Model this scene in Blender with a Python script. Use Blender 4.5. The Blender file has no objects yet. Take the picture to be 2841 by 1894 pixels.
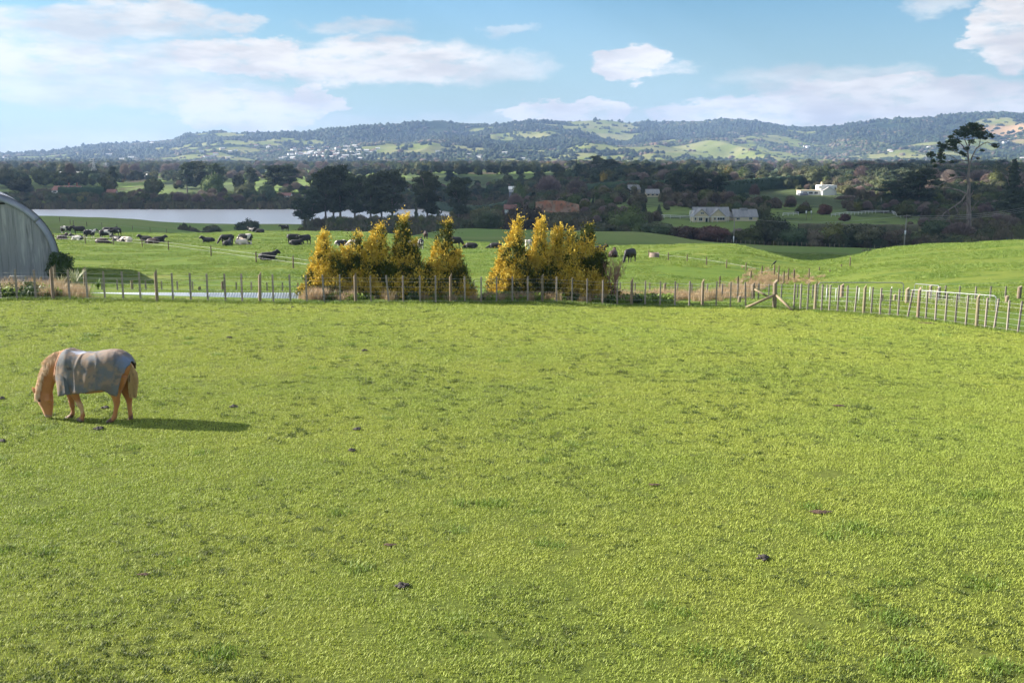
import bpy, bmesh, math, random
import numpy as np
from mathutils import Vector, Matrix

random.seed(7)
RNG = np.random.default_rng(11)
SC = bpy.context.scene
COL = SC.collection
R = math.radians

# ------------------------------------------------------------------ camera
CAM_H = 5.4
PITCH = R(10.15)
FPX = 2760.0                       # focal length in pixels of the 2841 px wide photograph
cam_data = bpy.data.cameras.new('camera')
cam_data.sensor_width = 36.0
cam_data.lens = 36.0 * FPX / 2841.0
cam_data.clip_start = 0.1
cam_data.clip_end = 30000.0
cam = bpy.data.objects.new('camera', cam_data)
cam.location = (0, 0, CAM_H)
cam.rotation_euler = (math.pi / 2 - PITCH, 0, 0)
COL.objects.link(cam)
SC.camera = cam
CT, ST = math.cos(PITCH), math.sin(PITCH)


def ray(sx, sy):
    a = (sx - 1420.5) / FPX
    b = (947.0 - sy) / FPX
    return Vector((a, CT + b * ST, -ST + b * CT))


def at(sx, sy, Y):
    d = ray(sx, sy)
    t = Y / d.y
    return Vector((d.x * t, Y, CAM_H + d.z * t))


# ------------------------------------------------------------------ render settings
SC.view_settings.view_transform = 'Standard'
SC.view_settings.look = 'None'
SC.view_settings.gamma = 1.0
SC.view_settings.use_curve_mapping = False
SC.view_settings.exposure = 1.55
cy = SC.cycles
cy.use_denoising = True
try:
    cy.denoiser = 'OPENIMAGEDENOISE'
    cy.denoising_input_passes = 'RGB_ALBEDO_NORMAL'
except Exception:
    pass
cy.max_bounces = 5
cy.diffuse_bounces = 2
cy.glossy_bounces = 2
cy.transmission_bounces = 3
cy.transparent_max_bounces = 6
cy.volume_bounces = 0
cy.use_adaptive_sampling = True
cy.adaptive_threshold = 0.02
cy.sample_clamp_indirect = 4.0

# ------------------------------------------------------------------ sun and sky
SUN_EL = R(27.8)
SUN_DIR = Vector((-0.98, 0.20, 0)).normalized()       # towards the sun on the ground plane
SUN_VEC = Vector((SUN_DIR.x * math.cos(SUN_EL), SUN_DIR.y * math.cos(SUN_EL), math.sin(SUN_EL)))
sd = bpy.data.lights.new('sun', 'SUN')
sd.energy = 4.8
sd.angle = R(0.5)
sd.color = (1.0, 0.93, 0.82)
sun = bpy.data.objects.new('sun', sd)
sun.rotation_euler = SUN_VEC.to_track_quat('Z', 'Y').to_euler()
sun.location = (0, 0, 600)
COL.objects.link(sun)

W = bpy.data.worlds.new('World')
SC.world = W
W.use_nodes = True


class NT:
    """tiny node-tree helper"""
    def __init__(s, tree):
        s.t = tree
        s.n = tree.nodes
        s.l = tree.links
        s.n.clear()

    def node(s, kind, **kw):
        n = s.n.new(kind)
        for k, v in kw.items():
            setattr(n, k, v)
        return n

    def put(s, sock, v):
        if isinstance(v, bpy.types.NodeSocket):
            s.l.new(v, sock)
        elif v is not None:
            if hasattr(sock.default_value, '__len__') and not hasattr(v, '__len__'):
                sock.default_value = [v] * len(sock.default_value)
            elif hasattr(v, '__len__') and len(sock.default_value) == 4 and len(v) == 3:
                sock.default_value = (*v, 1)
            else:
                sock.default_value = v

    def math(s, op, a, b=None, c=None, clamp=False):
        n = s.node('ShaderNodeMath', operation=op, use_clamp=clamp)
        s.put(n.inputs[0], a)
        if b is not None: s.put(n.inputs[1], b)
        if c is not None: s.put(n.inputs[2], c)
        return n.outputs[0]

    def mix(s, f, a, b, blend='MIX'):
        n = s.node('ShaderNodeMix', data_type='RGBA', blend_type=blend)
        s.put(n.inputs[0], f)
        s.put(n.inputs[6], a)
        s.put(n.inputs[7], b)
        return n.outputs[2]

    def noise(s, vec, scale, detail=3, rough=0.55, dist=0.0, color=False):
        n = s.node('ShaderNodeTexNoise')
        s.put(n.inputs['Vector'], vec)
        n.inputs['Scale'].default_value = scale
        n.inputs['Detail'].default_value = detail
        n.inputs['Roughness'].default_value = rough
        n.inputs['Distortion'].default_value = dist
        return n.outputs['Color' if color else 'Fac']

    def ramp(s, f, lo, hi, a=0.0, b=1.0, smooth=True):
        n = s.node('ShaderNodeMapRange', interpolation_type='SMOOTHSTEP' if smooth else 'LINEAR')
        s.put(n.inputs[0], f)
        for i, v in enumerate((lo, hi, a, b)):
            n.inputs[i + 1].default_value = v
        return n.outputs[0]

    def comb(s, x, y, z=0.0):
        n = s.node('ShaderNodeCombineXYZ')
        s.put(n.inputs[0], x); s.put(n.inputs[1], y); s.put(n.inputs[2], z)
        return n.outputs[0]

    def scale(s, v, sc):
        n = s.node('ShaderNodeMapping')
        s.put(n.inputs[0], v)
        n.inputs['Scale'].default_value = sc
        return n.outputs[0]


def build_world():
    k = NT(W.node_tree)
    out = k.node('ShaderNodeOutputWorld')
    bg = k.node('ShaderNodeBackground')
    k.l.new(bg.outputs[0], out.inputs[0])
    sky = k.node('ShaderNodeTexSky', sky_type='NISHITA')
    sky.sun_disc = False
    sky.sun_elevation = SUN_EL
    sky.sun_rotation = math.atan2(SUN_DIR.x, SUN_DIR.y)
    sky.altitude = 20
    sky.air_density = 1.0
    sky.dust_density = 0.6
    sky.ozone_density = 1.6
    tc = k.node('ShaderNodeTexCoord')
    sp = k.node('ShaderNodeSeparateXYZ')
    k.l.new(tc.outputs['Generated'], sp.inputs[0])
    X, Y, Z = sp.outputs
    az = k.math('ARCTAN2', X, Y)
    el = k.math('ARCSINE', Z)
    az = k.math('MULTIPLY', az, 57.2958)
    el = k.math('MULTIPLY', el, 57.2958)
    base = k.comb(az, el, 0.0)
    # warp so the cloud edges billow
    w1 = k.noise(k.scale(base, (0.42, 0.9, 1)), 1.0, 5, 0.6, color=True)
    sw = k.node('ShaderNodeSeparateColor')
    k.l.new(w1, sw.inputs[0])
    waz = k.math('MULTIPLY_ADD', k.math('SUBTRACT', sw.outputs[0], 0.5), 5.0, az)
    wel = k.math('MULTIPLY_ADD', k.math('SUBTRACT', sw.outputs[1], 0.5), 2.0, el)
    # (photo x, y, half width, half height, density, softness)
    clouds = [
        (420, 38, 190, 42, .8, .9), (655, 72, 80, 26, .75, .9), (120, 60, 420, 40, .75, .9),
        (160, 160, 460, 60, .8, 1.0), (330, 250, 520, 50, .65, 1.0),
        (700, 160, 230, 46, .95, .55), (1060, 170, 330, 56, .9, .7), (1380, 190, 160, 45, .6, .9),
        (880, 270, 66, 46, 1.0, .35), (680, 310, 170, 60, 1.0, .5), (560, 268, 110, 22, .8, .8),
        (1000, 78, 150, 24, .55, 1.0), (1420, 86, 80, 14, .4, 1.0),
        (1755, 172, 105, 42, 1.0, .45), (1790, 190, 130, 22, .6, .8),
        (1570, 315, 170, 36, 1.0, .35), (2080, 318, 260, 40, .9, .5), (2290, 222, 260, 44, .55, .9), (2480, 262, 340, 46, .9, .6),
        (2330, 315, 260, 34, .95, .5), (2640, 320, 340, 38, .9, .7),
        (2810, 90, 95, 85, 1.0, .45), (2600, 14, 90, 26, .55, 1.0),
        (250, 420, 520, 60, .45, 1.0), (1300, 350, 900, 36, .35, 1.0)]
    dens = None
    for sx, sy, hw, hh, dn, soft in clouds:
        d = ray(sx, sy)
        a0 = math.degrees(math.atan2(d.x, d.y))
        e0 = math.degrees(math.atan2(d.z, math.hypot(d.x, d.y)))
        p = k.math('MULTIPLY', k.math('SUBTRACT', waz, a0 + .0), 1.0 / (hw / 48.0))
        q = k.math('MULTIPLY', k.math('SUBTRACT', wel, e0), 1.0 / (hh / 48.0))
        r2 = k.math('ADD', k.math('MULTIPLY', p, p), k.math('MULTIPLY', q, q))
        m = k.ramp(r2, 1.4, 1.4 - 1.3 * soft * (.85 if soft < .6 else 1.0), 0.0, min(1.0, dn * 1.08))
        dens = m if dens is None else k.math('MAXIMUM', dens, m)
    # ordinary broken cloud over the rest of the sky
    rest = k.noise(k.scale(base, (0.05, 0.12, 1)), 1.0, 5, 0.6)
    rest = k.ramp(rest, 0.40, 0.62, 0.0, 0.9)
    away = k.ramp(k.math('ABSOLUTE', az), 30.0, 44.0)
    up = k.ramp(el, 11.0, 18.0)
    away = k.math('MAXIMUM', away, up)
    dens = k.math('MAXIMUM', dens, k.math('MULTIPLY', rest, away))
    fine = k.noise(k.scale(base, (0.5, 1.3, 1)), 1.0, 5, 0.62)
    dens = k.math('MULTIPLY', dens, k.ramp(fine, 0.28, 0.52, 0.45, 1.0))
    shade = k.noise(k.scale(base, (0.16, 0.62, 1)), 1.0, 4, 0.6)
    ccol = k.mix(k.ramp(shade, 0.35, 0.62), (5.2, 5.2, 5.45), (7.3, 7.2, 7.1))
    # thin pale veil that thickens towards the horizon
    veil = k.ramp(el, 9.0, -1.0, 0.0, 0.62, smooth=False)
    skyc = k.mix(1.0, sky.outputs[0], (0.66, 0.93, 1.04), 'MULTIPLY')
    skyc = k.mix(veil, skyc, (4.2, 4.6, 4.75))
    col = k.mix(dens, skyc, ccol)
    k.l.new(col, bg.inputs[0])
    bg.inputs[1].default_value = 0.054


build_world()
W.cycles.sampling_method = 'MANUAL'
W.cycles.sample_map_resolution = 512

# ------------------------------------------------------------------ numeric noise


def _hash(ix, iy, seed):
    h = (ix.astype(np.int64) * 374761393 + iy.astype(np.int64) * 668265263 + seed * 974634777) & 0x7fffffff
    h = ((h ^ (h >> 13)) * 1274126177) & 0x7fffffff
    return ((h ^ (h >> 16)) & 0xffff) / 65535.0


def vnoise(x, y, seed=0):
    x = np.asarray(x, float); y = np.asarray(y, float)
    ix = np.floor(x); iy = np.floor(y)
    fx = x - ix; fy = y - iy
    fx = fx * fx * (3 - 2 * fx); fy = fy * fy * (3 - 2 * fy)
    a = _hash(ix, iy, seed); b = _hash(ix + 1, iy, seed)
    c = _hash(ix, iy + 1, seed); d = _hash(ix + 1, iy + 1, seed)
    return (a * (1 - fx) + b * fx) * (1 - fy) + (c * (1 - fx) + d * fx) * fy


def fbm(x, y, octaves=4, seed=0):
    s = 0; a = 1; t = 0
    for i in range(octaves):
        s = s + a * vnoise(x * 2 ** i + 13.7 * i, y * 2 ** i - 7.3 * i, seed + i)
        t += a
        a *= .5
    return s / t


def pchip(xs, ys, x):
    """monotone cubic; ys may be (n,) or (n,m) with x (m,)"""
    xs = np.asarray(xs, float); ys = np.asarray(ys, float)
    h = np.diff(xs)
    if ys.ndim == 1:
        dl = np.diff(ys) / h
    else:
        dl = np.diff(ys, axis=0) / h[:, None]
    m = np.zeros_like(ys)
    p = dl[:-1] * dl[1:]
    m[1:-1] = np.where(p > 0, 2 * p / np.where(np.abs(dl[:-1] + dl[1:]) < 1e-12, 1, dl[:-1] + dl[1:]), 0)
    m[0] = dl[0]; m[-1] = dl[-1]
    xc = np.clip(x, xs[0], xs[-1])
    i = np.clip(np.searchsorted(xs, xc) - 1, 0, len(xs) - 2)
    t = (xc - xs[i]) / h[i]
    hh = h[i]
    if ys.ndim == 1:
        y0, y1, m0, m1 = ys[i], ys[i + 1], m[i], m[i + 1]
    else:
        j = np.arange(ys.shape[1])
        y0, y1, m0, m1 = ys[i, j], ys[i + 1, j], m[i, j], m[i + 1, j]
    return ((2 * t**3 - 3 * t**2 + 1) * y0 + (t**3 - 2 * t**2 + t) * hh * m0
            + (-2 * t**3 + 3 * t**2) * y1 + (t**3 - t**2) * hh * m1)


# ------------------------------------------------------------------ the lie of the land
COLS = [-600, 0, 300, 700, 1000, 1300, 1500, 1750, 2000, 2250, 2500, 2841, 3400]
ROWS = [
    (18, [0] * 13),
    (30, [0, 0, 0, -.1, -.15, -.25, -.3, -.35, -.42, -.5, -.55, -.6, -.7]),
    (40, [-.05, -.05, -.2, -.38, -.48, -.65, -.8, -.95, -1.0, -1.1, -1.05, -1.1, -1.3]),
    (48, [-.5, -.5, -.7, -.9, -1.0, -1.1, -1.15, -1.4, -1.42, -1.4, -1.4, -1.5, -1.7]),
    (60, [-2, -2, -2.1, -2.2, -2.3, -2.4, -2.4, -2.45, -2.6, -2.7, -2.36, -1.9, -1.6]),
    (80, [755, 755, 755, 757, 762, 765, 765, 765, 775, 780, 750, 725, 700]),
    (100, [715, 715, 715, 715, 720, 730, 730, 720, 712, 735, 713, 685, 660]),
    (130, [678, 678, 678, 682, 685, 695, 692, 685, 678, -7.5, -5.5, -4.6, -3.5]),
    (165, [648, 648, 648, 655, 658, 675, 684, -8.6, -9, -10.5, -10, -9, -8]),
    (205, [-12, -12, -12, 642, 643, -10.8, -11.2, -11.6, -12.2, -13.3, -14, -14, -14]),
    (250, [-13, -13, -13.5, -14, -14, 650, 655, 662, -15.7, 690, -17, -18, -18]),
    (290, [610, 612, 620, -16, -17, 634, 638, 643, 671, 684, -19, -20, -20]),
    (330, [606, 607, 613, -20, -20, -18, -19, -19.5, -21, -22, -21, -20, -20]),
    (400, [598, 598, 605, -20.5, -20, -20, -19, -17, -16.5, -17, -18, -19, -19]),
    (460, [-19.5, -19.5, -21, -22, -22, -21, -18, -15.5, -15, -15, -16, -17, -17]),
    (560, [-37, -37, -37, -37, -37, -33, -20, -15, -14.5, -14, -14, -14, -14]),
    (620, [-37, -37, -37, -37, -37, -36, -20, -14.5, -14, -13.5, -13.5, -14, -14]),
    (870, [-37, -37, -37, -37, -37, -36, -25, -14, -11, -9, -8.5, -8.5, -8.5]),
    (910, [-34, -34, -34, -34, -34, -33, -22, -12, -10, -8.5, -8, -8, -8]),
    (1000, [-29, -29, -29, -30, -30, -28, -18, -11, -9, -8, -8, -8, -8]),
    (1300, [-17, -17, -17, -17, -16, -14, -11, -8, -7, -6.4, -6.4, -6.4, -6.4]),
    (1800, [-8, -8, -8, -8, -7.5, -7, -7, -6.5, -6, -6, -6, -6, -6]),
    (2600, [-4] * 13)]
_Y = np.array([r[0] for r in ROWS], float)
_U = np.zeros((len(ROWS), len(COLS)))
_Z = np.zeros_like(_U)
for i, (yy, vals) in enumerate(ROWS):
    for j, (c, v) in enumerate(zip(COLS, vals)):
        sy = v if v > 100 else 453 + (CAM_H - v) * FPX / yy
        p = at(c, sy, yy)
        _U[i, j] = p.x / yy
        _Z[i, j] = p.z if v > 100 else v
LAKE_Z = -35.0


def HT(x, y):
    """terrain height, arrays"""
    x = np.atleast_1d(np.asarray(x, float)); y = np.atleast_1d(np.asarray(y, float))
    yc = np.clip(y, 18, 2600)
    u = x / yc
    rows = np.stack([pchip(_U[i], _Z[i], u) for i in range(len(_Y))])
    z = pchip(np.log(_Y), rows, np.log(yc))
    z = z + (fbm(x / 9.0, y / 9.0, 3, 5) - .5) * np.clip((y - 58) / 60, 0.05, 0.45)
    z = z + (fbm(x / 60.0, y / 60.0, 3, 9) - .5) * np.clip((y - 60) / 300, 0, 1.2)
    return z


def H(x, y):
    return float(HT([x], [y])[0])


def ground_at(sx, sy, y0=6.0, y1=2500.0):
    """first place where the ray through a photo pixel meets the ground"""
    d = ray(sx, sy)
    ys = np.exp(np.linspace(math.log(y0), math.log(y1), 1500))
    zs = CAM_H + d.z / d.y * ys
    hs = HT(d.x / d.y * ys, ys)
    k = np.argmax(zs < hs)
    if not (zs < hs).any():
        k = len(ys) - 1
    Y = ys[k]
    X = d.x / d.y * Y
    return Vector((X, Y, H(X, Y)))


def on(sx, Y, sy=600):
    """point on the ground at photo column sx and distance Y"""
    p = at(sx, 453 + 8 * FPX / Y, Y)
    z = H(p.x, Y)
    p = at(sx, 453 + (CAM_H - z) * FPX / Y, Y)
    return Vector((p.x, Y, H(p.x, Y)))


# ------------------------------------------------------------------ mesh helpers
def mesh_np(name, V, F, mats=None, smooth=False, attrs=None, midx=None):
    V = np.asarray(V, dtype=np.float32).reshape(-1, 3)
    F = np.asarray(F, dtype=np.int32)
    me = bpy.data.meshes.new(name)
    n = F.shape[1]
    me.vertices.add(len(V)); me.vertices.foreach_set('co', V.ravel())
    me.loops.add(F.size); me.loops.foreach_set('vertex_index', F.ravel())
    me.polygons.add(len(F))
    me.polygons.foreach_set('loop_start', np.arange(0, F.size, n, dtype=np.int32))
    me.polygons.foreach_set('loop_total', np.full(len(F), n, dtype=np.int32))
    if smooth:
        me.polygons.foreach_set('use_smooth', np.ones(len(F), dtype=bool))
    for m in (mats or []):
        me.materials.append(m)
    if midx is not None:
        me.polygons.foreach_set('material_index', np.asarray(midx, dtype=np.int32))
    me.update(calc_edges=True)
    for k, v in (attrs or {}).items():
        a = me.attributes.new(k, 'FLOAT', 'POINT')
        a.data.foreach_set('value', np.asarray(v, dtype=np.float32))
    return me


class MB:
    def __init__(s):
        s.v = []; s.f = []; s.m = []; s.sm = []

    def quad(s, pts, m=0, smooth=False):
        b = len(s.v)
        s.v += [tuple(p) for p in pts]
        s.f.append(tuple(range(b, b + len(pts)))); s.m.append(m); s.sm.append(smooth)

    def box(s, c, size, rz=0.0, m=0, tilt=None):
        hx, hy, hz = size[0] / 2, size[1] / 2, size[2] / 2
        M = Matrix.Rotation(rz, 4, 'Z')
        if tilt: M = M @ tilt
        b = len(s.v)
        for dz in (-hz, hz):
            for dx, dy in ((-hx, -hy), (hx, -hy), (hx, hy), (-hx, hy)):
                s.v.append(tuple(Vector(c) + M @ Vector((dx, dy, dz))))
        for f in ((0, 3, 2, 1), (4, 5, 6, 7), (0, 1, 5, 4), (1, 2, 6, 5), (2, 3, 7, 6), (3, 0, 4, 7)):
            s.f.append(tuple(b + i for i in f)); s.m.append(m); s.sm.append(False)

    def tube(s, pts, radii, n=8, m=0, cap=True, squash=None, smooth=True):
        """loft of rings along pts; squash = list of (rx, rz) multipliers"""
        pts = [Vector(p) for p in pts]
        if not hasattr(radii, '__len__'): radii = [radii] * len(pts)
        b = len(s.v)
        up = None
        for i, p in enumerate(pts):
            d = (pts[min(i + 1, len(pts) - 1)] - pts[max(i - 1, 0)])
            d = d.normalized() if d.length > 1e-9 else Vector((0, 0, 1))
            if up is None:
                ref = Vector((0, 1, 0)) if abs(d.y) < .8 else Vector((1, 0, 0))
                a = d.cross(ref).normalized()
            else:
                a = (up - d * up.dot(d)).normalized()
            up = a
            c = d.cross(a).normalized()
            ra, rc = (1, 1) if squash is None else squash[i]
            for k in range(n):
                t = 2 * math.pi * k / n
                s.v.append(tuple(p + a * math.cos(t) * radii[i] * ra + c * math.sin(t) * radii[i] * rc))
        for i in range(len(pts) - 1):
            for k in range(n):
                q = b + i * n
                s.f.append((q + k, q + (k + 1) % n, q + n + (k + 1) % n, q + n + k)); s.m.append(m); s.sm.append(smooth)
        if cap:
            s.f.append(tuple(b + k for k in reversed(range(n)))); s.m.append(m); s.sm.append(False)
            q = b + (len(pts) - 1) * n
            s.f.append(tuple(q + k for k in range(n))); s.m.append(m); s.sm.append(False)

    def mesh(s, name, mats, origin=None):
        me = bpy.data.meshes.new(name)
        o = Vector(origin) if origin is not None else Vector((0, 0, 0))
        me.from_pydata([tuple(Vector(v) - o) for v in s.v], [], s.f)
        for m in mats: me.materials.append(m)
        me.polygons.foreach_set('material_index', np.array(s.m, dtype=np.int32))
        me.polygons.foreach_set('use_smooth', np.array(s.sm, dtype=bool))
        me.update()
        return me


def link(name, me, parent=None, loc=(0, 0, 0), rz=0.0, scale=None):
    o = bpy.data.objects.new(name, me)
    COL.objects.link(o)
    o.location = loc
    if rz: o.rotation_euler = (0, 0, rz)
    if scale is not None: o.scale = scale
    if parent is not None: o.parent = parent
    return o


def tag(o, label=None, cat=None, group=None, kind=None):
    if label: o['label'] = label
    if cat: o['category'] = cat
    if group: o['group'] = group
    if kind: o['kind'] = kind
    return o


def thing(name, label, cat, loc, group=None, rz=0.0):
    o = bpy.data.objects.new(name, None)
    o.empty_display_size = .3
    COL.objects.link(o)
    o.location = loc
    o.rotation_euler = (0, 0, rz)
    return tag(o, label, cat, group)


def kids(o):
    return [c for c in bpy.data.objects if c.parent == o]


# ------------------------------------------------------------------ materials
def material(name, cols, scale=3.0, rough=.85, bump=0.0, bump_scale=None, coord='Object', spec=.3,
             stretch=(1, 1, 1), lo=.35, hi=.65, detail=4, translucent=0.0, metal=0.0, rand=0.0, attr=None, emit=None):
    m = bpy.data.materials.new(name)
    m.use_nodes = True
    k = NT(m.node_tree)
    out = k.node('ShaderNodeOutputMaterial')
    b = k.node('ShaderNodeBsdfPrincipled')
    b.inputs['Roughness'].default_value = rough
    b.inputs['Specular IOR Level'].default_value = spec
    b.inputs['Metallic'].default_value = metal
    if coord == 'World':
        vec = k.node('ShaderNodeNewGeometry').outputs['Position']
    else:
        vec = k.node('ShaderNodeTexCoord').outputs[coord]
    oi = k.node('ShaderNodeObjectInfo')
    if rand:
        off = k.math('MULTIPLY', oi.outputs['Random'], 97.0)
        add = k.node('ShaderNodeVectorMath', operation='ADD')
        k.l.new(vec, add.inputs[0]); k.l.new(k.comb(off, off, off), add.inputs[1])
        vec = add.outputs[0]
    v2 = k.scale(vec, stretch)
    col = cols[0]
    if len(cols) > 1:
        f = k.noise(v2, scale, detail)
        col = k.mix(k.ramp(f, lo, hi), cols[0], cols[1])
        for i, c in enumerate(cols[2:]):
            f2 = k.noise(v2, scale * (2.3 + i), 3)
            col = k.mix(k.ramp(f2, .52, .68), col, c)
    if rand:
        hs = k.node('ShaderNodeHueSaturation')
        k.put(hs.inputs['Color'], col)
        k.l.new(k.ramp(oi.outputs['Random'], 0, 1, 1 - rand, 1 + rand, False), hs.inputs['Value'])
        r2 = k.math('FRACT', k.math('MULTIPLY', oi.outputs['Random'], 7.31))
        k.l.new(k.ramp(r2, 0, 1, .5 - .12 * rand, .5 + .12 * rand, False), hs.inputs['Hue'])
        col = hs.outputs[0]
    k.put(b.inputs['Base Color'], col)
    if bump:
        bp = k.node('ShaderNodeBump')
        bp.inputs['Strength'].default_value = bump
        bp.inputs['Distance'].default_value = .02
        k.l.new(k.noise(v2, bump_scale or scale * 4, 4), bp.inputs['Height'])
        k.l.new(bp.outputs[0], b.inputs['Normal'])
    sh = b.outputs[0]
    if translucent:
        tr = k.node('ShaderNodeBsdfTranslucent')
        k.put(tr.inputs[0], col)
        mx = k.node('ShaderNodeMixShader')
        mx.inputs[0].default_value = translucent
        k.l.new(sh, mx.inputs[1]); k.l.new(tr.outputs[0], mx.inputs[2])
        sh = mx.outputs[0]
    k.l.new(sh, out.inputs[0])
    return m

# ------------------------------------------------------------------ fence line of the paddock
FL = [(-900, 36.5), (-300, 38.5), (47, 40.0), (147, 40.5), (436, 41.6), (722, 42.3), (987, 43.3), (1251, 44.7), (1504, 46.3),
      (1751, 47.2), (1948, 47.0), (2148, 46.3), (2260, 45.4), (2395, 43.8), (2546, 41.8), (2708, 39.0), (2824, 37.2),
      (2950, 35.4), (3150, 32.5)]


def fence_Y(sx):
    return float(np.interp(sx, [a for a, b in FL], [b for a, b in FL]))


_fl = np.array([(on(a, b).x, b) for a, b in FL])


def beyond(x, y):
    """signed distance in depth from the paddock fence (positive on the far side)"""
    return y - np.interp(x, _fl[:, 0], _fl[:, 1])


# ------------------------------------------------------------------ ground sheets
def grid_mesh(name, Ys, S, zf, mats, attrf=None, wf=None):
    Ys = np.asarray(Ys, float)
    X = S[None, :] * (wf(Ys)[:, None])
    YY = np.repeat(Ys[:, None], len(S), 1)
    Z = zf(X.ravel(), YY.ravel())
    V = np.stack([X.ravel(), YY.ravel(), Z], 1)
    n, m = len(Ys), len(S)
    i = (np.arange(n - 1)[:, None] * m + np.arange(m - 1)[None, :]).ravel()
    F = np.stack([i, i + 1, i + m + 1, i + m], 1)
    return mesh_np(name, V, F, mats, True, attrf(X.ravel(), YY.ravel(), Z) if attrf else None)


def ground_material():
    m = bpy.data.materials.new('grass_ground')
    m.use_nodes = True
    k = NT(m.node_tree)
    out = k.node('ShaderNodeOutputMaterial')
    b = k.node('ShaderNodeBsdfPrincipled')
    b.inputs['Roughness'].default_value = .95
    b.inputs['Specular IOR Level'].default_value = .08
    pos = k.node('ShaderNodeNewGeometry').outputs['Position']
    pos = k.scale(pos, (1, 1, .3))

    def at_(n):
        a = k.node('ShaderNodeAttribute', attribute_name=n)
        return a.outputs['Fac']
    pad = k.mix(k.ramp(k.noise(pos, .16, 4), .38, .62), (.105, .125, .026), (.085, .110, .022))
    pad = k.mix(k.ramp(k.noise(pos, 1.9, 5, .7), .56, .72), pad, (.115, .15, .032))
    pad = k.mix(k.ramp(k.noise(pos, 5.0, 4, .7), .56, .70), pad, (.14, .15, .035))
    pad = k.mix(k.ramp(k.noise(k.scale(pos, (1, 1.5, 1)), 4.6, 5, .75), .60, .66, 0, .9), pad, (.07, .075, .025))
    far = k.mix(k.ramp(k.noise(pos, .045, 4), .38, .62), (.105, .160, .026), (.140, .175, .032))
    far = k.mix(k.ramp(k.noise(k.scale(pos, (.6, 1.2, 1)), .55, 5, .7), .48, .62, 0, .85), far, (.060, .115, .018))
    far = k.mix(k.ramp(k.noise(k.scale(pos, (.5, 1.1, 1)), .9, 4, .7), .60, .74, 0, .5), far, (.17, .23, .05))
    far = k.mix(k.ramp(k.noise(k.scale(pos, (.5, 1, 1)), .11, 4), .62, .72, 0, .5), far, (.26, .22, .07))
    col = k.mix(at_('far'), pad, far)
    dull = k.mix(k.ramp(k.noise(pos, .02, 4), .4, .6), (.13, .205, .04), (.17, .215, .055))
    dull = k.mix(k.ramp(k.noise(k.scale(pos, (.5, 1, 1)), .2, 4), .55, .7, 0, .6), dull, (.16, .16, .06))
    col = k.mix(at_('dull'), col, dull)
    dry = k.mix(k.ramp(k.noise(pos, .8, 4), .4, .6), (.32, .22, .11), (.20, .17, .06))
    col = k.mix(k.ramp(at_('dry'), .2, .8), col, dry)
    val = k.mix(k.ramp(k.noise(k.scale(pos, (1, .4, 1)), .006, 3), .42, .55), (.075, .10, .04), (.15, .21, .055))
    val = k.mix(k.ramp(k.noise(k.scale(pos, (1, .4, 1)), .011, 4), .55, .64), val, (.105, .085, .055))
    val = k.mix(k.ramp(k.noise(pos, .05, 4), .5, .7), val, (.035, .05, .022))
    col = k.mix(at_('valley'), col, val)
    k.l.new(col, b.inputs['Base Color'])
    bp = k.node('ShaderNodeBump')
    bp.inputs['Strength'].default_value = .5
    bp.inputs['Distance'].default_value = .05
    k.l.new(k.noise(pos, 6.0, 5, .7), bp.inputs['Height'])
    k.l.new(bp.outputs[0], b.inputs['Normal'])
    k.l.new(b.outputs[0], out.inputs[0])
    return m


M_GROUND = ground_material()


def ell(x, y, cx, cy_, rx, ry, ang=0.0):
    c, s = math.cos(ang), math.sin(ang)
    dx, dy = x - cx, y - cy_
    a = (dx * c + dy * s) / rx; b = (-dx * s + dy * c) / ry
    return np.clip(1.3 - np.sqrt(a * a + b * b), 0, 1)


def seg_dist(x, y, pts):
    d = np.full(np.shape(x), 1e9)
    for (x0, y0), (x1, y1) in zip(pts[:-1], pts[1:]):
        L2 = (x1 - x0)**2 + (y1 - y0)**2
        t = np.clip(((x - x0) * (x1 - x0) + (y - y0) * (y1 - y0)) / L2, 0, 1)
        d = np.minimum(d, np.hypot(x - x0 - t * (x1 - x0), y - y0 - t * (y1 - y0)))
    return d


def G(sx, sy):
    p = ground_at(sx, sy)
    return (p.x, p.y)


DRY_LINE = [(on(1560, 50).x, 50.5), (on(1800, 52).x, 53.0), (on(1960, 56).x, 57), G(2040, 812), G(2090, 792), G(2150, 772)]
DRY_LINE2 = [G(2110, 758), G(2160, 772), G(2240, 778)]


def ground_attrs(x, y, z):
    bd = beyond(x, y)
    n1 = (fbm(x / 3.0, y / 3.0, 3, 21) - .5)
    far = np.clip(bd / .5 + .5, 0, 1)
    valley = np.clip((y - 318) / 22.0, 0, 1) * np.clip(1 - ell(x, y, -150, 395, 130, 110) * 3, 0, 1)
    dull = np.clip((y - 222) / 14.0, 0, 1)
    d = seg_dist(x, y, DRY_LINE)
    w = np.clip(1 - d / (1.6 + 2 * n1), 0, 1) * np.clip(bd - 1, 0, 1)
    d2 = seg_dist(x, y, DRY_LINE2)
    w = np.maximum(w, np.clip(1.2 - d2 / (2.2 + 3 * n1), 0, 1))
    # verge between the two fences
    verge = np.clip(1 - np.abs(bd - 2.2) / 1.8, 0, 1) * (x > -22) * (x < 8) * np.clip(.5 + 1.6 * n1, 0, 1)
    w = np.maximum(w, verge)
    # bare track near the far crest
    cr = [(on(640, 185).x, 186.0), (on(760, 195).x, 197.0), (on(900, 197).x, 199), (on(1000, 195).x, 196), (on(1160, 176).x, 178)]
    dc = seg_dist(x, y, cr)
    w = np.maximum(w, np.clip(1.1 - dc / (2.6 + 5 * n1), 0, 1) * .9)
    return {'far': far, 'dull': dull, 'dry': w, 'valley': valley}


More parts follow.
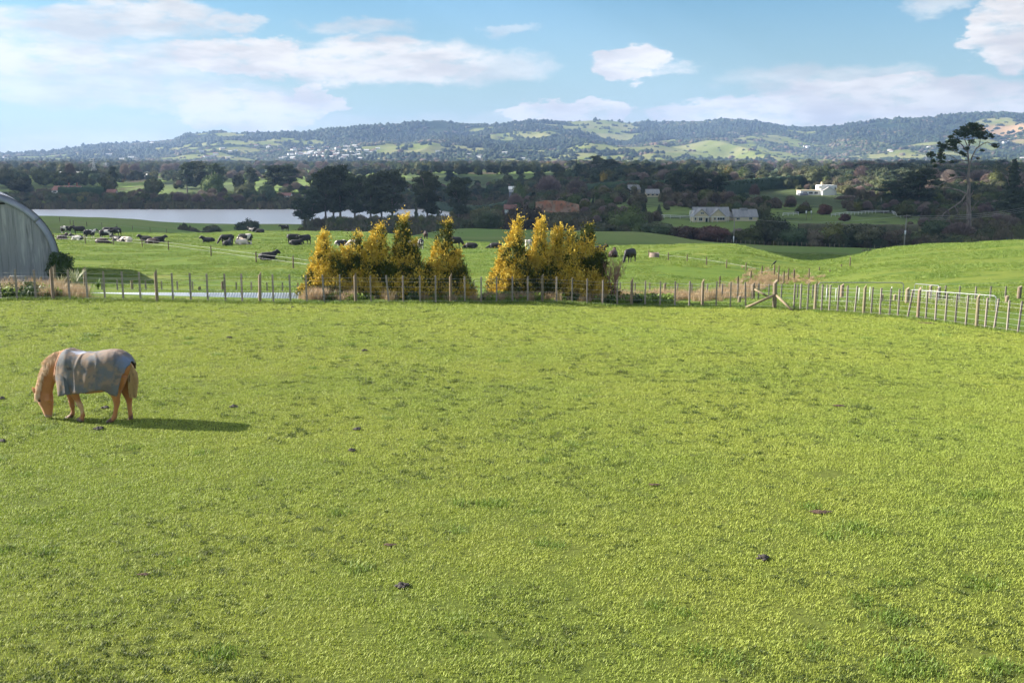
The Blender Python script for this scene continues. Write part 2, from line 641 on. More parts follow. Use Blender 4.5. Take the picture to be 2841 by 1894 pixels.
def build_ground():
    S = np.linspace(-1, 1, 260)
    wf = lambda Y: np.clip(Y, 0, None) * 1.05 + 22
    fence_c = 40
    Ys1 = np.concatenate([np.arange(-45, 6, 3.0), np.arange(6, 30, .55), np.arange(30, 62, .28)])
    Ys2 = np.exp(np.linspace(math.log(Ys1[-1]), math.log(345), 210))
    Ys3 = np.exp(np.linspace(math.log(345), math.log(2600), 150))
    link_(grid_mesh('paddock', Ys1, S, HT, [M_GROUND], ground_attrs, wf), 'paddock_ground')
    link_(grid_mesh('pasture', Ys2, S, HT, [M_GROUND], ground_attrs, wf), 'pasture_ground')
    link_(grid_mesh('valley', Ys3, S, HT, [M_GROUND], ground_attrs, wf), 'valley_floor')


def link_(me, name):
    o = link(name, me)
    o['kind'] = 'structure'
    return o


build_ground()

# ------------------------------------------------------------------ lake
def lake_material():
    m = bpy.data.materials.new('lake_water')
    m.use_nodes = True
    k = NT(m.node_tree)
    out = k.node('ShaderNodeOutputMaterial')
    b = k.node('ShaderNodeBsdfPrincipled')
    b.inputs['Base Color'].default_value = (.56, .54, .54, 1)
    b.inputs['Roughness'].default_value = .3
    b.inputs['IOR'].default_value = 1.33
    pos = k.node('ShaderNodeNewGeometry').outputs['Position']
    bp = k.node('ShaderNodeBump')
    bp.inputs['Strength'].default_value = .12
    bp.inputs['Distance'].default_value = .2
    k.l.new(k.noise(k.scale(pos, (1, .35, 1)), .5, 4), bp.inputs['Height'])
    k.l.new(bp.outputs[0], b.inputs['Normal'])
    k.l.new(b.outputs[0], out.inputs[0])
    return m


lm = MB()
lm.quad([(-1150, 470, LAKE_Z), (60, 470, LAKE_Z), (60, 960, LAKE_Z), (-1150, 960, LAKE_Z)])
lake = link_(lm.mesh('lake', [lake_material()]), 'lake_water')

# ------------------------------------------------------------------ hills
RIDGE = [(-900, 470), (-400, 452), (-120, 436), (0, 430), (121, 424), (242, 408), (362, 400), (483, 390), (520, 375), (604, 366), (676, 371), (773, 371),
         (850, 371), (918, 360), (1003, 354), (1050, 350), (1111, 346), (1160, 338), (1208, 336), (1305, 344), (1389, 347), (1462, 338), (1570, 339), (1630, 335),
         (1679, 333), (1740, 341), (1860, 342), (1940, 338), (2005, 333), (2060, 336), (2102, 341), (2162, 350), (2235, 358), (2295, 352),
         (2368, 343), (2416, 339), (2488, 332), (2573, 328), (2657, 319), (2778, 315), (2841, 316), (3100, 312), (3600, 330), (4400, 380)]
_ru = np.array([at(a, b, 5000).x / 5000 for a, b in RIDGE])
_rz = np.array([at(a, b, 5000).z for a, b in RIDGE])


def hill_h(x, y):
    u = x / y
    yr = 4700 + 700 * (fbm(u * 5 + 3, u * 0 + 1.0, 2, 31) - .5) - 900 * np.clip((u + .1) * -1.2, 0, .6) - 500 * np.clip(u - .35, 0, .3)
    zr = np.interp(u, _ru, _rz)
    zr = CAM_H + (zr - CAM_H) * yr / 5000.0
    t = (y - 2450) / (yr - 2450)
    tt = np.clip(t, 0, 1)
    g = tt * tt * (3 - 2 * tt) * .55 + tt * .45
    # spurs and gullies running down towards the valley
    wx = x + 260 * (fbm(x / 900, y / 900, 3, 3) - .5)
    rid = 1 - np.abs(2 * fbm(wx / 620.0, y / 1500.0, 4, 41) - 1) * 1.7
    rid2 = fbm(x / 260.0, y / 340.0, 4, 47)
    low = (.62 * (1 - np.clip(rid, 0, 1)) + .34 * (1 - rid2)) * (1 - tt**3) * 1.15
    z = -4 + (zr + 4) * g * (1 - np.clip(low, 0, .85))
    back = np.clip(t - 1, 0, 3)
    z = np.where(t > 1, zr - back * 160, z)
    z = z + (fbm(x / 90.0, y / 90.0, 4, 51) - .5) * 9 * np.clip(tt * 4, 0, 1) * np.clip(1.02 - tt, 0.1, 1)
    return z


HILL_PADS = [(1560, 447, 330, 150), (1780, 438, 300, 190), (2000, 425, 260, 260), (2080, 410, 150, 220), (1690, 408, 190, 160), (1850, 396, 80, 90), (1640, 372, 170, 120),
             (200, 432, 330, 150), (150, 452, 200, 130), (560, 400, 160, 120), (640, 412, 120, 140), (470, 440, 300, 100), (800, 395, 150, 90),
             (2180, 392, 110, 120), (2430, 436, 420, 120), (2780, 440, 300, 160), (2790, 352, 300, 240), (1560, 418, 150, 110), (1480, 345, 260, 60)]


def hill_ray(sx, sy):
    d = ray(sx, sy)
    ys = np.linspace(2500, 6500, 900)
    zs = CAM_H + d.z / d.y * ys
    hs = hill_h(d.x / d.y * ys, ys)
    ok = zs < hs
    k = int(np.argmax(ok)) if ok.any() else 700
    return Vector((d.x / d.y * ys[k], ys[k], hs[k]))


_pads = [(hill_ray(a, b), rx, ry) for a, b, rx, ry in HILL_PADS]


def pasture_mask(x, y):
    w = np.zeros(np.shape(x))
    nx = x + 130 * (fbm(x / 160, y / 160, 3, 61) - .5) * 2
    ny = y + 130 * (fbm(x / 160, y / 160, 3, 67) - .5) * 2
    for p, rx, ry in _pads:
        w = np.maximum(w, ell(nx, ny, p.x, p.y, rx, ry))
    n = fbm(x / 420.0, y / 300.0, 4, 71)
    t = np.clip((4300 - y) / 1200.0, -.2, 1)
    w = np.maximum(w, np.clip((n - .60 + .05 * t) * 9, 0, 1))
    return np.clip(w * 1.6, 0, 1)


def hill_material():
    m = bpy.data.materials.new('hill_cover')
    m.use_nodes = True
    k = NT(m.node_tree)
    out = k.node('ShaderNodeOutputMaterial')
    b = k.node('ShaderNodeBsdfDiffuse')
    pos = k.node('ShaderNodeNewGeometry').outputs['Position']
    pas = k.node('ShaderNodeAttribute', attribute_name='pasture').outputs['Fac']
    clay = k.node('ShaderNodeAttribute', attribute_name='clay').outputs['Fac']
    wood = k.mix(k.ramp(k.noise(pos, .012, 5, .6), .42, .6), (.018, .034, .016), (.05, .07, .026))
    grs = k.mix(k.ramp(k.noise(pos, .006, 5, .6), .4, .6), (.17, .20, .055), (.24, .235, .10))
    grs = k.mix(k.ramp(k.noise(pos, .03, 5, .7), .58, .68), grs, (.07, .09, .03))
    col = k.mix(k.ramp(pas, .35, .6), wood, grs)
    col = k.mix(clay, col, (.38, .25, .15))
    k.l.new(col, b.inputs[0])
    k.l.new(b.outputs[0], out.inputs[0])
    return m


def build_hills():
    Ys = np.linspace(2440, 6400, 330)
    S = np.linspace(-.95, .95, 620)
    cl = hill_ray(2800, 372)
    cl2 = hill_ray(2340, 352)

    def at_(x, y, z):
        c = ell(x + 90 * (fbm(x / 60, y / 60, 3, 5) - .5), y, cl.x, cl.y, 210, 240)
        return {'pasture': pasture_mask(x, y), 'clay': np.clip(c * 1.5, 0, .9)}
    link_(grid_mesh('hills', Ys, S, hill_h, [hill_material()], at_, lambda Y: Y), 'hills')
    # a paler range farther off, seen through the saddle
    Ys = np.linspace(5900, 6500, 20)
    S = np.linspace(-.5, .75, 160)
    far = [(-1200, 470), (1900, 400), (2100, 352), (2280, 347), (2380, 340), (2440, 343), (2560, 325), (2620, 317), (2680, 318), (2760, 322), (2900, 330), (3400, 380)]
    fu = np.array([at(a, b, 6200).x / 6200 for a, b in far]); fz = np.array([at(a, b, 6200).z for a, b in far])

    def fh(x, y):
        z = np.interp(x / y, fu, fz)
        z = z + 12 * (fbm(x / 300, y / 300, 3, 8) - .5)
        return -20 + (z + 20) * np.clip(1 - np.abs(y - 6200) / 330.0, 0, 1)**.6
    link_(grid_mesh('far_hills', Ys, S, fh, [bpy.data.materials['hill_cover']], lambda x, y, z: {'pasture': x * 0, 'clay': x * 0}, lambda Y: Y), 'distant_hills')
    # the plain carries on beyond and beside the hills
    g = MB()
    g.quad([(-6500, -300, -60), (6500, -300, -60), (6500, 6900, -60), (-6500, 6900, -60)])
    link_(g.mesh('plain', [material('plain_cover', [(.05, .07, .03), (.10, .12, .05)], .002, coord='World')]), 'outer_plain')


build_hills()


# ------------------------------------------------------------------ haze
def build_haze():
    m = bpy.data.materials.new('haze_air')
    m.use_nodes = True
    k = NT(m.node_tree)
    out = k.node('ShaderNodeOutputMaterial')
    v = k.node('ShaderNodeVolumePrincipled')
    v.inputs['Color'].default_value = (.42, .62, 1.0, 1)
    v.inputs['Density'].default_value = 1.15e-4
    v.inputs['Anisotropy'].default_value = .2
    k.l.new(v.outputs[0], out.inputs['Volume'])
    b = MB()
    b.box((0, 3300, 131.5), (13200, 7400, 387))
    o = link('haze', b.mesh('haze', [m]))
    o['kind'] = 'stuff'
    return o


build_haze()


# ------------------------------------------------------------------ the cloud that shades the valley
def build_cloud():
    h0 = 560.0
    off = Vector((SUN_VEC.x / SUN_VEC.z, SUN_VEC.y / SUN_VEC.z, 0))
    # near edge of its shadow on the ground: (x, Y, ground height)
    edge = [(-1500, 232, -14), (-300, 232, -14), (-110, 226, -13), (-70, 217, -12), (-40, 222, -12), (-12, 222, -12.5), (2, 212, -11.5), (14, 190, -10), (26, 166, -9),
            (40, 152, -9), (56, 141, -9), (90, 136, -9), (200, 140, -9), (1500, 150, -9)]
    ex = [e[0] for e in edge]; ey = [e[1] for e in edge]; ez = [e[2] for e in edge]
    nx, ny = 190, 110
    xs = np.linspace(-1150, 1150, nx)
    V = []
    top = []
    for j in range(ny):
        t = (j / (ny - 1))**1.5
        y0 = np.interp(xs, ex, ey)
        y1 = 1300 + 420 * fbm(xs / 300, xs * 0, 3, 77)
        gx = xs
        gy = y0 + (y1 - y0) * t
        gz = np.interp(xs, ex, ez)
        k = (h0 - gz)
        thick = 60 * np.sqrt(np.clip(4 * t * (1 - t) * 3, 0, 1)) * np.clip((1150 - np.abs(xs)) / 200, 0.01, 1)
        b = (fbm(gx / 90, gy / 90, 4, 81) * .7 + .3)
        V.append(np.stack([gx + off.x * k, gy + off.y * k, h0 + thick * b * 1.2], 1))
        top.append(np.stack([gx + off.x * k, gy + off.y * k, h0 - thick * b * .35 - .2], 1))
    V = np.concatenate(V + top)
    i = (np.arange(ny - 1)[:, None] * nx + np.arange(nx - 1)[None, :]).ravel()
    F = np.stack([i, i + 1, i + nx + 1, i + nx], 1)
    gxm = V[:nx * ny, 0][F[:, 0]]; gym = V[:nx * ny, 1][F[:, 0]]
    hole = fbm(gxm / 260.0 + 4.3, gym / 420.0, 3, 87)
    depth_ = (F[:, 0] // nx) / float(ny)
    open_ = (hole > .565) & (depth_ > .30)
    F = F[~open_]
    F2 = (F + nx * ny)[:, ::-1]
    m = bpy.data.materials.new('cloud_vapour')
    m.use_nodes = True
    k = NT(m.node_tree)
    out = k.node('ShaderNodeOutputMaterial')
    d = k.node('ShaderNodeBsdfDiffuse'); d.inputs[0].default_value = (.9, .9, .9, 1)
    tr = k.node('ShaderNodeBsdfTranslucent'); tr.inputs[0].default_value = (.9, .9, .92, 1)
    mx = k.node('ShaderNodeMixShader'); mx.inputs[0].default_value = .85
    k.l.new(d.outputs[0], mx.inputs[1]); k.l.new(tr.outputs[0], mx.inputs[2]); k.l.new(mx.outputs[0], out.inputs[0])
    o = link('cloud', mesh_np('cloud', V, np.concatenate([F, F2]), [m], True))
    o['kind'] = 'structure'
    return o


build_cloud()

# ------------------------------------------------------------------ foliage meshes
def rand_unit(n):
    v = RNG.normal(size=(n, 3))
    return v / np.linalg.norm(v, axis=1)[:, None]


def cards(P, size, up=None, aspect=1.0, jitter=.35):
    """leaf-sized quads at points P; returns V, F. up biases the long axis"""
    n = len(P)
    a = rand_unit(n)
    if up is not None:
        a = a * (1 - up[1]) + np.asarray(up[0]) * up[1]
        a /= np.linalg.norm(a, axis=1)[:, None]
    b = np.cross(a, rand_unit(n)); b /= np.linalg.norm(b, axis=1)[:, None] + 1e-9
    s = np.asarray(size) * (1 + jitter * (RNG.random(n) * 2 - 1))
    a = a * s[:, None]; b = b * (s / aspect)[:, None]
    V = np.stack([P - a * .5, P - a * .02 + b * .5, P + a * .5, P - a * .02 - b * .5], 1).reshape(-1, 3)
    F = np.arange(4 * n).reshape(-1, 4)
    return V, F


def ico(sub=1):
    bm = bmesh.new()
    bmesh.ops.create_icosphere(bm, subdivisions=sub, radius=1)
    V = np.array([v.co[:] for v in bm.verts]); F = np.array([[v.index for v in f.verts] for f in bm.faces])
    bm.free()
    return V, F


ICO = {1: ico(1), 2: ico(2), 3: ico(3)}


def merge(parts):
    """parts: list of (V,F(tri or quad)); pads tris into quads"""
    VV = []; FF = []; o = 0
    for V, F in parts:
        if F.shape[1] == 3:
            F = np.concatenate([F, F[:, :1]], 1)
            F = F.copy()
        VV.append(V); FF.append(F + o); o += len(V)
    return np.concatenate(VV), np.concatenate(FF)


def mesh_mixed(name, V, Fq, mats, smooth=False):
    """quads where last index may repeat first (triangles)"""
    tri = Fq[:, 3] == Fq[:, 0]
    V = np.asarray(V, np.float32)
    me = bpy.data.meshes.new(name)
    T = Fq[tri][:, :3]; Q = Fq[~tri]
    loops = np.concatenate([T.ravel(), Q.ravel()]).astype(np.int32)
    tot = np.concatenate([np.full(len(T), 3), np.full(len(Q), 4)]).astype(np.int32)
    start = np.concatenate([[0], np.cumsum(tot)[:-1]]).astype(np.int32)
    me.vertices.add(len(V)); me.vertices.foreach_set('co', V.ravel())
    me.loops.add(len(loops)); me.loops.foreach_set('vertex_index', loops)
    me.polygons.add(len(tot)); me.polygons.foreach_set('loop_start', start); me.polygons.foreach_set('loop_total', tot)
    if smooth: me.polygons.foreach_set('use_smooth', np.ones(len(tot), dtype=bool))
    for m in mats: me.materials.append(m)
    me.update(calc_edges=True)
    return me


def blob_crown(name, blobs, n, leaf, mat, core=.80, sub=2, flat=None):
    """crown of leaf quads spread through lumpy blobs (cx,cy,cz,rx,ry,rz)"""
    parts = []
    vol = np.array([b[3] * b[4] + b[3] * b[5] for b in blobs]); vol = vol / vol.sum()
    for b, w in zip(blobs, vol):
        c = np.array(b[:3]); r = np.array(b[3:6])
        k = max(12, int(n * w))
        d = rand_unit(k)
        d[:, 2] = np.where(d[:, 2] < -.5, -d[:, 2], d[:, 2])
        lump = 1 + .38 * (fbm(d[:, 0] * 2.4 + c[0] * 3 + 9, d[:, 2] * 2.4 + d[:, 1] * 2 + c[2] * 3, 3, 13) - .5) * 2
        rad = (.74 + .34 * RNG.random(k)) * lump
        P = c + d * r * rad[:, None]
        parts.append(cards(P, leaf, aspect=1.25))
        if core:
            V, F = ICO[sub]
            l2 = 1 + .3 * (fbm(V[:, 0] * 2.4 + c[0] * 3 + 9, V[:, 2] * 2.4 + V[:, 1] * 2 + c[2] * 3, 3, 13) - .5) * 2
            parts.append((c + V * r * (core * l2)[:, None], F))
    V, F = merge(parts)
    V = V.copy(); V[:, 2] = np.maximum(V[:, 2], -.02)
    return mesh_mixed(name, V, F, [mat])


def add_cyl(parts, p0, p1, r0, r1, n=6):
    p0 = np.array(p0, float); p1 = np.array(p1, float)
    d = p1 - p0; d /= np.linalg.norm(d) + 1e-9
    ref = np.array([0, 1., 0]) if abs(d[1]) < .8 else np.array([1., 0, 0])
    a = np.cross(d, ref); a /= np.linalg.norm(a); b = np.cross(d, a)
    t = np.arange(n) * 2 * math.pi / n
    ring = np.cos(t)[:, None] * a + np.sin(t)[:, None] * b
    V = np.concatenate([p0 + ring * r0, p1 + ring * r1])
    i = np.arange(n); j = (i + 1) % n
    parts.append((V, np.stack([i, j, j + n, i + n], 1)))


def limb(parts, pts, r0, r1, n=6):
    for i in range(len(pts) - 1):
        t0 = i / (len(pts) - 1); t1 = (i + 1) / (len(pts) - 1)
        add_cyl(parts, pts[i], pts[i + 1], r0 + (r1 - r0) * t0, r0 + (r1 - r0) * t1, n)


# foliage and bark materials
M_PINE = material('pine_needles', [(.050, .070, .040), (.092, .115, .062)], .5, coord='Object', rand=.25, translucent=.12)
M_DARK = material('dark_leaves', [(.055, .074, .038), (.10, .12, .056), (.145, .14, .075)], .35, rand=.35, translucent=.12)
M_BROWN = material('brown_leaves', [(.10, .09, .055), (.15, .13, .08)], .35, rand=.3, translucent=.12)
M_RED = material('reddish_leaves', [(.07, .055, .038), (.15, .075, .055)], .3, rand=.25, translucent=.12)
M_TWIG = material('bare_twigs', [(.20, .15, .125), (.27, .215, .185)], .4, rand=.25)
M_YEL = material('yellow_leaves', [(.22, .15, .035), (.30, .21, .05)], .4, rand=.15, translucent=.15)
M_OLIVE = material('olive_leaves', [(.075, .095, .03), (.13, .145, .045)], .35, rand=.3, translucent=.12)
M_BARK = material('bark', [(.15, .12, .10), (.27, .225, .19)], 2.0, stretch=(1, 1, .3), bump=.4)
M_HEDGE = material('hedge_leaves', [(.022, .048, .022), (.038, .068, .028)], .25, rand=.1)
M_MANG = material('mangrove_leaves', [(.085, .088, .042), (.13, .12, .065)], .25, rand=.3)

# unit tree crowns: one metre high, one metre wide, standing on z=0
CROWN = {}


def unit(me):
    co = np.empty(len(me.vertices) * 3, np.float32)
    me.vertices.foreach_get('co', co)
    co = co.reshape(-1, 3)
    lo = co.min(0); hi = co.max(0)
    co[:, 0] = (co[:, 0] - (lo[0] + hi[0]) / 2) / (hi[0] - lo[0])
    co[:, 1] = (co[:, 1] - (lo[1] + hi[1]) / 2) / (hi[1] - lo[1])
    co[:, 2] = co[:, 2] / hi[2]
    me.vertices.foreach_set('co', co.ravel())
    me.update()
    return me


def make_crowns():
    def rb(n, z0, z1, spread, r, seed):
        rg = random.Random(seed)
        out = []
        for i in range(n):
            a = rg.random() * 6.28; q = spread * math.sqrt(rg.random())
            z = z0 + (z1 - z0) * rg.random()
            k = r * (.7 + .6 * rg.random()) * (1.15 - .35 * (z - z0) / max(z1 - z0, .01))
            out.append((math.cos(a) * q, math.sin(a) * q, z, k, k, k * .8))
        return out
    for v in range(3):
        # round broadleaf to the ground
        CROWN['round', v] = unit(blob_crown('round_crown', [(0, 0, 2.2, 2.3, 2.3, 2.1)] + rb(11, .8, 3.4, 2.0, 1.25, v), 3400, .26, M_DARK))
        CROWN['brown', v] = unit(blob_crown('brown_crown', [(0, 0, 2.2, 2.2, 2.2, 2.0)] + rb(10, .8, 3.4, 2.0, 1.2, v + 9), 2800, .27, M_BROWN))
        CROWN['red', v] = unit(blob_crown('red_crown', [(0, 0, 2.0, 2.3, 2.3, 1.8)] + rb(10, .7, 3.0, 2.2, 1.2, v + 19), 2800, .27, M_RED))
        CROWN['olive', v] = unit(blob_crown('olive_crown', [(0, 0, 2.2, 2.2, 2.2, 2.0)] + rb(10, .8, 3.4, 2.0, 1.2, v + 29), 2800, .27, M_OLIVE))
        CROWN['yellow', v] = unit(blob_crown('yellow_crown', [(0, 0, 2.2, 1.8, 1.8, 2.2)] + rb(6, .8, 3.6, 1.3, 1.1, v + 39), 1200, .32, M_YEL))
        CROWN['bush', v] = unit(blob_crown('bush_crown', rb(12, .2, .9, 3.0, 1.1, v + 49), 2000, .28, M_MANG))
        # wide pine: clumped layers with sky between
        rg = random.Random(v + 60)
        bl = []
        for i in range(26):
            z = 2.6 + 7.0 * (i / 25.0)
            a = rg.random() * 6.28
            q = (3.1 - .9 * abs(z - 6.6) / 3.4) * (.35 + .65 * rg.random()) * (0.55 if z > 8.6 else 1)
            s = .75 + .55 * rg.random()
            bl.append((math.cos(a) * q, math.sin(a) * q, z, s * 1.35, s * 1.35, s * .62))
        bl.append((0, 0, 7.0, 1.9, 1.9, 2.0))
        CROWN['pine', v] = unit(blob_crown('pine_crown', bl, 4600, .34, M_PINE, core=.72, sub=1))
        # narrow conical conifer
        bl = []
        for i in range(15):
            z = .6 + 8.4 * i / 14.0
            q = 1.9 * (1 - i / 15.5)
            for j in range(3):
                a = rg.random() * 6.28
                bl.append((math.cos(a) * q * .45, math.sin(a) * q * .45, z, q * .7 + .15, q * .7 + .15, .62))
        CROWN['cone', v] = unit(blob_crown('cone_crown', bl, 2600, .33, M_PINE, core=.75, sub=1))
        # leafless twiggy crown
        P = []
        d = rand_unit(2600); d[:, 2] = np.abs(d[:, 2]) * 1.1 - .25
        rr = RNG.random(2600)**.45
        P = np.array([0, 0, 2.4]) + d * np.array([2.3, 2.3, 2.3]) * rr[:, None]
        rad = (P - np.array([0, 0, .4])); rad /= np.linalg.norm(rad, axis=1)[:, None]
        a = cards(P, .75, up=(rad, .75), aspect=9.0)
        CROWN['bare', v] = unit(mesh_mixed('bare_crown', *merge([a]), [M_TWIG]))
        # unit trunk with a few limbs
        parts = []
        limb(parts, [(0, 0, -.06), (.02, .01, .3), (-.015, 0, .62), (.01, .01, .93)], .045, .012, 6)
        for i in range(7):
            a = rg.random() * 6.28; z = .3 + .5 * rg.random()
            limb(parts, [(0, 0, z), (math.cos(a) * .16, math.sin(a) * .16, z + .08), (math.cos(a) * .32, math.sin(a) * .32, z + .2)], .016, .005, 4)
        CROWN['trunk', v] = mesh_mixed('trunk', *merge(parts), [M_BARK])


make_crowns()
KIND_CROWN = {'round': 'round', 'brown': 'brown', 'red': 'red', 'olive': 'olive', 'yellow': 'yellow', 'pine': 'pine', 'cone': 'cone', 'bare': 'bare', 'bush': 'bush'}


def tree(name, label, kind, sx, top, Y, wpx, cat='tree', group=None, lift=.0, base=None, depth=1.0):
    """a tree standing on the ground at distance Y, its top and width measured in photo pixels"""
    p = on(sx, Y)
    ztop = at(sx, top, Y).z
    h = max(ztop - p.z, 1.2)
    w = wpx * Y / FPX
    t = thing(name, label, cat, p, group, rz=random.random() * .6 - .3 if kind != 'pine' else 0)
    v = random.randrange(3)
    crown = link('crown', CROWN[kind, v], t, (0, 0, -.1 if not lift else -h * lift * .0), random.choice((0, math.pi)), (w, w * depth, h + .1))
    if kind in ('pine', 'bare', 'cone', 'olive', 'brown', 'yellow'):
        tr = link('trunk', CROWN['trunk', v], t, (0, 0, 0), random.random() * 6, (w * .9, w * .9, h))
        if kind == 'pine': tr.scale = (h * .5, h * .5, h)
    return t


# ------------------------------------------------------------------ scattered growth as one object
def scatter(name, pts, rz, sc, idx, sources, label=None, category=None):
    """instances of a few source meshes on a point cloud, one object of kind stuff"""
    coll = bpy.data.collections.new(name + '_sources')
    for i, me in enumerate(sources):
        o = bpy.data.objects.new('%s_source_%02d' % (name, i), me)
        coll.objects.link(o)
    pm = bpy.data.meshes.new(name)
    pts = np.asarray(pts, np.float32)
    pm.vertices.add(len(pts)); pm.vertices.foreach_set('co', pts.ravel())
    for nm, arr, typ in (('rz', rz, 'FLOAT'), ('sc', sc, 'FLOAT'), ('pick', idx, 'INT')):
        a = pm.attributes.new(nm, typ, 'POINT')
        a.data.foreach_set('value', np.asarray(arr, np.int32 if typ == 'INT' else np.float32))
    o = bpy.data.objects.new(name, pm)
    COL.objects.link(o)
    ng = bpy.data.node_groups.new(name + '_nodes', 'GeometryNodeTree')
    ng.interface.new_socket('Geometry', in_out='INPUT', socket_type='NodeSocketGeometry')
    ng.interface.new_socket('Geometry', in_out='OUTPUT', socket_type='NodeSocketGeometry')
    gi = ng.nodes.new('NodeGroupInput'); go = ng.nodes.new('NodeGroupOutput')
    ci = ng.nodes.new('GeometryNodeCollectionInfo')
    ci.inputs['Collection'].default_value = coll
    ci.inputs['Separate Children'].default_value = True
    ci.inputs['Reset Children'].default_value = True
    ip = ng.nodes.new('GeometryNodeInstanceOnPoints')
    ip.inputs['Pick Instance'].default_value = True

    def attr(nm, typ):
        n = ng.nodes.new('GeometryNodeInputNamedAttribute')
        n.data_type = typ
        n.inputs['Name'].default_value = nm
        return n.outputs['Attribute']
    cx = ng.nodes.new('ShaderNodeCombineXYZ')
    L = ng.links
    L.new(gi.outputs[0], ip.inputs['Points'])
    L.new(ci.outputs[0], ip.inputs['Instance'])
    L.new(attr('pick', 'INT'), ip.inputs['Instance Index'])
    L.new(attr('rz', 'FLOAT'), cx.inputs[2])
    L.new(cx.outputs[0], ip.inputs['Rotation'])
    L.new(attr('sc', 'FLOAT'), ip.inputs['Scale'])
    L.new(ip.outputs[0], go.inputs[0])
    md = o.modifiers.new('scatter', 'NODES')
    md.node_group = ng
    tag(o, label, category, kind='stuff')
    return o


def blob_mesh(name, seed, mat, flat=.8, sub=2, n=1, spread=.6):
    V, F = ICO[sub]
    rg = random.Random(seed)
    parts = []
    for i in range(n):
        l = 1 + .55 * (fbm(V[:, 0] * 1.7 + seed * 7 + i, V[:, 2] * 1.7 + V[:, 1] * 1.3 + seed + i * 3, 3, seed) - .5) * 2
        r = .5 * (.75 + .5 * rg.random())
        c = np.array([(rg.random() - .5) * spread * 2, (rg.random() - .5) * spread * 2, flat * .4 * (rg.random() - .1)]) if n > 1 else np.zeros(3)
        parts.append((c + V * l[:, None] * np.array([r, r, r * flat]), F))
    return mesh_mixed(name, *merge(parts), [mat], False)


M_HILLWOOD = material('hill_wood', [(.013, .026, .013), (.034, .052, .020)], .004, coord='World', rand=.35)
M_HILLOLIVE = material('hill_scrub', [(.040, .060, .022), (.072, .088, .035)], .006, coord='World', rand=.25)
M_HILLBROWN = material('hill_bare_wood', [(.11, .085, .06), (.16, .12, .08)], .006, coord='World', rand=.25)


def scatter_hills():
    n = 95000
    u = RNG.uniform(-.62, .62, n)
    y = 2480 + 2900 * RNG.random(n)**.9
    x = u * y
    pas = pasture_mask(x, y)
    wood = fbm(x / 260, y / 260, 4, 91)
    lone = RNG.random(n)
    keep = ((pas < .4) & (wood + .22 * RNG.random(n) > .46)) | (lone < .035)
    x, y, wood = x[keep], y[keep], wood[keep]
    z = hill_h(x, y)
    keep = z > -12
    x, y, z, wood = x[keep], y[keep], z[keep], wood[keep]
    k = len(x)
    src = [blob_mesh('wood_clump', 1, M_HILLWOOD, .9, 2, 4), blob_mesh('wood_clump', 2, M_HILLWOOD, .9, 2, 4), blob_mesh('wood_clump', 3, M_HILLWOOD, 1.3, 2, 3),
           blob_mesh('wood_clump', 4, M_HILLOLIVE, .8, 2, 4), blob_mesh('wood_clump', 5, M_HILLBROWN, .8, 2, 3)]
    r = RNG.random(k)
    big = fbm(x / 500, y / 500, 3, 93)
    idx = np.where(big + .10 * (r - .5) > .52, 3, (r * 3).astype(int))
    idx = np.where((RNG.random(k) < .07 + .2 * np.clip((3300 - y) / 800, 0, 1) * (fbm(x / 200, y / 200, 2, 95) > .52)), 4, idx)
    sc = RNG.uniform(8, 16, k) * np.where(idx == 3, .8, 1) * np.where(wood > .60, 1.15, 1)
    scatter('woodland', np.stack([x, y, z - 1.5], 1), RNG.random(k) * 6.28, sc, idx, src, 'bush and pine woods covering the blue hills behind the valley', 'woodland')


scatter_hills()


CLEAR = [(2195, 2335, 455, 660), (1960, 2230, 505, 640), (1780, 1840, 430, 620), (1735, 1785, 500, 640), (1480, 1612, 380, 470), (1900, 2120, 340, 415), (2150, 2510, 380, 440)]


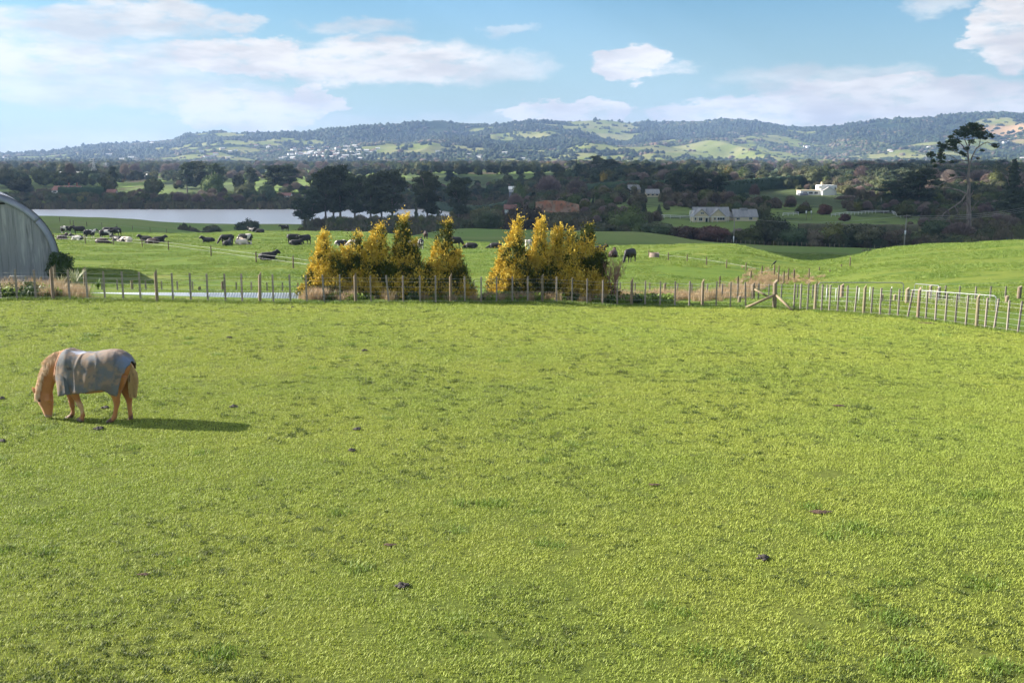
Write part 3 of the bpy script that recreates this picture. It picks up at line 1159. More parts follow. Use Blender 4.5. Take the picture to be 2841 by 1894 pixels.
def scatter_valley():
    """hedgerows and copses that fill the plain between the lake and the hills"""
    X = []; Y = []; S = []; I = []
    n = 15000
    y = np.exp(RNG.uniform(math.log(700), math.log(2700), n))
    u = RNG.uniform(-.62, .62, n)
    x = u * y
    # the left shore starts behind the lake
    shore = np.where(x < 60, 925, np.where(x < 160, 925 - (x - 60) * 3.2, 640))
    ok = y > shore
    # bands: tree lines running across the view
    bandn = fbm(x / 330.0, y / 60.0, 3, 101)
    patch = fbm(x / 130.0, y / 110.0, 4, 103)
    dens = np.clip((bandn - .47) * 5, 0, 1) * .8 + np.clip((patch - .5) * 5, 0, 1) * .7 + np.clip((y - 1500) / 1200, 0, .5)
    ok &= RNG.random(n) < dens
    for q0, q1, ya, yb in CLEAR:
        sxx = x / y * FPX + 1420.5
        ok &= ~((sxx > q0) & (sxx < q1) & (y > ya) & (y < yb))
    # open green paddocks
    for sx, Yc, rx, ry in ((650, 1500, 140, 60), (330, 1420, 120, 45), (640, 1100, 70, 45), (2330, 640, 90, 45), (2250, 760, 60, 40), (1650, 900, 50, 30), (1380, 1050, 60, 35), (2080, 1500, 60, 50)):
        p = on(sx, Yc)
        ok &= ~(((x - p.x) / rx)**2 + ((y - Yc) / ry)**2 < 1)
    x, y = x[ok], y[ok]
    z = HT(x, y)
    k = len(x)
    sc = RNG.uniform(6, 15, k) * (1 + .25 * (y > 1500))
    kind = fbm(x / 160, y / 120, 3, 107)
    r = RNG.random(k)
    idx = (r * 3).astype(int)
    idx = np.where(kind > .62, 3 + (r * 2).astype(int), idx)
    idx = np.where(r < .14, 5, idx)
    idx = np.where((r > .985), 6, idx)
    src = []
    def u2(key, v):
        return CROWN[key, v]
    src = [u2('round', 0), u2('round', 1), u2('pine', 0), u2('bare', 0), u2('bare', 1), u2('olive', 0), u2('yellow', 0)]
    scatter('hedgerow_trees', np.stack([x, y, z - .3], 1), RNG.random(k) * 6.28, sc, idx, src, 'tree lines and copses filling the plain below the hills', 'woodland')
    # mangrove fringe along the far shore
    x = RNG.uniform(-640, 75, 900); y = 893 + RNG.random(900)**1.5 * 34 + (x > 0) * -x * .1
    z = np.maximum(HT(x, y), LAKE_Z + .1) - .3
    scatter('shore_mangroves', np.stack([x, y, z], 1), RNG.random(900) * 6.28, RNG.uniform(4.5, 7.5, 900), (RNG.random(900) * 3).astype(int),
            [u2('bush', 0), u2('bush', 1), u2('bush', 2)], 'low olive mangrove fringe along the far shore of the lake', 'mangroves')
    x = RNG.uniform(-640, 75, 700); y = 930 + RNG.random(700) * 60
    z = HT(x, y) - .3
    scatter('shore_scrub', np.stack([x, y, z], 1), RNG.random(700) * 6.28, RNG.uniform(6, 10, 700), (RNG.random(700) * 5).astype(int),
            [u2('round', 0), u2('round', 2), u2('olive', 1), u2('brown', 0), u2('brown', 1)], 'mixed dark scrub on the slope behind the mangrove fringe', 'scrub')
    # brown scrub on the near shore, between the pasture and the lake
    xs = []; ys = []
    for (a, Ya, b, Yb, m) in ((500, 330, 830, 340, 80), (690, 330, 1330, 335, 260), (850, 400, 1320, 395, 180), (1290, 420, 1800, 390, 160), (1000, 350, 1320, 350, 120)):
        for i in range(m):
            t = random.random()
            q = on(a + (b - a) * t, Ya + (Yb - Ya) * t + random.uniform(-9, 9))
            xs.append(q.x); ys.append(q.y)
    x = np.array(xs); y = np.array(ys)
    z = HT(x, y) - .2
    k = len(x)
    small = (x / y * FPX + 1420.5) < 830
    scatter('near_shore_scrub', np.stack([x, y, z], 1), RNG.random(k) * 6.28, RNG.uniform(3.2, 5.6, k) * np.where(small, .5, 1), (RNG.random(k) * 5).astype(int),
            [u2('bush', 0), u2('bush', 1), u2('bush', 2), u2('olive', 2), u2('brown', 2)], 'low brown and olive scrub on the near shore behind the pasture', 'scrub')


scatter_valley()

# ------------------------------------------------------------------ trees one can tell apart
# kind, photo x, top y, distance, width px, label
FRONT = [
    ('round', 1345, 570, 312, 104, 'dark rounded tree beyond the dark green slope, just right of the pine clump'),
    ('brown', 1450, 563, 318, 116, 'broad dark brownish tree standing in front of the orange clay bank'),
    ('round', 1548, 586, 312, 96, 'low dark tree right of the clay bank, above the second clump of golden conifers'),
    ('brown', 1625, 596, 306, 92, 'low brown-green tree between the clay bank and the greyer spreading tree'),
    ('olive', 1738, 567, 318, 122, 'tall spreading grey-green tree left of the post-and-rail fence of the cream house'),
    ('round', 1668, 612, 302, 90, 'dark low tree in shade at the foot of the grey-green spreading tree'),
    ('round', 1822, 612, 306, 92, 'dark rounded bush just left of the red-tinged bushes below the cream house'),
    ('red', 1905, 622, 306, 84, 'red-tinged dark bush below the left end of the cream house'),
    ('red', 1972, 622, 304, 104, 'larger red-tinged dark bush left of the leaning power pole by the cream house'),
    ('olive', 2083, 622, 306, 84, 'olive bush just right of the power pole below the cream house'),
    ('round', 2140, 587, 308, 96, 'tall dome-shaped dark tree hiding the right end of the cream house'),
    ('round', 2200, 622, 304, 96, 'dark shaded tree right of the dome-shaped tree'),
    ('brown', 2250, 632, 304, 76, 'brownish low tree between two dark round trees'),
    ('olive', 2318, 613, 310, 104, 'bright green rounded tree below the curved white rails'),
    ('round', 2395, 616, 300, 118, 'wide dark dome-shaped tree right of the bright green one'),
    ('olive', 2470, 655, 300, 54, 'small olive bush left of the foot of the right-hand power pole'),
    ('brown', 2560, 660, 310, 90, 'brown tangle of scrub just right of the right-hand power pole'),
    ('round', 2600, 600, 330, 110, 'dark tree below the fallen branches of the lone pine'),
    ('bare', 2655, 612, 320, 90, 'grey leafless shrub in front of the trunk of the lone pine'),
    ('brown', 2712, 645, 268, 62, 'rounded brown shrub right above the edge of the right-hand green hill'),
    ('brown', 2778, 608, 272, 56, 'light brown round-headed small tree on a thin stem near the right edge'),
    ('round', 2822, 610, 280, 70, 'dark tree touching the right edge above the green hill'),
    ('round', 2740, 620, 300, 80, 'dark undergrowth tree between the two brown shrubs at right'),
    ('round', 2660, 655, 285, 70, 'low dark bush at the left foot of the brown shrub'),
    ('olive', 2510, 560, 420, 60, 'olive tree behind the right-hand power pole'),
    ('pine', 2548, 465, 470, 105, 'dense dark pine left of the lone tall pine'),
    ('pine', 2480, 500, 480, 90, 'dark broad pine at the left of the group beside the lone pine'),
    ('round', 2655, 505, 520, 60, 'dark tree crown behind the trunk of the lone pine, left side'),
    ('round', 2715, 502, 520, 80, 'dark tree crown behind the trunk of the lone pine, right side'),
    ('cone', 2800, 438, 420, 110, 'tall dark conifer with a thin spire near the right edge'),
    ('pine', 2838, 520, 430, 90, 'dark pine at the very right edge of the photo'),
    ('round', 2120, 560, 398, 36, 'dark upright tree touching the right gable of the cream house'),
    ('olive', 2230, 567, 430, 46, 'yellow-green rounded tree beside two white-topped posts'),
    ('red', 2288, 563, 425, 42, 'dark reddish upright tree left of the curved white rails'),
    ('red', 2345, 590, 400, 34, 'low reddish shrub in front of the white rails'),
    ('round', 2467, 571, 440, 24, 'small dark round tree at the bend of the white rails'),
    ('cone', 1829, 566, 420, 28, 'small dark conical tree left of the cream house'),
    ('pine', 1870, 484, 560, 44, 'umbrella-topped pine at the left of the middle pine group'),
    ('pine', 1930, 478, 540, 80, 'tall open pine with pale dead limbs behind the cream house'),
    ('pine', 1990, 486, 560, 54, 'dark pine next to the end of the long clipped hedge'),
    ('bare', 2092, 508, 520, 30, 'pale leafless tree in front of the long clipped hedge'),
    ('round', 2345, 480, 680, 44, 'dark broad tree right above the white house'),
    ('round', 2345, 508, 590, 50, 'dark tree close to the right side of the white house'),
    ('round', 2380, 508, 590, 80, 'dark evergreen clump between the white house and the dark pines'),
    ('round', 2440, 492, 620, 70, 'taller dark evergreen in the clump right of the white house'),
    ('bare', 2350, 540, 520, 70, 'grey leafless tree below the evergreen clump'),
    ('bare', 2430, 548, 500, 70, 'grey leafless tree next to the dark broad pine'),
    ('yellow', 1675, 473, 900, 27, 'bright yellow autumn tree in the middle of the plain'),
    ('bare', 1600, 495, 700, 60, 'pinkish leafless tree in the middle of the plain'),
    ('bare', 1520, 483, 800, 70, 'greyish leafless tree left of the pinkish one'),
    ('bare', 1430, 532, 560, 50, 'pinkish leafless tree left of the clay bank'),
    ('olive', 1570, 528, 560, 38, 'olive tree above the orange clay bank'),
    ('brown', 1700, 525, 520, 80, 'long low brown thicket left of the grey-roofed house'),
    ('cone', 1645, 535, 500, 12, 'slim dark cypress on the small bright lawn'),
    ('round', 1790, 492, 640, 40, 'dark tree behind the grey-roofed house'),
    ('brown', 1765, 530, 480, 60, 'brown tree just below the grey-roofed house'),
    ('pine', 1655, 430, 1250, 40, 'open-topped pine on the sky side of the plain in the middle'),
    ('cone', 1598, 442, 1200, 14, 'slim cypress in front of the pale hillside pasture'),
    ('pine', 1690, 440, 1200, 60, 'dark pine clump right of the open-topped pine'),
    ('olive', 1440, 500, 720, 46, 'olive tree above the long dark hedge of the middle distance'),
    ('bare', 2350, 446, 900, 60, 'tall pinkish leafless poplar at the left of the bare wood'),
    ('bare', 2400, 442, 900, 76, 'tallest pinkish leafless poplar of the bare wood'),
    ('bare', 2460, 448, 920, 76, 'pinkish leafless poplar at the right of the bare wood'),
    ('bare', 2300, 462, 940, 50, 'dull leafless tree at the left end of the bare wood'),
    ('bare', 2640, 470, 760, 80, 'reddish leafless tree seen left of the trunk of the lone pine'),
    ('bare', 2720, 468, 760, 90, 'reddish leafless tree seen right of the trunk of the lone pine'),
    ('bare', 2830, 474, 740, 90, 'reddish leafless tree at the right edge behind the dark conifer'),
    ('olive', 2760, 450, 1000, 34, 'rounded green tree rising over the reddish bare trees'),
    # near pine clump in front of the lake
    ('pine', 838, 548, 425, 56, 'small layered pine at the left end of the clump by the water'),
    ('pine', 905, 466, 440, 86, 'second tall pine from the left of the clump by the water'),
    ('pine', 945, 453, 452, 92, 'tallest pine of the clump by the water'),
    ('pine', 985, 480, 440, 80, 'greyish pine right of the tallest one by the water'),
    ('pine', 1030, 484, 436, 84, 'pine in the middle of the clump by the water'),
    ('pine', 1090, 466, 432, 92, 'dense round-headed pine by the water with bright green lower limbs'),
    ('pine', 925, 482, 462, 84, 'pine standing behind the tallest pine of the clump by the water'),
    ('pine', 1060, 480, 458, 90, 'pine standing behind the middle of the clump by the water'),
    ('pine', 868, 520, 430, 60, 'short pine between the small layered pine and the tall ones'),
    ('pine', 1185, 473, 425, 78, 'open pine with one bare straight trunk seen against the water'),
    ('pine', 1272, 488, 420, 74, 'right-hand open pine of the clump with drooping limbs'),
    ('cone', 1156, 562, 415, 20, 'stunted thin young pine against the water'),
    ('cone', 1215, 580, 405, 30, 'low dark young pine at the foot of the open pine'),
    ('round', 1105, 590, 412, 60, 'dark bush below the dense round-headed pine'),
    ('round', 960, 598, 405, 56, 'dark bush at the feet of the tall pines'),
    ('round', 690, 603, 345, 76, 'dome-shaped dark bush on the near lake shore'),
    ('round', 512, 616, 345, 20, 'tiny dark bush at the left end of the near shore scrub'),
    ('round', 590, 621, 345, 60, 'low dark bush between the tiny bush and the dome-shaped bush'),
    ('red', 1330, 590, 330, 60, 'brownish bush right of the last pine by the water'),
    # far side of the lake
    ('pine', 520, 448, 1080, 60, 'left-hand big pine of the group on the far shore'),
    ('pine', 560, 445, 1100, 76, 'tallest big pine of the group on the far shore'),
    ('pine', 600, 452, 1080, 60, 'right-hand big pine of the group on the far shore'),
    ('olive', 590, 474, 1020, 66, 'greyish spreading tree in front of the far shore pines'),
    ('round', 305, 482, 1040, 54, 'dark broad tree on the far bank above the red-roofed house'),
    ('pine', 316, 458, 1060, 26, 'flat-topped pine rising above the dark broad tree on the far bank'),
    ('round', 428, 486, 1010, 56, 'dark oval tree standing alone on the far green field'),
    ('round', 672, 512, 985, 44, 'dark bushy tree near the water right of the row of round trees'),
    ('round', 664, 474, 1080, 40, 'dark tree behind the far shore, right of the big pines'),
    ('pine', 700, 463, 1100, 44, 'thin pine right of the far shore group'),
    ('pine', 760, 456, 1090, 60, 'grey trunked pine near the far end of the lake, left of the near clump'),
    ('pine', 800, 455, 1090, 70, 'broad pine just behind the left edge of the near clump'),
    ('round', 690, 500, 1000, 44, 'dark shore tree below the thin pine'),
    ('round', 740, 506, 990, 50, 'dark shore tree below the grey trunked pine'),
    ('olive', 232, 531, 975, 36, 'light green round tree in front of the clipped hedge by the red-roofed house'),
    ('round', 20, 460, 1150, 50, 'dark dome of a tree at the left edge above the barn'),
    ('round', 115, 462, 1180, 50, 'dark tree left of the long white shed across the lake'),
    ('bare', 196, 450, 1300, 30, 'pale pinkish leafless tree behind the long white shed'),
    ('bare', 348, 450, 1300, 28, 'pinkish leafless tree right of the pylons'),
    ('round', 60, 488, 1060, 70, 'broad dark tree over the barn roof'),
    ('brown', 130, 520, 1000, 80, 'brown hedge-like tree left of the red-roofed house'),
]
_names = {'round': 'broadleaf_tree', 'brown': 'brown_tree', 'red': 'reddish_bush', 'olive': 'olive_tree', 'yellow': 'autumn_tree', 'pine': 'pine_tree', 'cone': 'conifer_tree', 'bare': 'leafless_tree'}
for kind, sx, top, Y, w, lab in FRONT:
    tree(_names[kind], lab, kind, sx, top, Y, w * (1.12 if kind in ('pine', 'bare') else 1.05), 'bush' if 'bush' in lab or 'shrub' in lab else 'tree')
for i, sx in enumerate((427, 456, 485, 511, 537, 564)):
    t = tree('round_tree', ['first small round tree, leftmost of the row of clipped trees beyond the lake', 'second small round tree from the left in the row beyond the lake',
                            'third small round tree from the left in the row beyond the lake', 'fourth small round tree from the left in the row beyond the lake',
                            'fifth small round tree from the left in the row beyond the lake', 'rightmost small round tree of the row beyond the lake'][i],
             'round', sx + 5, 532 + (i % 2) * 2, 985, 19, 'tree', 'row of small round trees on the far bank')


# ------------------------------------------------------------------ hedges
def hedge(label, pts, height, width, mat, leaf=.5, dens=3.0):
    """clipped hedge following ground points (x, y)"""
    base = Vector((pts[0][0], pts[0][1], H(*pts[0])))
    parts = []
    for (x0, y0), (x1, y1) in zip(pts[:-1], pts[1:]):
        L = math.hypot(x1 - x0, y1 - y0)
        n = max(2, int(L / 3))
        px, py = -(y1 - y0) / L * width / 2, (x1 - x0) / L * width / 2
        prev = None
        for i in range(n + 1):
            t = i / n
            x = x0 + (x1 - x0) * t; y = y0 + (y1 - y0) * t; z = H(x, y)
            hh = height * (1 + .05 * math.sin(i * 1.7))
            ring = np.array([(x - px, y - py, z - .3), (x - px * 1.05, y - py * 1.05, z + hh * .6), (x - px * .75, y - py * .75, z + hh),
                             (x + px * .75, y + py * .75, z + hh * 1.02), (x + px, y + py, z + hh * .6), (x + px, y + py, z - .3)])
            if prev is not None:
                V = np.concatenate([prev, ring]) - np.array(base)
                F = np.array([[k, k + 1, k + 7, k + 6] for k in range(5)])
                parts.append((V, F))
            prev = ring
        m = int(L * height * dens)
        t = RNG.random(m); zz = RNG.random(m)
        side = np.where(RNG.random(m) < .75, -1, 1)
        top = RNG.random(m) < .3
        off = np.where(top, RNG.uniform(-.75, .75, m), side * 1.0)
        X = x0 + (x1 - x0) * t + px * off; Y = y0 + (y1 - y0) * t + py * off
        Z = HT(X, Y) + np.where(top, height * 1.0, zz * height)
        parts.append(cards(np.stack([X, Y, Z], 1) - np.array(base), leaf))
    o = link('hedge', mesh_mixed('hedge', *merge(parts), [mat]), None, base)
    return tag(o, label, 'hedge')


def gp(sx, Y):
    p = on(sx, Y)
    return (p.x, p.y)


hedge('long dark clipped hedge climbing the slope behind the cream house', [gp(1972, 585), gp(2050, 640), gp(2130, 700), gp(2240, 730)], 8.0, 4, M_HEDGE)
hedge('straight dark hedge across the far bank between the pine clump and the clay bank', [gp(1120, 1005), gp(1300, 800), gp(1480, 720)], 8.0, 4, M_HEDGE, .7, 1.2)
hedge('dark clipped hedge standing in front of the red-roofed house across the lake', [gp(165, 985), gp(292, 985)], 12, 5, M_HEDGE, .8, 1.2)
hedge('low brown hedge between two green strips left of the right-hand power pole', [gp(2215, 372), gp(2360, 372), gp(2545, 372)], 2.4, 2.0, M_BROWN, .35, 4)
hedge('dark hedge line above the thicket in the middle of the plain', [gp(1620, 760), gp(1760, 720), gp(1850, 700)], 7.0, 5, M_HEDGE, .6, 1.5)

# ------------------------------------------------------------------ golden conifers behind the fence
def golden_material():
    m = bpy.data.materials.new('golden_foliage')
    m.use_nodes = True
    k = NT(m.node_tree)
    out = k.node('ShaderNodeOutputMaterial')
    b = k.node('ShaderNodeBsdfPrincipled')
    b.inputs['Roughness'].default_value = .7
    b.inputs['Specular IOR Level'].default_value = .2
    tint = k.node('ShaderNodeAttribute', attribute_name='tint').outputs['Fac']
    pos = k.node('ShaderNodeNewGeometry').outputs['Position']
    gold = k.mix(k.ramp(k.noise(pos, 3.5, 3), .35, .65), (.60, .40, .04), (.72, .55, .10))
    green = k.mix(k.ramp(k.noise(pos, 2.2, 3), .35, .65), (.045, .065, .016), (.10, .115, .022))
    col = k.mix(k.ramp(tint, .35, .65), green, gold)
    k.l.new(col, b.inputs['Base Color'])
    tr = k.node('ShaderNodeBsdfTranslucent')
    k.l.new(col, tr.inputs[0])
    mx = k.node('ShaderNodeMixShader'); mx.inputs[0].default_value = .07
    k.l.new(b.outputs[0], mx.inputs[1]); k.l.new(tr.outputs[0], mx.inputs[2]); k.l.new(mx.outputs[0], out.inputs[0])
    return m


M_GOLD = golden_material()
M_STEM = material('conifer_stem', [(.12, .08, .05), (.2, .14, .1)], 6, bump=.3)


def golden(label, spires, seed):
    """spires: (tip x, tip y, base x, half width) in photo pixels; all stand on the ground behind the fence"""
    rng = np.random.default_rng(seed)
    sx0 = spires[0][2]
    Y0 = fence_Y(sx0) + 2.6
    base = on(sx0, Y0)
    px = Y0 / FPX
    VV = []; FF = []; TT = []; off = 0
    stems = []
    for si, (tx, ty, bx, hw) in enumerate(spires):
        Y = Y0 + rng.uniform(-.5, .5) * (si > 0)
        g = on(bx, Y)
        tip = at(tx, ty, Y)
        h = tip.z - g.z
        limb(stems, [g - base - Vector((0, 0, .1)), (g.lerp(tip, .5) - base), (tip - base) * .98], .07, .01, 5)
        r0 = hw * px
        area = h * r0 * 3.2
        n = int(210 * area)
        # plume anchors over the surface of an irregular flame shape
        t = 1 - rng.random(n)**.62                  # 0 bottom .. 1 tip
        th = rng.random(n) * 6.283
        prof = 1.2 * np.where(t < .12, .80 + t * 1.2, .95 * (1 - (t - .12) / .90)**1.0)
        lump = .25 + .75 * fbm(np.cos(th) * 1.6 + seed * 3 + si, t * h * 1.5 + np.sin(th) * 1.6, 3, seed)
        knob = vnoise(np.cos(th) * 3.2 + seed * 5 + si, t * h * 3.4 + np.sin(th) * 3.2, seed + 9)
        lump = lump + .62 * np.clip((knob - .35) * 2.2, 0, 1)
        rr = r0 * prof * lump * (.72 + .28 * rng.random(n)**.5)
        rr = np.maximum(rr, .04)
        ax = np.array(g)[None] * (1 - t[:, None]) + np.array(tip)[None] * t[:, None]
        ax[:, 0] += .10 * np.sin(t * 7 + si * 2) * r0
        A = ax + np.stack([np.cos(th) * rr, np.sin(th) * rr, np.zeros(n)], 1)
        A[:, 2] = np.maximum(A[:, 2], g.z + .06)
        dirv = np.stack([np.cos(th) * .55, np.sin(th) * .55, np.full(n, .85)], 1)
        dirv += rng.normal(size=(n, 3)) * .22
        dirv /= np.linalg.norm(dirv, axis=1)[:, None]
        L = rng.uniform(.13, .30, n) * (1 + .35 * (t > .75)) * (1 + .9 * (rng.random(n) < .10))
        # clump colour is a property of each branch: golden shoots, some older green sprays
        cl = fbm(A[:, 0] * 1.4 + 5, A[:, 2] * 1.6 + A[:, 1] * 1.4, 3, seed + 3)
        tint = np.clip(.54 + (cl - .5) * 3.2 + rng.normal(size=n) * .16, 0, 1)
        m = 8
        q = np.arange(n).repeat(m)
        s = rng.random(n * m)
        P = A[q] + dirv[q] * (L[q] * s)[:, None]
        P += rng.normal(size=(n * m, 3)) * (.035 * (1.15 - s) + .008)[:, None]
        a = dirv[q] * .75 + rng.normal(size=(n * m, 3)) * .45
        a /= np.linalg.norm(a, axis=1)[:, None]
        b = np.cross(a, rng.normal(size=(n * m, 3))); b /= np.linalg.norm(b, axis=1)[:, None]
        ls = rng.uniform(.055, .11, n * m)
        V = np.stack([P - a * ls[:, None] * .5, P + b * ls[:, None] * .27, P + a * ls[:, None] * .5, P - b * ls[:, None] * .27], 1).reshape(-1, 3)
        VV.append(V - np.array(base)); FF.append(np.arange(len(V)).reshape(-1, 4) + off); off += len(V)
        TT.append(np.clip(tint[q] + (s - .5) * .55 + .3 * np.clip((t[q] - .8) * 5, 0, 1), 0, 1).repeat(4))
        # dark woody heart so the crown is not see-through
        iv, it = ICO[2]
        for kk in range(6):
            tt = .1 + .125 * kk
            rad = r0 * (.62 + .2 * (1 - tt)) * (1 - tt)**.5 * .8
            c = np.array(g) * (1 - tt) + np.array(tip) * tt
            rad *= .8
            l2 = 1 + .35 * (fbm(iv[:, 0] * 2 + kk, iv[:, 2] * 2 + iv[:, 1] * 2 + seed, 3, 3) - .5) * 2
            V = c + iv * l2[:, None] * np.array([rad, rad, h * .12]) - np.array(base)
            VV.append(V); FF.append(np.concatenate([it, it[:, :1]], 1) + off); off += len(V)
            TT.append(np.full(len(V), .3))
    t = thing('golden_conifer', label, 'conifer', base, 'golden conifers behind the paddock fence')
    V = np.concatenate(VV); F = np.concatenate(FF)
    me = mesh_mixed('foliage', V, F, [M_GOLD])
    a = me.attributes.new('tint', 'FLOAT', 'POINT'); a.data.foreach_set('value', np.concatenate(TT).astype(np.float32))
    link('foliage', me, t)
    link('stem', mesh_mixed('stem', *merge(stems), [M_STEM]), t)
    return t


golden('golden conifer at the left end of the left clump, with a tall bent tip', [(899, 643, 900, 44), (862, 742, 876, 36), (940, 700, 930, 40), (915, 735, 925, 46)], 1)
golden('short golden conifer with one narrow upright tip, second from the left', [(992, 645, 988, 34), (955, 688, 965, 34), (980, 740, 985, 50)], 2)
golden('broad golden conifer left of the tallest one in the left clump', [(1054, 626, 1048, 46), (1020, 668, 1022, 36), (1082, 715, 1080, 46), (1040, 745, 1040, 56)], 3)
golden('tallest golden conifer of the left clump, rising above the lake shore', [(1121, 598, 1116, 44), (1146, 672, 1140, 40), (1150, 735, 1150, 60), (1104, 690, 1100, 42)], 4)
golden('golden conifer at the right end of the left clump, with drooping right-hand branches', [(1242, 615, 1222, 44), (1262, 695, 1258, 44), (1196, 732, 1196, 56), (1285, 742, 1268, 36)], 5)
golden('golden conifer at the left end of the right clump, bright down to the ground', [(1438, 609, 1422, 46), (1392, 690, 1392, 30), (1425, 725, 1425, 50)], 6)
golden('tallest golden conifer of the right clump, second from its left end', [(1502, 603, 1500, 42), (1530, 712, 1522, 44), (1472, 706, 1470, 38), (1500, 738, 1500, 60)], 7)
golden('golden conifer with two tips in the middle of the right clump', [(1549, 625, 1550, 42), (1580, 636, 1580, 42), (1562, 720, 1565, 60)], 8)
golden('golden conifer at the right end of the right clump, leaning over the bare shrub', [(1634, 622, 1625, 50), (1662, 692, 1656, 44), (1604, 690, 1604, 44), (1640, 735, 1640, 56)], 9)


def bare_shrub():
    Y = fence_Y(1700) + 1.8
    p = on(1702, Y)
    rg = random.Random(5)
    parts = []
    for i in range(5):
        a = rg.uniform(-.25, .25)
        top = Vector((a * 1.1, rg.uniform(-.2, .2), 1.3))
        limb(parts, [(rg.uniform(-.05, .05), 0, -.1), top * .5, top], .022, .012, 5)
        for j in range(16):
            q = top * rg.uniform(.7, 1.0)
            e = q + Vector((rg.uniform(-.5, .5), rg.uniform(-.4, .4), rg.uniform(.35, 1.05)))
            mid = q.lerp(e, .5) + Vector((rg.uniform(-.06, .06), 0, 0))
            limb(parts, [q, mid, e], .009, .004, 4)
            for k in range(4):
                s = mid.lerp(e, rg.random())
                limb(parts, [s, s + Vector((rg.uniform(-.15, .15), rg.uniform(-.12, .12), rg.uniform(.12, .35)))], .005, .003, 3)
    o = link('bare_shrub', mesh_mixed('bare_shrub', *merge(parts), [material('pink_twigs', [(.36, .21, .17), (.28, .15, .12)], 5)]), None, p)
    tag(o, 'leafless pinkish shrub at the right end of the golden conifers', 'shrub')


bare_shrub()

# ------------------------------------------------------------------ fences
M_POST = material('round_post_timber', [(.20, .155, .10), (.30, .245, .175), (.14, .12, .08)], 5, stretch=(1, 1, .25), bump=.5, rand=.18)
M_BATTEN = material('batten_timber', [(.22, .185, .155), (.31, .27, .235)], 6, stretch=(1, 1, .2), bump=.4, rand=.15)
M_WIRE = material('galvanised_wire', [(.50, .50, .50)], rough=.5, metal=.4)
M_STEEL = material('galvanised_pipe', [(.24, .25, .27), (.33, .34, .35)], 12, rough=.45, metal=.35)
M_OLDPOST = material('dark_old_timber', [(.10, .075, .05), (.17, .13, .09)], 6, stretch=(1, 1, .25), bump=.4, rand=.15)


def post_mesh():
    b = MB()
    b.tube([(0, 0, -.15), (0, 0, .5), (.004, 0, .96), (0, 0, 1.0)], [1.0, .98, .95, .82], 10)
    return b.mesh('post', [M_POST])


def batten_mesh():
    b = MB()
    b.box((0, 0, .47), (1, .75, 1.06))
    return b.mesh('batten', [M_BATTEN])


ME_POST = post_mesh(); ME_BATTEN = batten_mesh()
ME_OLD = ME_POST.copy(); ME_OLD.materials.clear(); ME_OLD.materials.append(M_OLDPOST)


def upright(parent, name, me, base, h, w, lean=0.0):
    o = link(name, me, parent, Vector(base) - parent.location, random.uniform(-.4, .4) if me is not ME_BATTEN else random.uniform(-.25, .25), (w, w, h))
    o.rotation_euler = (random.uniform(-.02, .02), lean, o.rotation_euler.z)
    return o


def wire(parent, pts, r=.004, name='wire', mat=None, n=4):
    b = MB()
    b.tube([Vector(p) - parent.location for p in pts], r, n)
    return link(name, b.mesh(name, [mat or M_WIRE]), parent)


def fence(name, label, items, wires, group=None, rp=.07, rb=.036, wr=.004, Yf=None, cat='fence', old=False, hdef=1.2):
    """items: (sx, kind, top or height, lean px)"""
    first = on(items[0][0], Yf(items[0][0]))
    f = thing(name, label, cat, first, group)
    line = []
    for it in items:
        sx, kind = it[0], it[1]
        hh = it[2] if len(it) > 2 and it[2] else hdef
        dx = it[3] if len(it) > 3 else 0
        Y = Yf(sx)
        g = on(sx, Y)
        if hh > 10: hh = max(at(sx, hh, Y).z - g.z, .3)
        lean = dx * Y / FPX / hh
        if kind == 'P':
            upright(f, 'post', ME_OLD if old else ME_POST, g, hh, rp, lean)
        elif kind == 'S':
            upright(f, 'strainer_post', ME_POST, g, hh, rp * 1.5, lean)
        else:
            upright(f, 'batten', ME_BATTEN if not old else ME_OLD, g, hh, rb * 2 if not old else rb, lean)
        line.append((g, hh))
    for w in wires:
        pts = []
        for g, hh in line:
            pts.append(g + Vector((0, -.05, w)))
        wire(f, pts, wr)
    return f


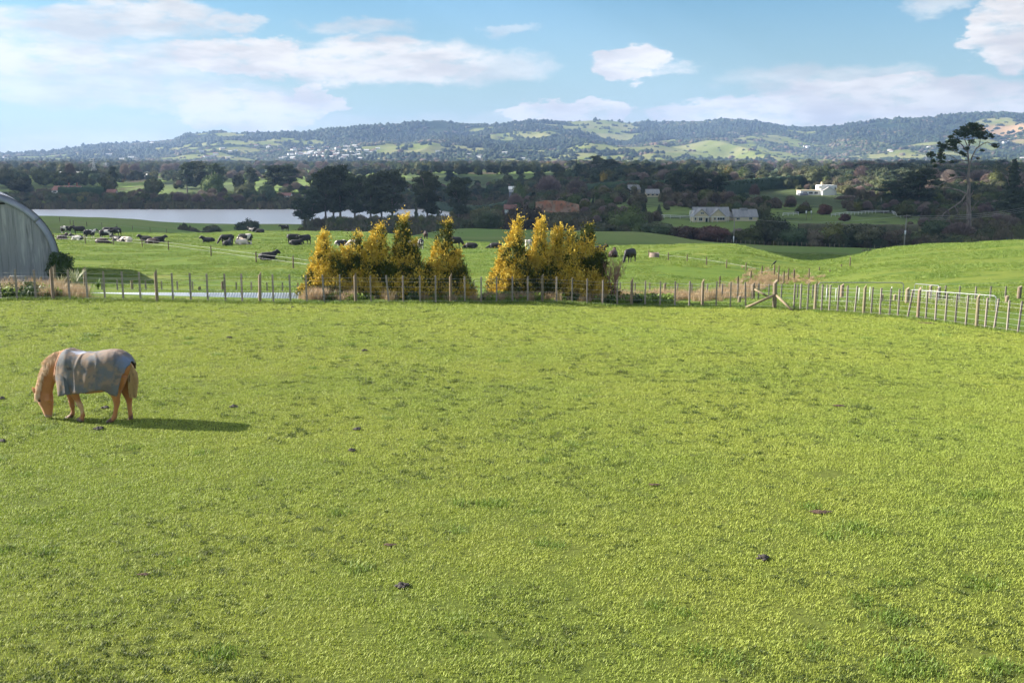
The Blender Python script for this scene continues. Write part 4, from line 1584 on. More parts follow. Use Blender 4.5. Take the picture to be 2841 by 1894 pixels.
front = [(2.5, 'B', 0), (47.7, 'B', 0), (99.4, 'B', 0), (147.6, 'P', 0), (193.5, 'B', 0), (243, 'B', 0), (291.5, 'B', 0), (342.7, 'B', 0), (390.5, 'B', 0), (436, 'P', 0),
         (480.5, 'B', 0), (530, 'B', 0), (577, 'B', 0), (626, 'B', 0), (672.4, 'B', 0), (721, 'P', 0, 3), (758.7, 'B', 0), (806, 'B', 0), (851.4, 'B', 0), (900, 'B', 0, -4),
         (944.4, 'B', 0), (986.9, 'P', 0), (1029, 'B', 0), (1079, 'B', 0, -7), (1119, 'B', 0), (1165.5, 'B', 0), (1209, 'B', 0), (1251, 'P', 0), (1289.8, 'B', 0), (1335, 'B', 0),
         (1378, 'B', 0), (1421.6, 'B', 0), (1464.3, 'B', 0), (1504.5, 'P', 0), (1544, 'B', 0), (1587, 'B', 0), (1628.5, 'B', 0), (1672, 'B', 0), (1712, 'B', 0), (1751.7, 'P', 0),
         (1789.6, 'B', 0), (1831, 'B', 0), (1872, 'B', 0), (1912, 'B', 0), (1948.3, 'P', 0), (1986.6, 'B', 0), (2026, 'B', 0), (2069, 'B', 0, -4), (2148, 'S', 0), (2202, 'B', 0),
         (2220.4, 'B', 0), (2240, 'B', 0), (2260.5, 'P', 0), (2279, 'B', 0), (2300.3, 'B', 0), (2323.5, 'B', 0), (2348, 'B', 0), (2371, 'B', 0, 4), (2395.7, 'P', 0), (2416.7, 'B', 0),
         (2441, 'B', 0), (2467.6, 'B', 0), (2491, 'B', 0), (2518, 'B', 0, 10), (2546, 'P', 0), (2568, 'B', 0), (2594.4, 'B', 0), (2622, 'B', 0), (2650, 'B', 0), (2679, 'B', 0),
         (2708.6, 'P', 0), (2733, 'B', 0), (2758, 'B', 0, 5), (2793.6, 'B', 0), (2824, 'B', 0, 4), (2866, 'P', 0), (2900, 'B', 0)]
front = [(a[0], a[1], (1.27 if a[1] != 'B' else 1.235) + random.uniform(-.02, .02), *(a[3:])) for a in front]
ff = fence('paddock_fence', 'long post and batten wire fence along the far side and right corner of the paddock', front, [.12, .32, .52, .74, .97, 1.12], Yf=fence_Y, rp=.068, rb=.034, wr=.0030)

# diagonal stays of the corner post
sp_ = on(2148, fence_Y(2148))
M_STAY = material('stay_timber', [(.20, .155, .10), (.29, .23, .15)], 5, stretch=(1, .3, .3), bump=.3)
for nm, p_, q_ in (('diagonal_stay', sp_ + Vector((0, -.05, .66)), on(2069, fence_Y(2069) - .3) + Vector((0, 0, .04))),
                   ('diagonal_stay', sp_ + Vector((.05, -.06, .64)), on(2198, fence_Y(2198) - .6) + Vector((0, 0, .02)))):
    b_ = MB(); b_.tube([p_ - ff.location, q_ - ff.location], [.056, .06], 9)
    link(nm, b_.mesh(nm, [M_STAY]), ff)

Yb = lambda sx: float(np.interp(sx, [0, 860, 1300, 1800, 2100, 2200, 2400, 2640, 2841, 3000], [54, 54, 56, 57, 56, 56, 57, 56, 54, 53]))
back_left = [(31, 'B', 764), (73, 'B', 766), (115, 'P', 768), (134, 'B', 785), (155, 'P', 738), (193, 'B', 772), (237, 'P', 743), (283.5, 'B', 774), (326, 'B', 776), (367, 'P', 777), (405, 'B', 778), (449, 'B', 779),
             (492.8, 'B', 780), (535, 'B', 780), (554, 'P', 797), (618, 'P', 781), (656.5, 'B', 782), (698, 'B', 782), (741.5, 'B', 783), (784.4, 'B', 783), (827, 'B', 784), (845, 'P', 799)]
fence('rear_fence', 'lower wire fence with dark posts behind the left half of the paddock fence', back_left, [.15, .4, .62], Yf=Yb, rp=.075, rb=.036, wr=.004)
back_right = [(1315, 'B', 781.5), (1353.6, 'P', 781), (1720.5, 'B', 783.6), (1761, 'B', 784), (1802, 'B', 784), (1843.7, 'P', 785), (1879, 'B', 786), (1918.6, 'B', 786), (1961.7, 'B', 787),
              (2003, 'B', 787), (2046, 'B', 787), (2088.6, 'S', 786.6), (2104, 'B', 786), (2132, 'B', 788), (2167, 'B', 787), (2212, 'B', 789), (2254, 'B', 790), (2294, 'B', 789), (2335, 'S', 790)]
rf = fence('rear_fence', 'wire fence behind the right half of the paddock fence, ending at the gateway', back_right, [.15, .4, .65, .85], Yf=Yb, rp=.075, rb=.036, wr=.004)
s2 = on(2092, Yb(2092) - .1)
b_ = MB(); b_.tube([s2 + Vector((0, 0, .62)) - rf.location, on(2136, Yb(2136) - .5) + Vector((0, 0, .15)) - rf.location], [.056, .06], 9)
link('diagonal_stay', b_.mesh('diagonal_stay', [M_STAY]), rf)
far_right = [(2603, 'S', 797), (2622, 'B', 792), (2661, 'B', 793), (2706, 'B', 794), (2747, 'B', 794), (2789, 'B', 794), (2827, 'S', 795), (2880, 'B', 796)]
fence('rear_fence', 'wire fence running from the gateway to the right edge of the photo', far_right, [.15, .4, .65, .85], Yf=lambda s: 52, rp=.075, rb=.036, wr=.004)

# loose posts of the old yard
for sx, top, Y, r, lab in ((2447, 832, 51, .07, 'short cut-off post in the grass of the yard, left one'), (2482, 822, 51, .075, 'short cut-off post in the grass of the yard, right one'),
                           (2051, 829, 50, .085, 'round post stump beside the diagonal stay'), (2515.6, 800, 49, .10, 'thick round post that carries the latch of the tubular gates'),
                           (2580, 792, 53, .09, 'round post behind the mesh gate'), (2793, 826, 50, .09, 'short dark post stump near the right edge of the yard')):
    g = on(sx, Y)
    h = max(at(sx, top, Y).z - g.z, .35)
    o = link('timber_post', ME_POST, None, g, random.random(), (r, r, h))
    tag(o, lab, 'post')


# ------------------------------------------------------------------ tubular gates
def gate(label, p0, p1, z0, z1, mesh_from=0.0, rails=0, verticals=0, r=.024, mat=None, open_sides=False):
    """frame between ground points p0,p1; z0 lower, z1 upper edge above ground; rounded upper corners"""
    p0 = Vector(p0); p1 = Vector(p1)
    t = thing('tubular_gate', label, 'gate', p0)
    d = p1 - p0
    L = math.hypot(d.x, d.y)
    ux = d / L

    def P(s, z):
        return ux * s + Vector((0, 0, z))
    fr = MB()
    c = .16
    loop = [P(0, z0), P(0, z1 - c)]
    for k in range(1, 6):
        a = math.pi / 2 * k / 6
        loop.append(P(c - c * math.cos(a), z1 - c + c * math.sin(a)))
    loop.append(P(c, z1)); loop.append(P(L - c, z1))
    for k in range(1, 6):
        a = math.pi / 2 * k / 6
        loop.append(P(L - c + c * math.sin(a), z1 - c + c * math.cos(a)))
    loop += [P(L, z1 - c), P(L, z0)]
    loop.append(P(L - .01, z0)); loop.append(P(0.01, z0))
    fr.tube(loop, r, 8, smooth=True)
    link('gate_frame', fr.mesh('gate_frame', [mat or M_STEEL]), t)
    for i in range(rails):
        z = z0 + (z1 - z0) * (i + 1) / (rails + 1) * .92
        b = MB(); b.tube([P(0, z), P(L, z)], .0032, 4)
        link('gate_rail', b.mesh('gate_rail', [M_WIRE]), t)
    for i in range(verticals):
        s = L * (i + 1) / (verticals + 1)
        b = MB(); b.tube([P(s, z0), P(s, z1)], .003, 4)
        link('gate_bar', b.mesh('gate_bar', [M_WIRE]), t)
    return t


Yg = fence_Y
pA, pB = at(2521, 848, 50), at(2761, 869, 46)
gate('long galvanised tubular gate with mesh infill behind the right corner fence', pA, pB, 0.0, at(2521, 803.5, 50).z - pA.z, rails=5, verticals=14, r=.021)
pA, pB = at(2534, 848, 54), at(2601, 857, 51)
gate('short galvanised mesh gate standing open behind the long gate', pA, pB, 0.0, at(2534, 787, 54).z - pA.z, rails=6, verticals=5, r=.022)
M_DARKPIPE = material('weathered_pipe', [(.18, .19, .21)], rough=.5, metal=.4)
pA, pB = on(2268, 51.5), on(2504, 50.0)
gate('long dark pipe gate or hurdle seen through the fence, left of the thick latch post', pA, pB, .05, 1.0, rails=3, verticals=0, r=.022, mat=M_DARKPIPE)
# white droppers standing along that hurdle
dr = thing('electric_fence', 'row of thin white droppers with tape behind the fence corner', 'fence', on(2292, 50.6))
for sx, top in ((2292, 800), (2318, 800), (2352, 800), (2382, 798), (2412, 796), (2472, 795)):
    g = on(sx, 50.6)
    b = MB(); b.tube([g - dr.location, g - dr.location + Vector((0, 0, max(at(sx, top, 50.6).z - g.z, .5)))], .018, 6)
    link('dropper', b.mesh('dropper', [material('white_plastic', [(.75, .75, .72)], rough=.5)] if 'white_plastic' not in bpy.data.materials else [bpy.data.materials['white_plastic']]), dr)

# ------------------------------------------------------------------ fences out on the pasture
def field_fence(label, pts, h, r=.06, group='fences out on the pasture', wires=(.5, .85), old=True, wr=.006, y0=6.0):
    base = ground_at(pts[0][0], pts[0][1], y0)
    f = thing('field_fence', label, 'fence', base, group)
    line = []
    for p in pts:
        g = ground_at(p[0], p[1], y0)
        hh = p[2] if len(p) > 2 else h
        upright(f, 'post', ME_OLD if old else ME_POST, g, hh, r)
        line.append(g)
    for w in wires:
        wire(f, [g + Vector((0, 0, w)) for g in line], wr)
    return f


field_fence('fence of dark posts and white tape crossing the pasture in front of the cows', [(150, 671), (237, 677), (316, 680), (395, 686), (468, 694), (586, 711), (711, 730), (814, 744), (935, 762)], 1.05, .065, wr=.007)
field_fence('row of small posts running down the middle pasture from the water trough', [(1800, 713), (1854, 722), (1906, 728), (1960, 736), (2015.5, 744), (2069, 753), (2113.5, 762)], .75, .055, wires=(.45,), wr=.006)
field_fence('post fence beside the dry ditch right of the middle pasture', [(1913, 830, .9), (1996, 803, .95), (2046, 812, 1.1), (2082.7, 785, .95), (2147.5, 764, .9), (2159, 783, 1.3), (2173.7, 787, .95), (2186.5, 779, .95), (2202, 779, .9)], .95, .06, wires=(.6,))
field_fence('few low posts on the lower flank of the right-hand hill', [(2202.5, 778, .8), (2244, 772, .8), (2273, 751, .35), (2302, 757, .3), (2334, 742, .3), (2358, 740, .9)], .7, .055, wires=())
field_fence('line of posts on the dark green field in front of the lake', [(166, 615), (195, 622), (204, 624), (241, 628), (283, 630), (325, 634), (368, 639), (417, 643), (462, 647)], 1.2, .08, wires=(.9,), y0=235)
field_fence('fence along the gully between the dark field and the right-hand hill', [(2393, 707), (2398, 708), (2404, 714), (2412, 722)], 1.3, .08, wires=(.9,), y0=150)


def far_fence(label, cols, Y, h, r):
    f = thing('field_fence', label, 'fence', on(cols[0], Y(cols[0])), 'fences out on the pasture')
    line = []
    for c in cols:
        g = on(c, Y(c))
        upright(f, 'post', ME_OLD if r > .09 else ME_POST, g, h * random.uniform(.9, 1.1), r)
        line.append(g)
    wire(f, [g + Vector((0, 0, h * .8)) for g in line], .004)
    return f


far_fence('pale posts along the dark trees at the top of the far field', list(range(1990, 2345, 13)), lambda s: 288, 1.15, .08)
far_fence('posts along the scrub behind the gully, by the power pole', [2426, 2443, 2460, 2483, 2505], lambda s: 262, 1.5, .09)
far_fence('close-set thin posts on top of the right-hand hill', list(range(2790, 2841, 10)), lambda s: 150, 1.6, .02)


# ------------------------------------------------------------------ half-round barn
def corr(x, pitch=.076, amp=.0095):
    return amp * math.sin(2 * math.pi * x / pitch)


def build_barn():
    Yf = 68.0
    c = at(-64, 735, Yf)
    g = on(60, Yf)
    z0 = g.z - .25
    Rw, Rr = 4.55, 5.02
    t = thing('barn', 'half-round corrugated iron barn with grey streaked end wall at the left edge', 'barn', Vector((c.x + .25, Yf, z0)), rz=R(29))
    o = t.location
    m_wall = material('weathered_iron', [(.25, .255, .265), (.33, .335, .345), (.41, .41, .41)], .8, stretch=(1.6, 1, .22), rough=.7, rand=.10, lo=.3, hi=.7)
    # dark vertical streaks
    k = m_wall.node_tree
    nt = NT.__new__(NT); nt.t = k; nt.n = k.nodes; nt.l = k.links
    bs = [n for n in k.nodes if n.type == 'BSDF_PRINCIPLED'][0]
    src = bs.inputs['Base Color'].links[0].from_socket
    pos = nt.node('ShaderNodeNewGeometry').outputs['Position']
    st = nt.ramp(nt.noise(nt.scale(pos, (9, 1, .25)), 1.0, 4, .7), .52, .68, 0, .75)
    c2 = nt.mix(st, src, (.115, .125, .135))
    st2 = nt.ramp(nt.noise(nt.scale(pos, (1.2, 1, .6)), 1.3, 4, .7), .6, .72, 0, .6)
    c2 = nt.mix(st2, c2, (.36, .37, .36))
    nt.l.new(c2, bs.inputs['Base Color'])
    # wall: one part per sheet, clipped to the arch
    sheet = .76
    x = -Rw + .02
    while x < Rw - .05:
        xe = min(x + sheet + .03, Rw - .03)
        V = []; n = max(8, int((xe - x) / .019))
        for i in range(n + 1):
            xx = x + (xe - x) * i / n
            top = (c.z - z0) + math.sqrt(max(Rw * Rw - xx * xx, 0)) - .02
            yy = corr(xx) + (.004 if int(x / sheet) % 2 else -.004)
            V.append((xx, yy, 0)); V.append((xx, yy, top))
        F = [(2 * i, 2 * i + 2, 2 * i + 3, 2 * i + 1) for i in range(n)]
        link('wall_sheet', mesh_np('wall_sheet', V, F, [m_wall], True), t)
        x += sheet
    # fascia: wide curved verge between wall and roof
    m_roof = material('roof_iron', [(.26, .28, .33), (.34, .36, .41)], 1.1, rough=.55, stretch=(1, 1, .5), metal=.15)
    seg = [(-180, -120), (-120, -62), (-62, -28), (-28, 12), (12, 50), (50, 90), (90, 130), (130, 180)]
    ang = [0, 38, 75, 105, 142, 180]
    cz = c.z - z0

    def arc_part(name, a0, a1, ra, rb, ya, yb, mat, thick=.02, n=14, drop=True):
        V = []; F = []
        for i in range(n + 1):
            a = math.radians(a0 + (a1 - a0) * i / n)
            for r, y in ((ra, ya), (rb, yb), (rb - thick, yb + .0), (ra - thick, ya + thick)):
                V.append((math.cos(a) * r, y, cz + math.sin(a) * r))
        for i in range(n):
            for k in range(4):
                F.append((4 * i + k, 4 * i + (k + 1) % 4, 4 * i + 4 + (k + 1) % 4, 4 * i + 4 + k))
        F = F + [(0, 3, 2, 1), (4 * n, 4 * n + 1, 4 * n + 2, 4 * n + 3)]
        return link(name, mesh_np(name, V, F, [mat], False), t)
    for i in range(5):
        arc_part('verge_sheet', ang[i] + (.15 if i else 0), ang[i + 1] - .15, Rw + .01 + .004 * (i % 2), Rr - .03 + .004 * (i % 2), -.10, .06, m_roof)
    # corrugated roof barrel, ribs running over the arch
    nseg, L = 60, 17.0
    ys = np.arange(0, L, .12)
    a = np.radians(np.linspace(-2, 182, nseg))
    YY, AA = np.meshgrid(ys, a, indexing='ij')
    RR = Rr + .012 * np.where((np.arange(len(ys)) % 2)[:, None] == 0, 1, -1)
    V = np.stack([np.cos(AA) * RR, YY + .06, cz + np.sin(AA) * RR], 2).reshape(-1, 3)
    i = (np.arange(len(ys) - 1)[:, None] * nseg + np.arange(nseg - 1)[None, :]).ravel()
    link('roof', mesh_np('roof', V, np.stack([i, i + 1, i + nseg + 1, i + nseg], 1), [m_roof], False), t)
    # side walls below the springing
    b = MB()
    for s in (-1, 1):
        b = MB()
        b.quad([(s * Rr, -.1, -.1), (s * Rr, L, -.1), (s * Rr, L, cz), (s * Rr, -.1, cz)])
        b.quad([(s * Rr, -.1, -.1), (s * (Rw - .03), .0, -.1), (s * (Rw - .03), .0, cz), (s * Rr, -.1, cz)])
        link('side_wall', b.mesh('side_wall', [m_wall]), t)
    b = MB()
    pts = [(math.cos(q) * Rr, L, cz + math.sin(q) * Rr) for q in np.linspace(0, math.pi, 30)] + [(-Rr, L, -.1), (Rr, L, -.1)]
    b.quad(pts)
    link('rear_wall', b.mesh('rear_wall', [m_wall]), t)
    b = MB(); b.box((49.5 * Yf / FPX + .15, -.03, cz + Rw * .91), (.9, .04, .13))
    link('vent', b.mesh('vent', [material('dark_gap', [(.02, .02, .02)])]), t)
    return t


build_barn()

# corrugated iron strip lying on edge behind the fence
def build_strip():
    m = material('pale_painted_iron', [(.66, .69, .76), (.55, .58, .66)], 1.5, rough=.4, stretch=(1, 1, 1))
    Y = 45.6
    t = thing('iron_strip', 'low strip of white corrugated iron sheets behind the left half of the fence', 'iron sheets', on(250, Y))
    sx = 250.0
    edges = np.linspace(246, 868, 9)
    for a, b in zip(edges[:-1], edges[1:]):
        p = on(a, Y); q = on(b, Y)
        L = (q - p).length
        n = int(L / .125 * 4)
        V = []
        ztop = at(a, 812.5 + (a - 246) * .000, Y).z; zt2 = at(b, 812.5, Y).z
        for i in range(n + 1):
            f = i / n
            x = p.x + (q.x - p.x) * f
            bulge = .045 * math.sin(2 * math.pi * (x / .125))
            zt = ztop + (zt2 - ztop) * f
            zb = H(x, Y) - .05
            V += [(x, Y - .05 + bulge * .3, zb + .02), (x + .07, Y + .12 + bulge * .3, zt + bulge * .15)]
        V = np.array(V) - np.array(t.location)
        F = [(2 * i, 2 * i + 2, 2 * i + 3, 2 * i + 1) for i in range(n)]
        link('iron_sheet', mesh_np('iron_sheet', V, F, [m], True), t)
    return t


build_strip()

# ------------------------------------------------------------------ animals
def remeshed(name, mb, voxel, mats, smooth_iter=6, factor=.5):
    """join overlapping lofts into one continuous skin"""
    me = mb.mesh(name + '_raw', [])
    o = bpy.data.objects.new(name + '_raw', me)
    COL.objects.link(o)
    r = o.modifiers.new('r', 'REMESH'); r.mode = 'VOXEL'; r.voxel_size = voxel
    s = o.modifiers.new('s', 'SMOOTH'); s.iterations = smooth_iter; s.factor = factor
    dg = bpy.context.evaluated_depsgraph_get()
    dg.update()
    out = bpy.data.meshes.new_from_object(o.evaluated_get(dg))
    out.name = name
    out.materials.clear()
    for m in mats: out.materials.append(m)
    out.polygons.foreach_set('use_smooth', np.ones(len(out.polygons), dtype=bool))
    bpy.data.objects.remove(o)
    bpy.data.meshes.remove(me)
    return out


def coat(name, base, dark, points, scale=2.0):
    """coat colour with painted regions kept in object space: points = list of (centre, radius, colour)"""
    m = bpy.data.materials.new(name)
    m.use_nodes = True
    k = NT(m.node_tree)
    out = k.node('ShaderNodeOutputMaterial')
    b = k.node('ShaderNodeBsdfPrincipled')
    b.inputs['Roughness'].default_value = .6
    b.inputs['Specular IOR Level'].default_value = .3
    b.inputs['Sheen Weight'].default_value = .25
    tc = k.node('ShaderNodeTexCoord').outputs['Object']
    col = k.mix(k.ramp(k.noise(tc, scale, 4), .35, .65), base, dark)
    for c, r, cc in points:
        d = k.node('ShaderNodeVectorMath', operation='DISTANCE')
        nz = k.noise(tc, 9, 3, color=True)
        ad = k.node('ShaderNodeVectorMath', operation='MULTIPLY_ADD')
        k.l.new(nz, ad.inputs[0]); ad.inputs[1].default_value = (.1, .1, .1); k.l.new(tc, ad.inputs[2])
        k.l.new(ad.outputs[0], d.inputs[0]); d.inputs[1].default_value = (c[0] + .05, c[1] + .05, c[2] + .05)
        col = k.mix(k.ramp(d.outputs[1], r * .65, r, 1, 0), col, cc)
    k.l.new(col, b.inputs['Base Color'])
    bp = k.node('ShaderNodeBump'); bp.inputs['Strength'].default_value = .25; bp.inputs['Distance'].default_value = .01
    k.l.new(k.noise(k.scale(tc, (1, 1, .35)), 60, 3), bp.inputs['Height'])
    k.l.new(bp.outputs[0], b.inputs['Normal'])
    k.l.new(b.outputs[0], out.inputs[0])
    return m


# ---------------- the blanketed horse: built facing -X, then turned a little
def hz(px, py):
    """side-view coordinates read off the photograph"""
    return ((px - 1000) / 790.0, (1360 - py) / 790.0 / .966)


def HV(px, py, y=0.0):
    # the photograph looks at the horse from behind its shoulder line and from above
    a, b = hz(px - y * .40 * 790, py + y * .25 * 790)
    return Vector((a, y, b))


def HN(px, py, y=0.0):
    a, b = hz(px + min(abs(y), .34) * .40 * 790 * .8, py - min(abs(y), .34) * .25 * 790)
    return Vector((a, y, b))


def build_horse():
    b = MB()
    # trunk
    tr = [(500, 560, .12, .17), (560, 590, .20, .27), (680, 590, .25, .36), (820, 600, .285, .39), (1000, 615, .31, .40), (1180, 600, .31, .385),
          (1330, 560, .30, .385), (1450, 520, .285, .36), (1580, 530, .25, .32), (1670, 570, .17, .23), (1710, 600, .07, .11)]
    # (px, py centre, half width, half height)
    b.tube([HV(p, q) for p, q, w, h in tr], 1.0, 20, squash=[(h, w) for p, q, w, h in tr])
    # withers and neck
    nk = [(640, 470, .16, .28), (520, 480, .15, .26), (440, 505, .14, .225), (385, 560, .13, .195), (350, 620, .125, .186), (315, 700, .118, .178), (285, 795, .112, .172), (262, 880, .108, .168)]
    b.tube([HV(p, q) for p, q, w, h in nk], 1.0, 16, squash=[(h, w) for p, q, w, h in nk])
    # head
    hd = [(262, 880, .105, .16), (250, 950, .125, .182), (258, 1010, .125, .176), (271, 1080, .115, .158), (283, 1150, .093, .128), (287, 1215, .078, .107), (291, 1270, .068, .090), (296, 1310, .058, .074), (297, 1330, .035, .048)]
    b.tube([HV(p, q) for p, q, w, h in hd], 1.0, 16, squash=[(h, w) for p, q, w, h in hd])
    # brow and jaw swell
    for s in (-1, 1):
        b.tube([HV(170, 1000, s * .07), HV(185, 1040, s * .085), HV(200, 1090, s * .07)], [.02, .035, .02], 8)
        b.tube([HV(330, 960, s * .05), HV(320, 1030, s * .07), HV(320, 1090, s * .05)], [.05, .08, .05], 10)

    def leg(pts):
        b.tube([HV(p, q, y) for p, q, y, rx, ry in pts], 1.0, 12, squash=[(rx, ry) for p, q, y, rx, ry in pts])
    n, f = -.13, .13
    # near fore
    leg([(700, 700, n, .17, .12), (745, 830, n, .12, .095), (785, 940, n, .085, .07), (835, 1060, n, .058, .055), (862, 1120, n, .062, .058), (880, 1170, n, .042, .04), (890, 1235, n, .038, .036),
         (893, 1275, n, .052, .047), (880, 1310, n, .045, .042), (862, 1338, n, .062, .055), (850, 1362, n, .074, .062)])
    # far fore
    leg([(650, 720, f, .16, .12), (672, 850, f, .11, .09), (685, 960, f, .08, .07), (692, 1070, f, .058, .055), (695, 1120, f, .06, .058), (698, 1170, f, .042, .04), (700, 1225, f, .038, .036),
         (692, 1258, f, .052, .046), (668, 1290, f, .045, .042), (645, 1318, f, .06, .055), (628, 1340, f, .072, .062)])
    # near hind
    leg([(1500, 600, n, .25, .15), (1478, 760, n * 1.05, .19, .13), (1462, 880, n * 1.05, .13, .10), (1470, 980, n, .085, .07), (1478, 1040, n, .078, .06), (1468, 1110, n, .056, .048), (1448, 1190, n, .046, .042),
         (1430, 1262, n, .05, .044), (1418, 1300, n, .056, .048), (1385, 1335, n, .046, .044), (1360, 1360, n, .06, .055), (1345, 1382, n, .076, .062)])
    # far hind
    leg([(1560, 600, f, .24, .15), (1612, 740, f * 1.05, .17, .12), (1632, 850, f, .12, .095), (1652, 940, f, .085, .07), (1668, 1000, f, .074, .06), (1668, 1080, f, .052, .047), (1668, 1180, f, .044, .04),
         (1676, 1262, f, .052, .046), (1676, 1295, f, .054, .047), (1668, 1325, f, .046, .044), (1660, 1350, f, .06, .055), (1652, 1368, f, .072, .062)])
    # tail dock
    b.tube([HV(1640, 420), HV(1720, 420), HV(1765, 470), HV(1775, 560)], [.09, .06, .045, .03], 8)
    m_coat = coat('chestnut_coat', (.36, .135, .045), (.46, .195, .07),
                  [((hz(300, 1330)[0], 0, hz(300, 1330)[1]), .13, (.34, .20, .15)), ((hz(850, 1100)[0], -.16, hz(850, 1130)[1]), .2, (.52, .31, .18)),
                   ((hz(620, 1320)[0], .16, hz(620, 1320)[1]), .12, (.14, .07, .04)), ((hz(860, 1350)[0], -.16, hz(860, 1345)[1]), .10, (.20, .10, .06)),
                   ((hz(1360, 1360)[0], -.16, hz(1360, 1360)[1]), .14, (.15, .06, .035)), ((hz(1660, 1340)[0], .16, hz(1660, 1340)[1]), .13, (.14, .06, .035))], 3)
    body = remeshed('body', b, .013, [m_coat], 7, .5)
    base = ground_at(251, 1166)
    t = thing('horse', 'chestnut horse in a worn grey rug grazing alone in the paddock', 'horse', base, rz=0)
    link('body', body, t)

    m_mane = material('flaxen_hair', [(.70, .46, .27), (.82, .62, .43)], 12, stretch=(1, 1, 1), rough=.6)
    # mane: strands along the crest
    crest = [(705, 195), (640, 215), (560, 235), (480, 262), (400, 320), (320, 400), (255, 500), (205, 620), (165, 740), (140, 840), (128, 890)]
    rg = random.Random(3)
    parts = []
    for i in range(1900):
        s = rg.random() * (len(crest) - 1.001); k = int(s); fr = s - k
        x = crest[k][0] * (1 - fr) + crest[k + 1][0] * fr + 16; y = crest[k][1] * (1 - fr) + crest[k + 1][1] * fr + 18
        p = HV(x, y, rg.uniform(-.03, .03))
        side = -1 if rg.random() < .75 else 1
        L = rg.uniform(.10, .2)
        if k < 5 and rg.random() < .5:
            q = p + Vector((rg.uniform(-.06, .02), side * .05, rg.uniform(.0, .04)))
            e = q + Vector((rg.uniform(-.07, .05), side * .06, rg.uniform(-.09, -.01)))
        else:
            q = p + Vector((rg.uniform(-.02, .05), side * .09, rg.uniform(-.02, .02)))
            e = q + Vector((rg.uniform(.0, .06), side * .05, -L))
        limb(parts, [p, q, e], .0055, .002, 3)
    link('mane', mesh_mixed('mane', *merge(parts), [m_mane]), t)
    parts = []
    for i in range(34):
        p = HV(118 + rg.uniform(-10, 25), 880, rg.uniform(-.03, .03))
        e = HV(125 + rg.uniform(-20, 30), 960 + rg.uniform(-30, 40), rg.uniform(-.07, .05))
        limb(parts, [p, p.lerp(e, .5) + Vector((-.02, 0, .01)), e], .007, .003, 3)
    link('forelock', mesh_mixed('forelock', *merge(parts), [m_mane]), t)
    # tail
    parts = []
    m_tail = material('tail_hair', [(.42, .26, .12), (.58, .40, .21), (.17, .10, .06)], 9, stretch=(1, 1, .25), rough=.6)
    for i in range(1300):
        u, v = rg.uniform(-1, 1), rg.uniform(-1, 1)
        p = HV(1738 + 30 * u, 395 + 40 * abs(u), .03 * v)
        m1 = HV(1762 + 82 * u, 560, .075 * v)
        m2 = HV(1762 + 82 * u + 4, 720, .08 * v)
        q = rg.random()
        e = HV(1745 + 60 * u - 15 * (1 - q), 790 + 185 * q, .045 * v)
        limb(parts, [p, p.lerp(m1, .5), m1, m2, e], .0075, .003, 3)
    link('tail', mesh_mixed('tail', *merge(parts), [m_tail]), t)
    # ears
    m_ear = material('ear_skin', [(.45, .21, .10), (.34, .13, .06)], 8)
    for s in (-1, 1):
        eb = MB()
        off = Vector((0.02 if s > 0 else 0, 0, 0))
        eb.tube([HV(160, 945, s * .06) + off, HV(126, 905, s * .085) + off, HV(96, 868, s * .10) + off, HV(68, 826, s * .105) + off], [.045, .052, .034, .004], 8)
        link('ear', eb.mesh('ear', [m_ear]), t)
    m_eye = material('eye_gloss', [(.02, .012, .01)], rough=.15, spec=.6)
    for s in (-1, 1):
        V, F = ICO[2]
        link('eye', mesh_np('eye', np.array(HV(176, 1052, s * .118)) + V * .026, F, [m_eye], True), t)
        link('nostril', mesh_np('nostril', np.array(HV(258, 1296, s * .040)) + V * np.array([.016, .014, .022]), F, [m_eye], True), t)
    # hooves
    m_hoof = material('hoof_horn', [(.10, .07, .05), (.17, .12, .09)], 10, rough=.5)
    for (x, y, yy) in ((846, 1365, n), (622, 1343, f), (1338, 1388, n), (1648, 1372, f)):
        hb = MB()
        hb.tube([HV(x + 10, y - 30, yy), HV(x, y - 5, yy), HV(x - 4, y + 8, yy)], [.060, .080, .084], 12, squash=[(1, .85)] * 3)
        link('hoof', hb.mesh('hoof', [m_hoof]), t)

    # ---------------- rug
    m_rug = bpy.data.materials.new('canvas_rug')
    m_rug.use_nodes = True
    k = NT(m_rug.node_tree)
    out = k.node('ShaderNodeOutputMaterial')
    bs = k.node('ShaderNodeBsdfPrincipled'); bs.inputs['Roughness'].default_value = .85
    tc = k.node('ShaderNodeTexCoord').outputs['Object']
    col = k.mix(k.ramp(k.noise(tc, 3.4, 5, .65), .42, .58), (.125, .13, .14), (.23, .165, .12))
    col = k.mix(k.ramp(k.noise(tc, 7.5, 4, .6), .54, .64, 0, .75), col, (.085, .09, .10))
    col = k.mix(k.ramp(k.noise(tc, 4.2, 4, .6), .62, .74, 0, .6), col, (.30, .18, .12))
    sx = k.node('ShaderNodeSeparateXYZ'); k.l.new(tc, sx.inputs[0])

    def near(c, r, cc, amt=1.0):
        nonlocal col
        d = k.node('ShaderNodeVectorMath', operation='DISTANCE')
        ad = k.node('ShaderNodeVectorMath', operation='MULTIPLY_ADD')
        k.l.new(k.noise(tc, 6, 4, color=True), ad.inputs[0]); ad.inputs[1].default_value = (.22, .22, .22); k.l.new(tc, ad.inputs[2])
        k.l.new(ad.outputs[0], d.inputs[0]); d.inputs[1].default_value = tuple(v + .11 for v in c)
        col = k.mix(k.ramp(d.outputs[1], r * .55, r, amt, 0), col, cc)
    near((hz(1680, 400)[0], -.1, hz(1680, 420)[1]), .27, (.13, .17, .27))
    near((hz(900, 290)[0], -.05, hz(900, 290)[1]), .2, (.38, .42, .52), .8)
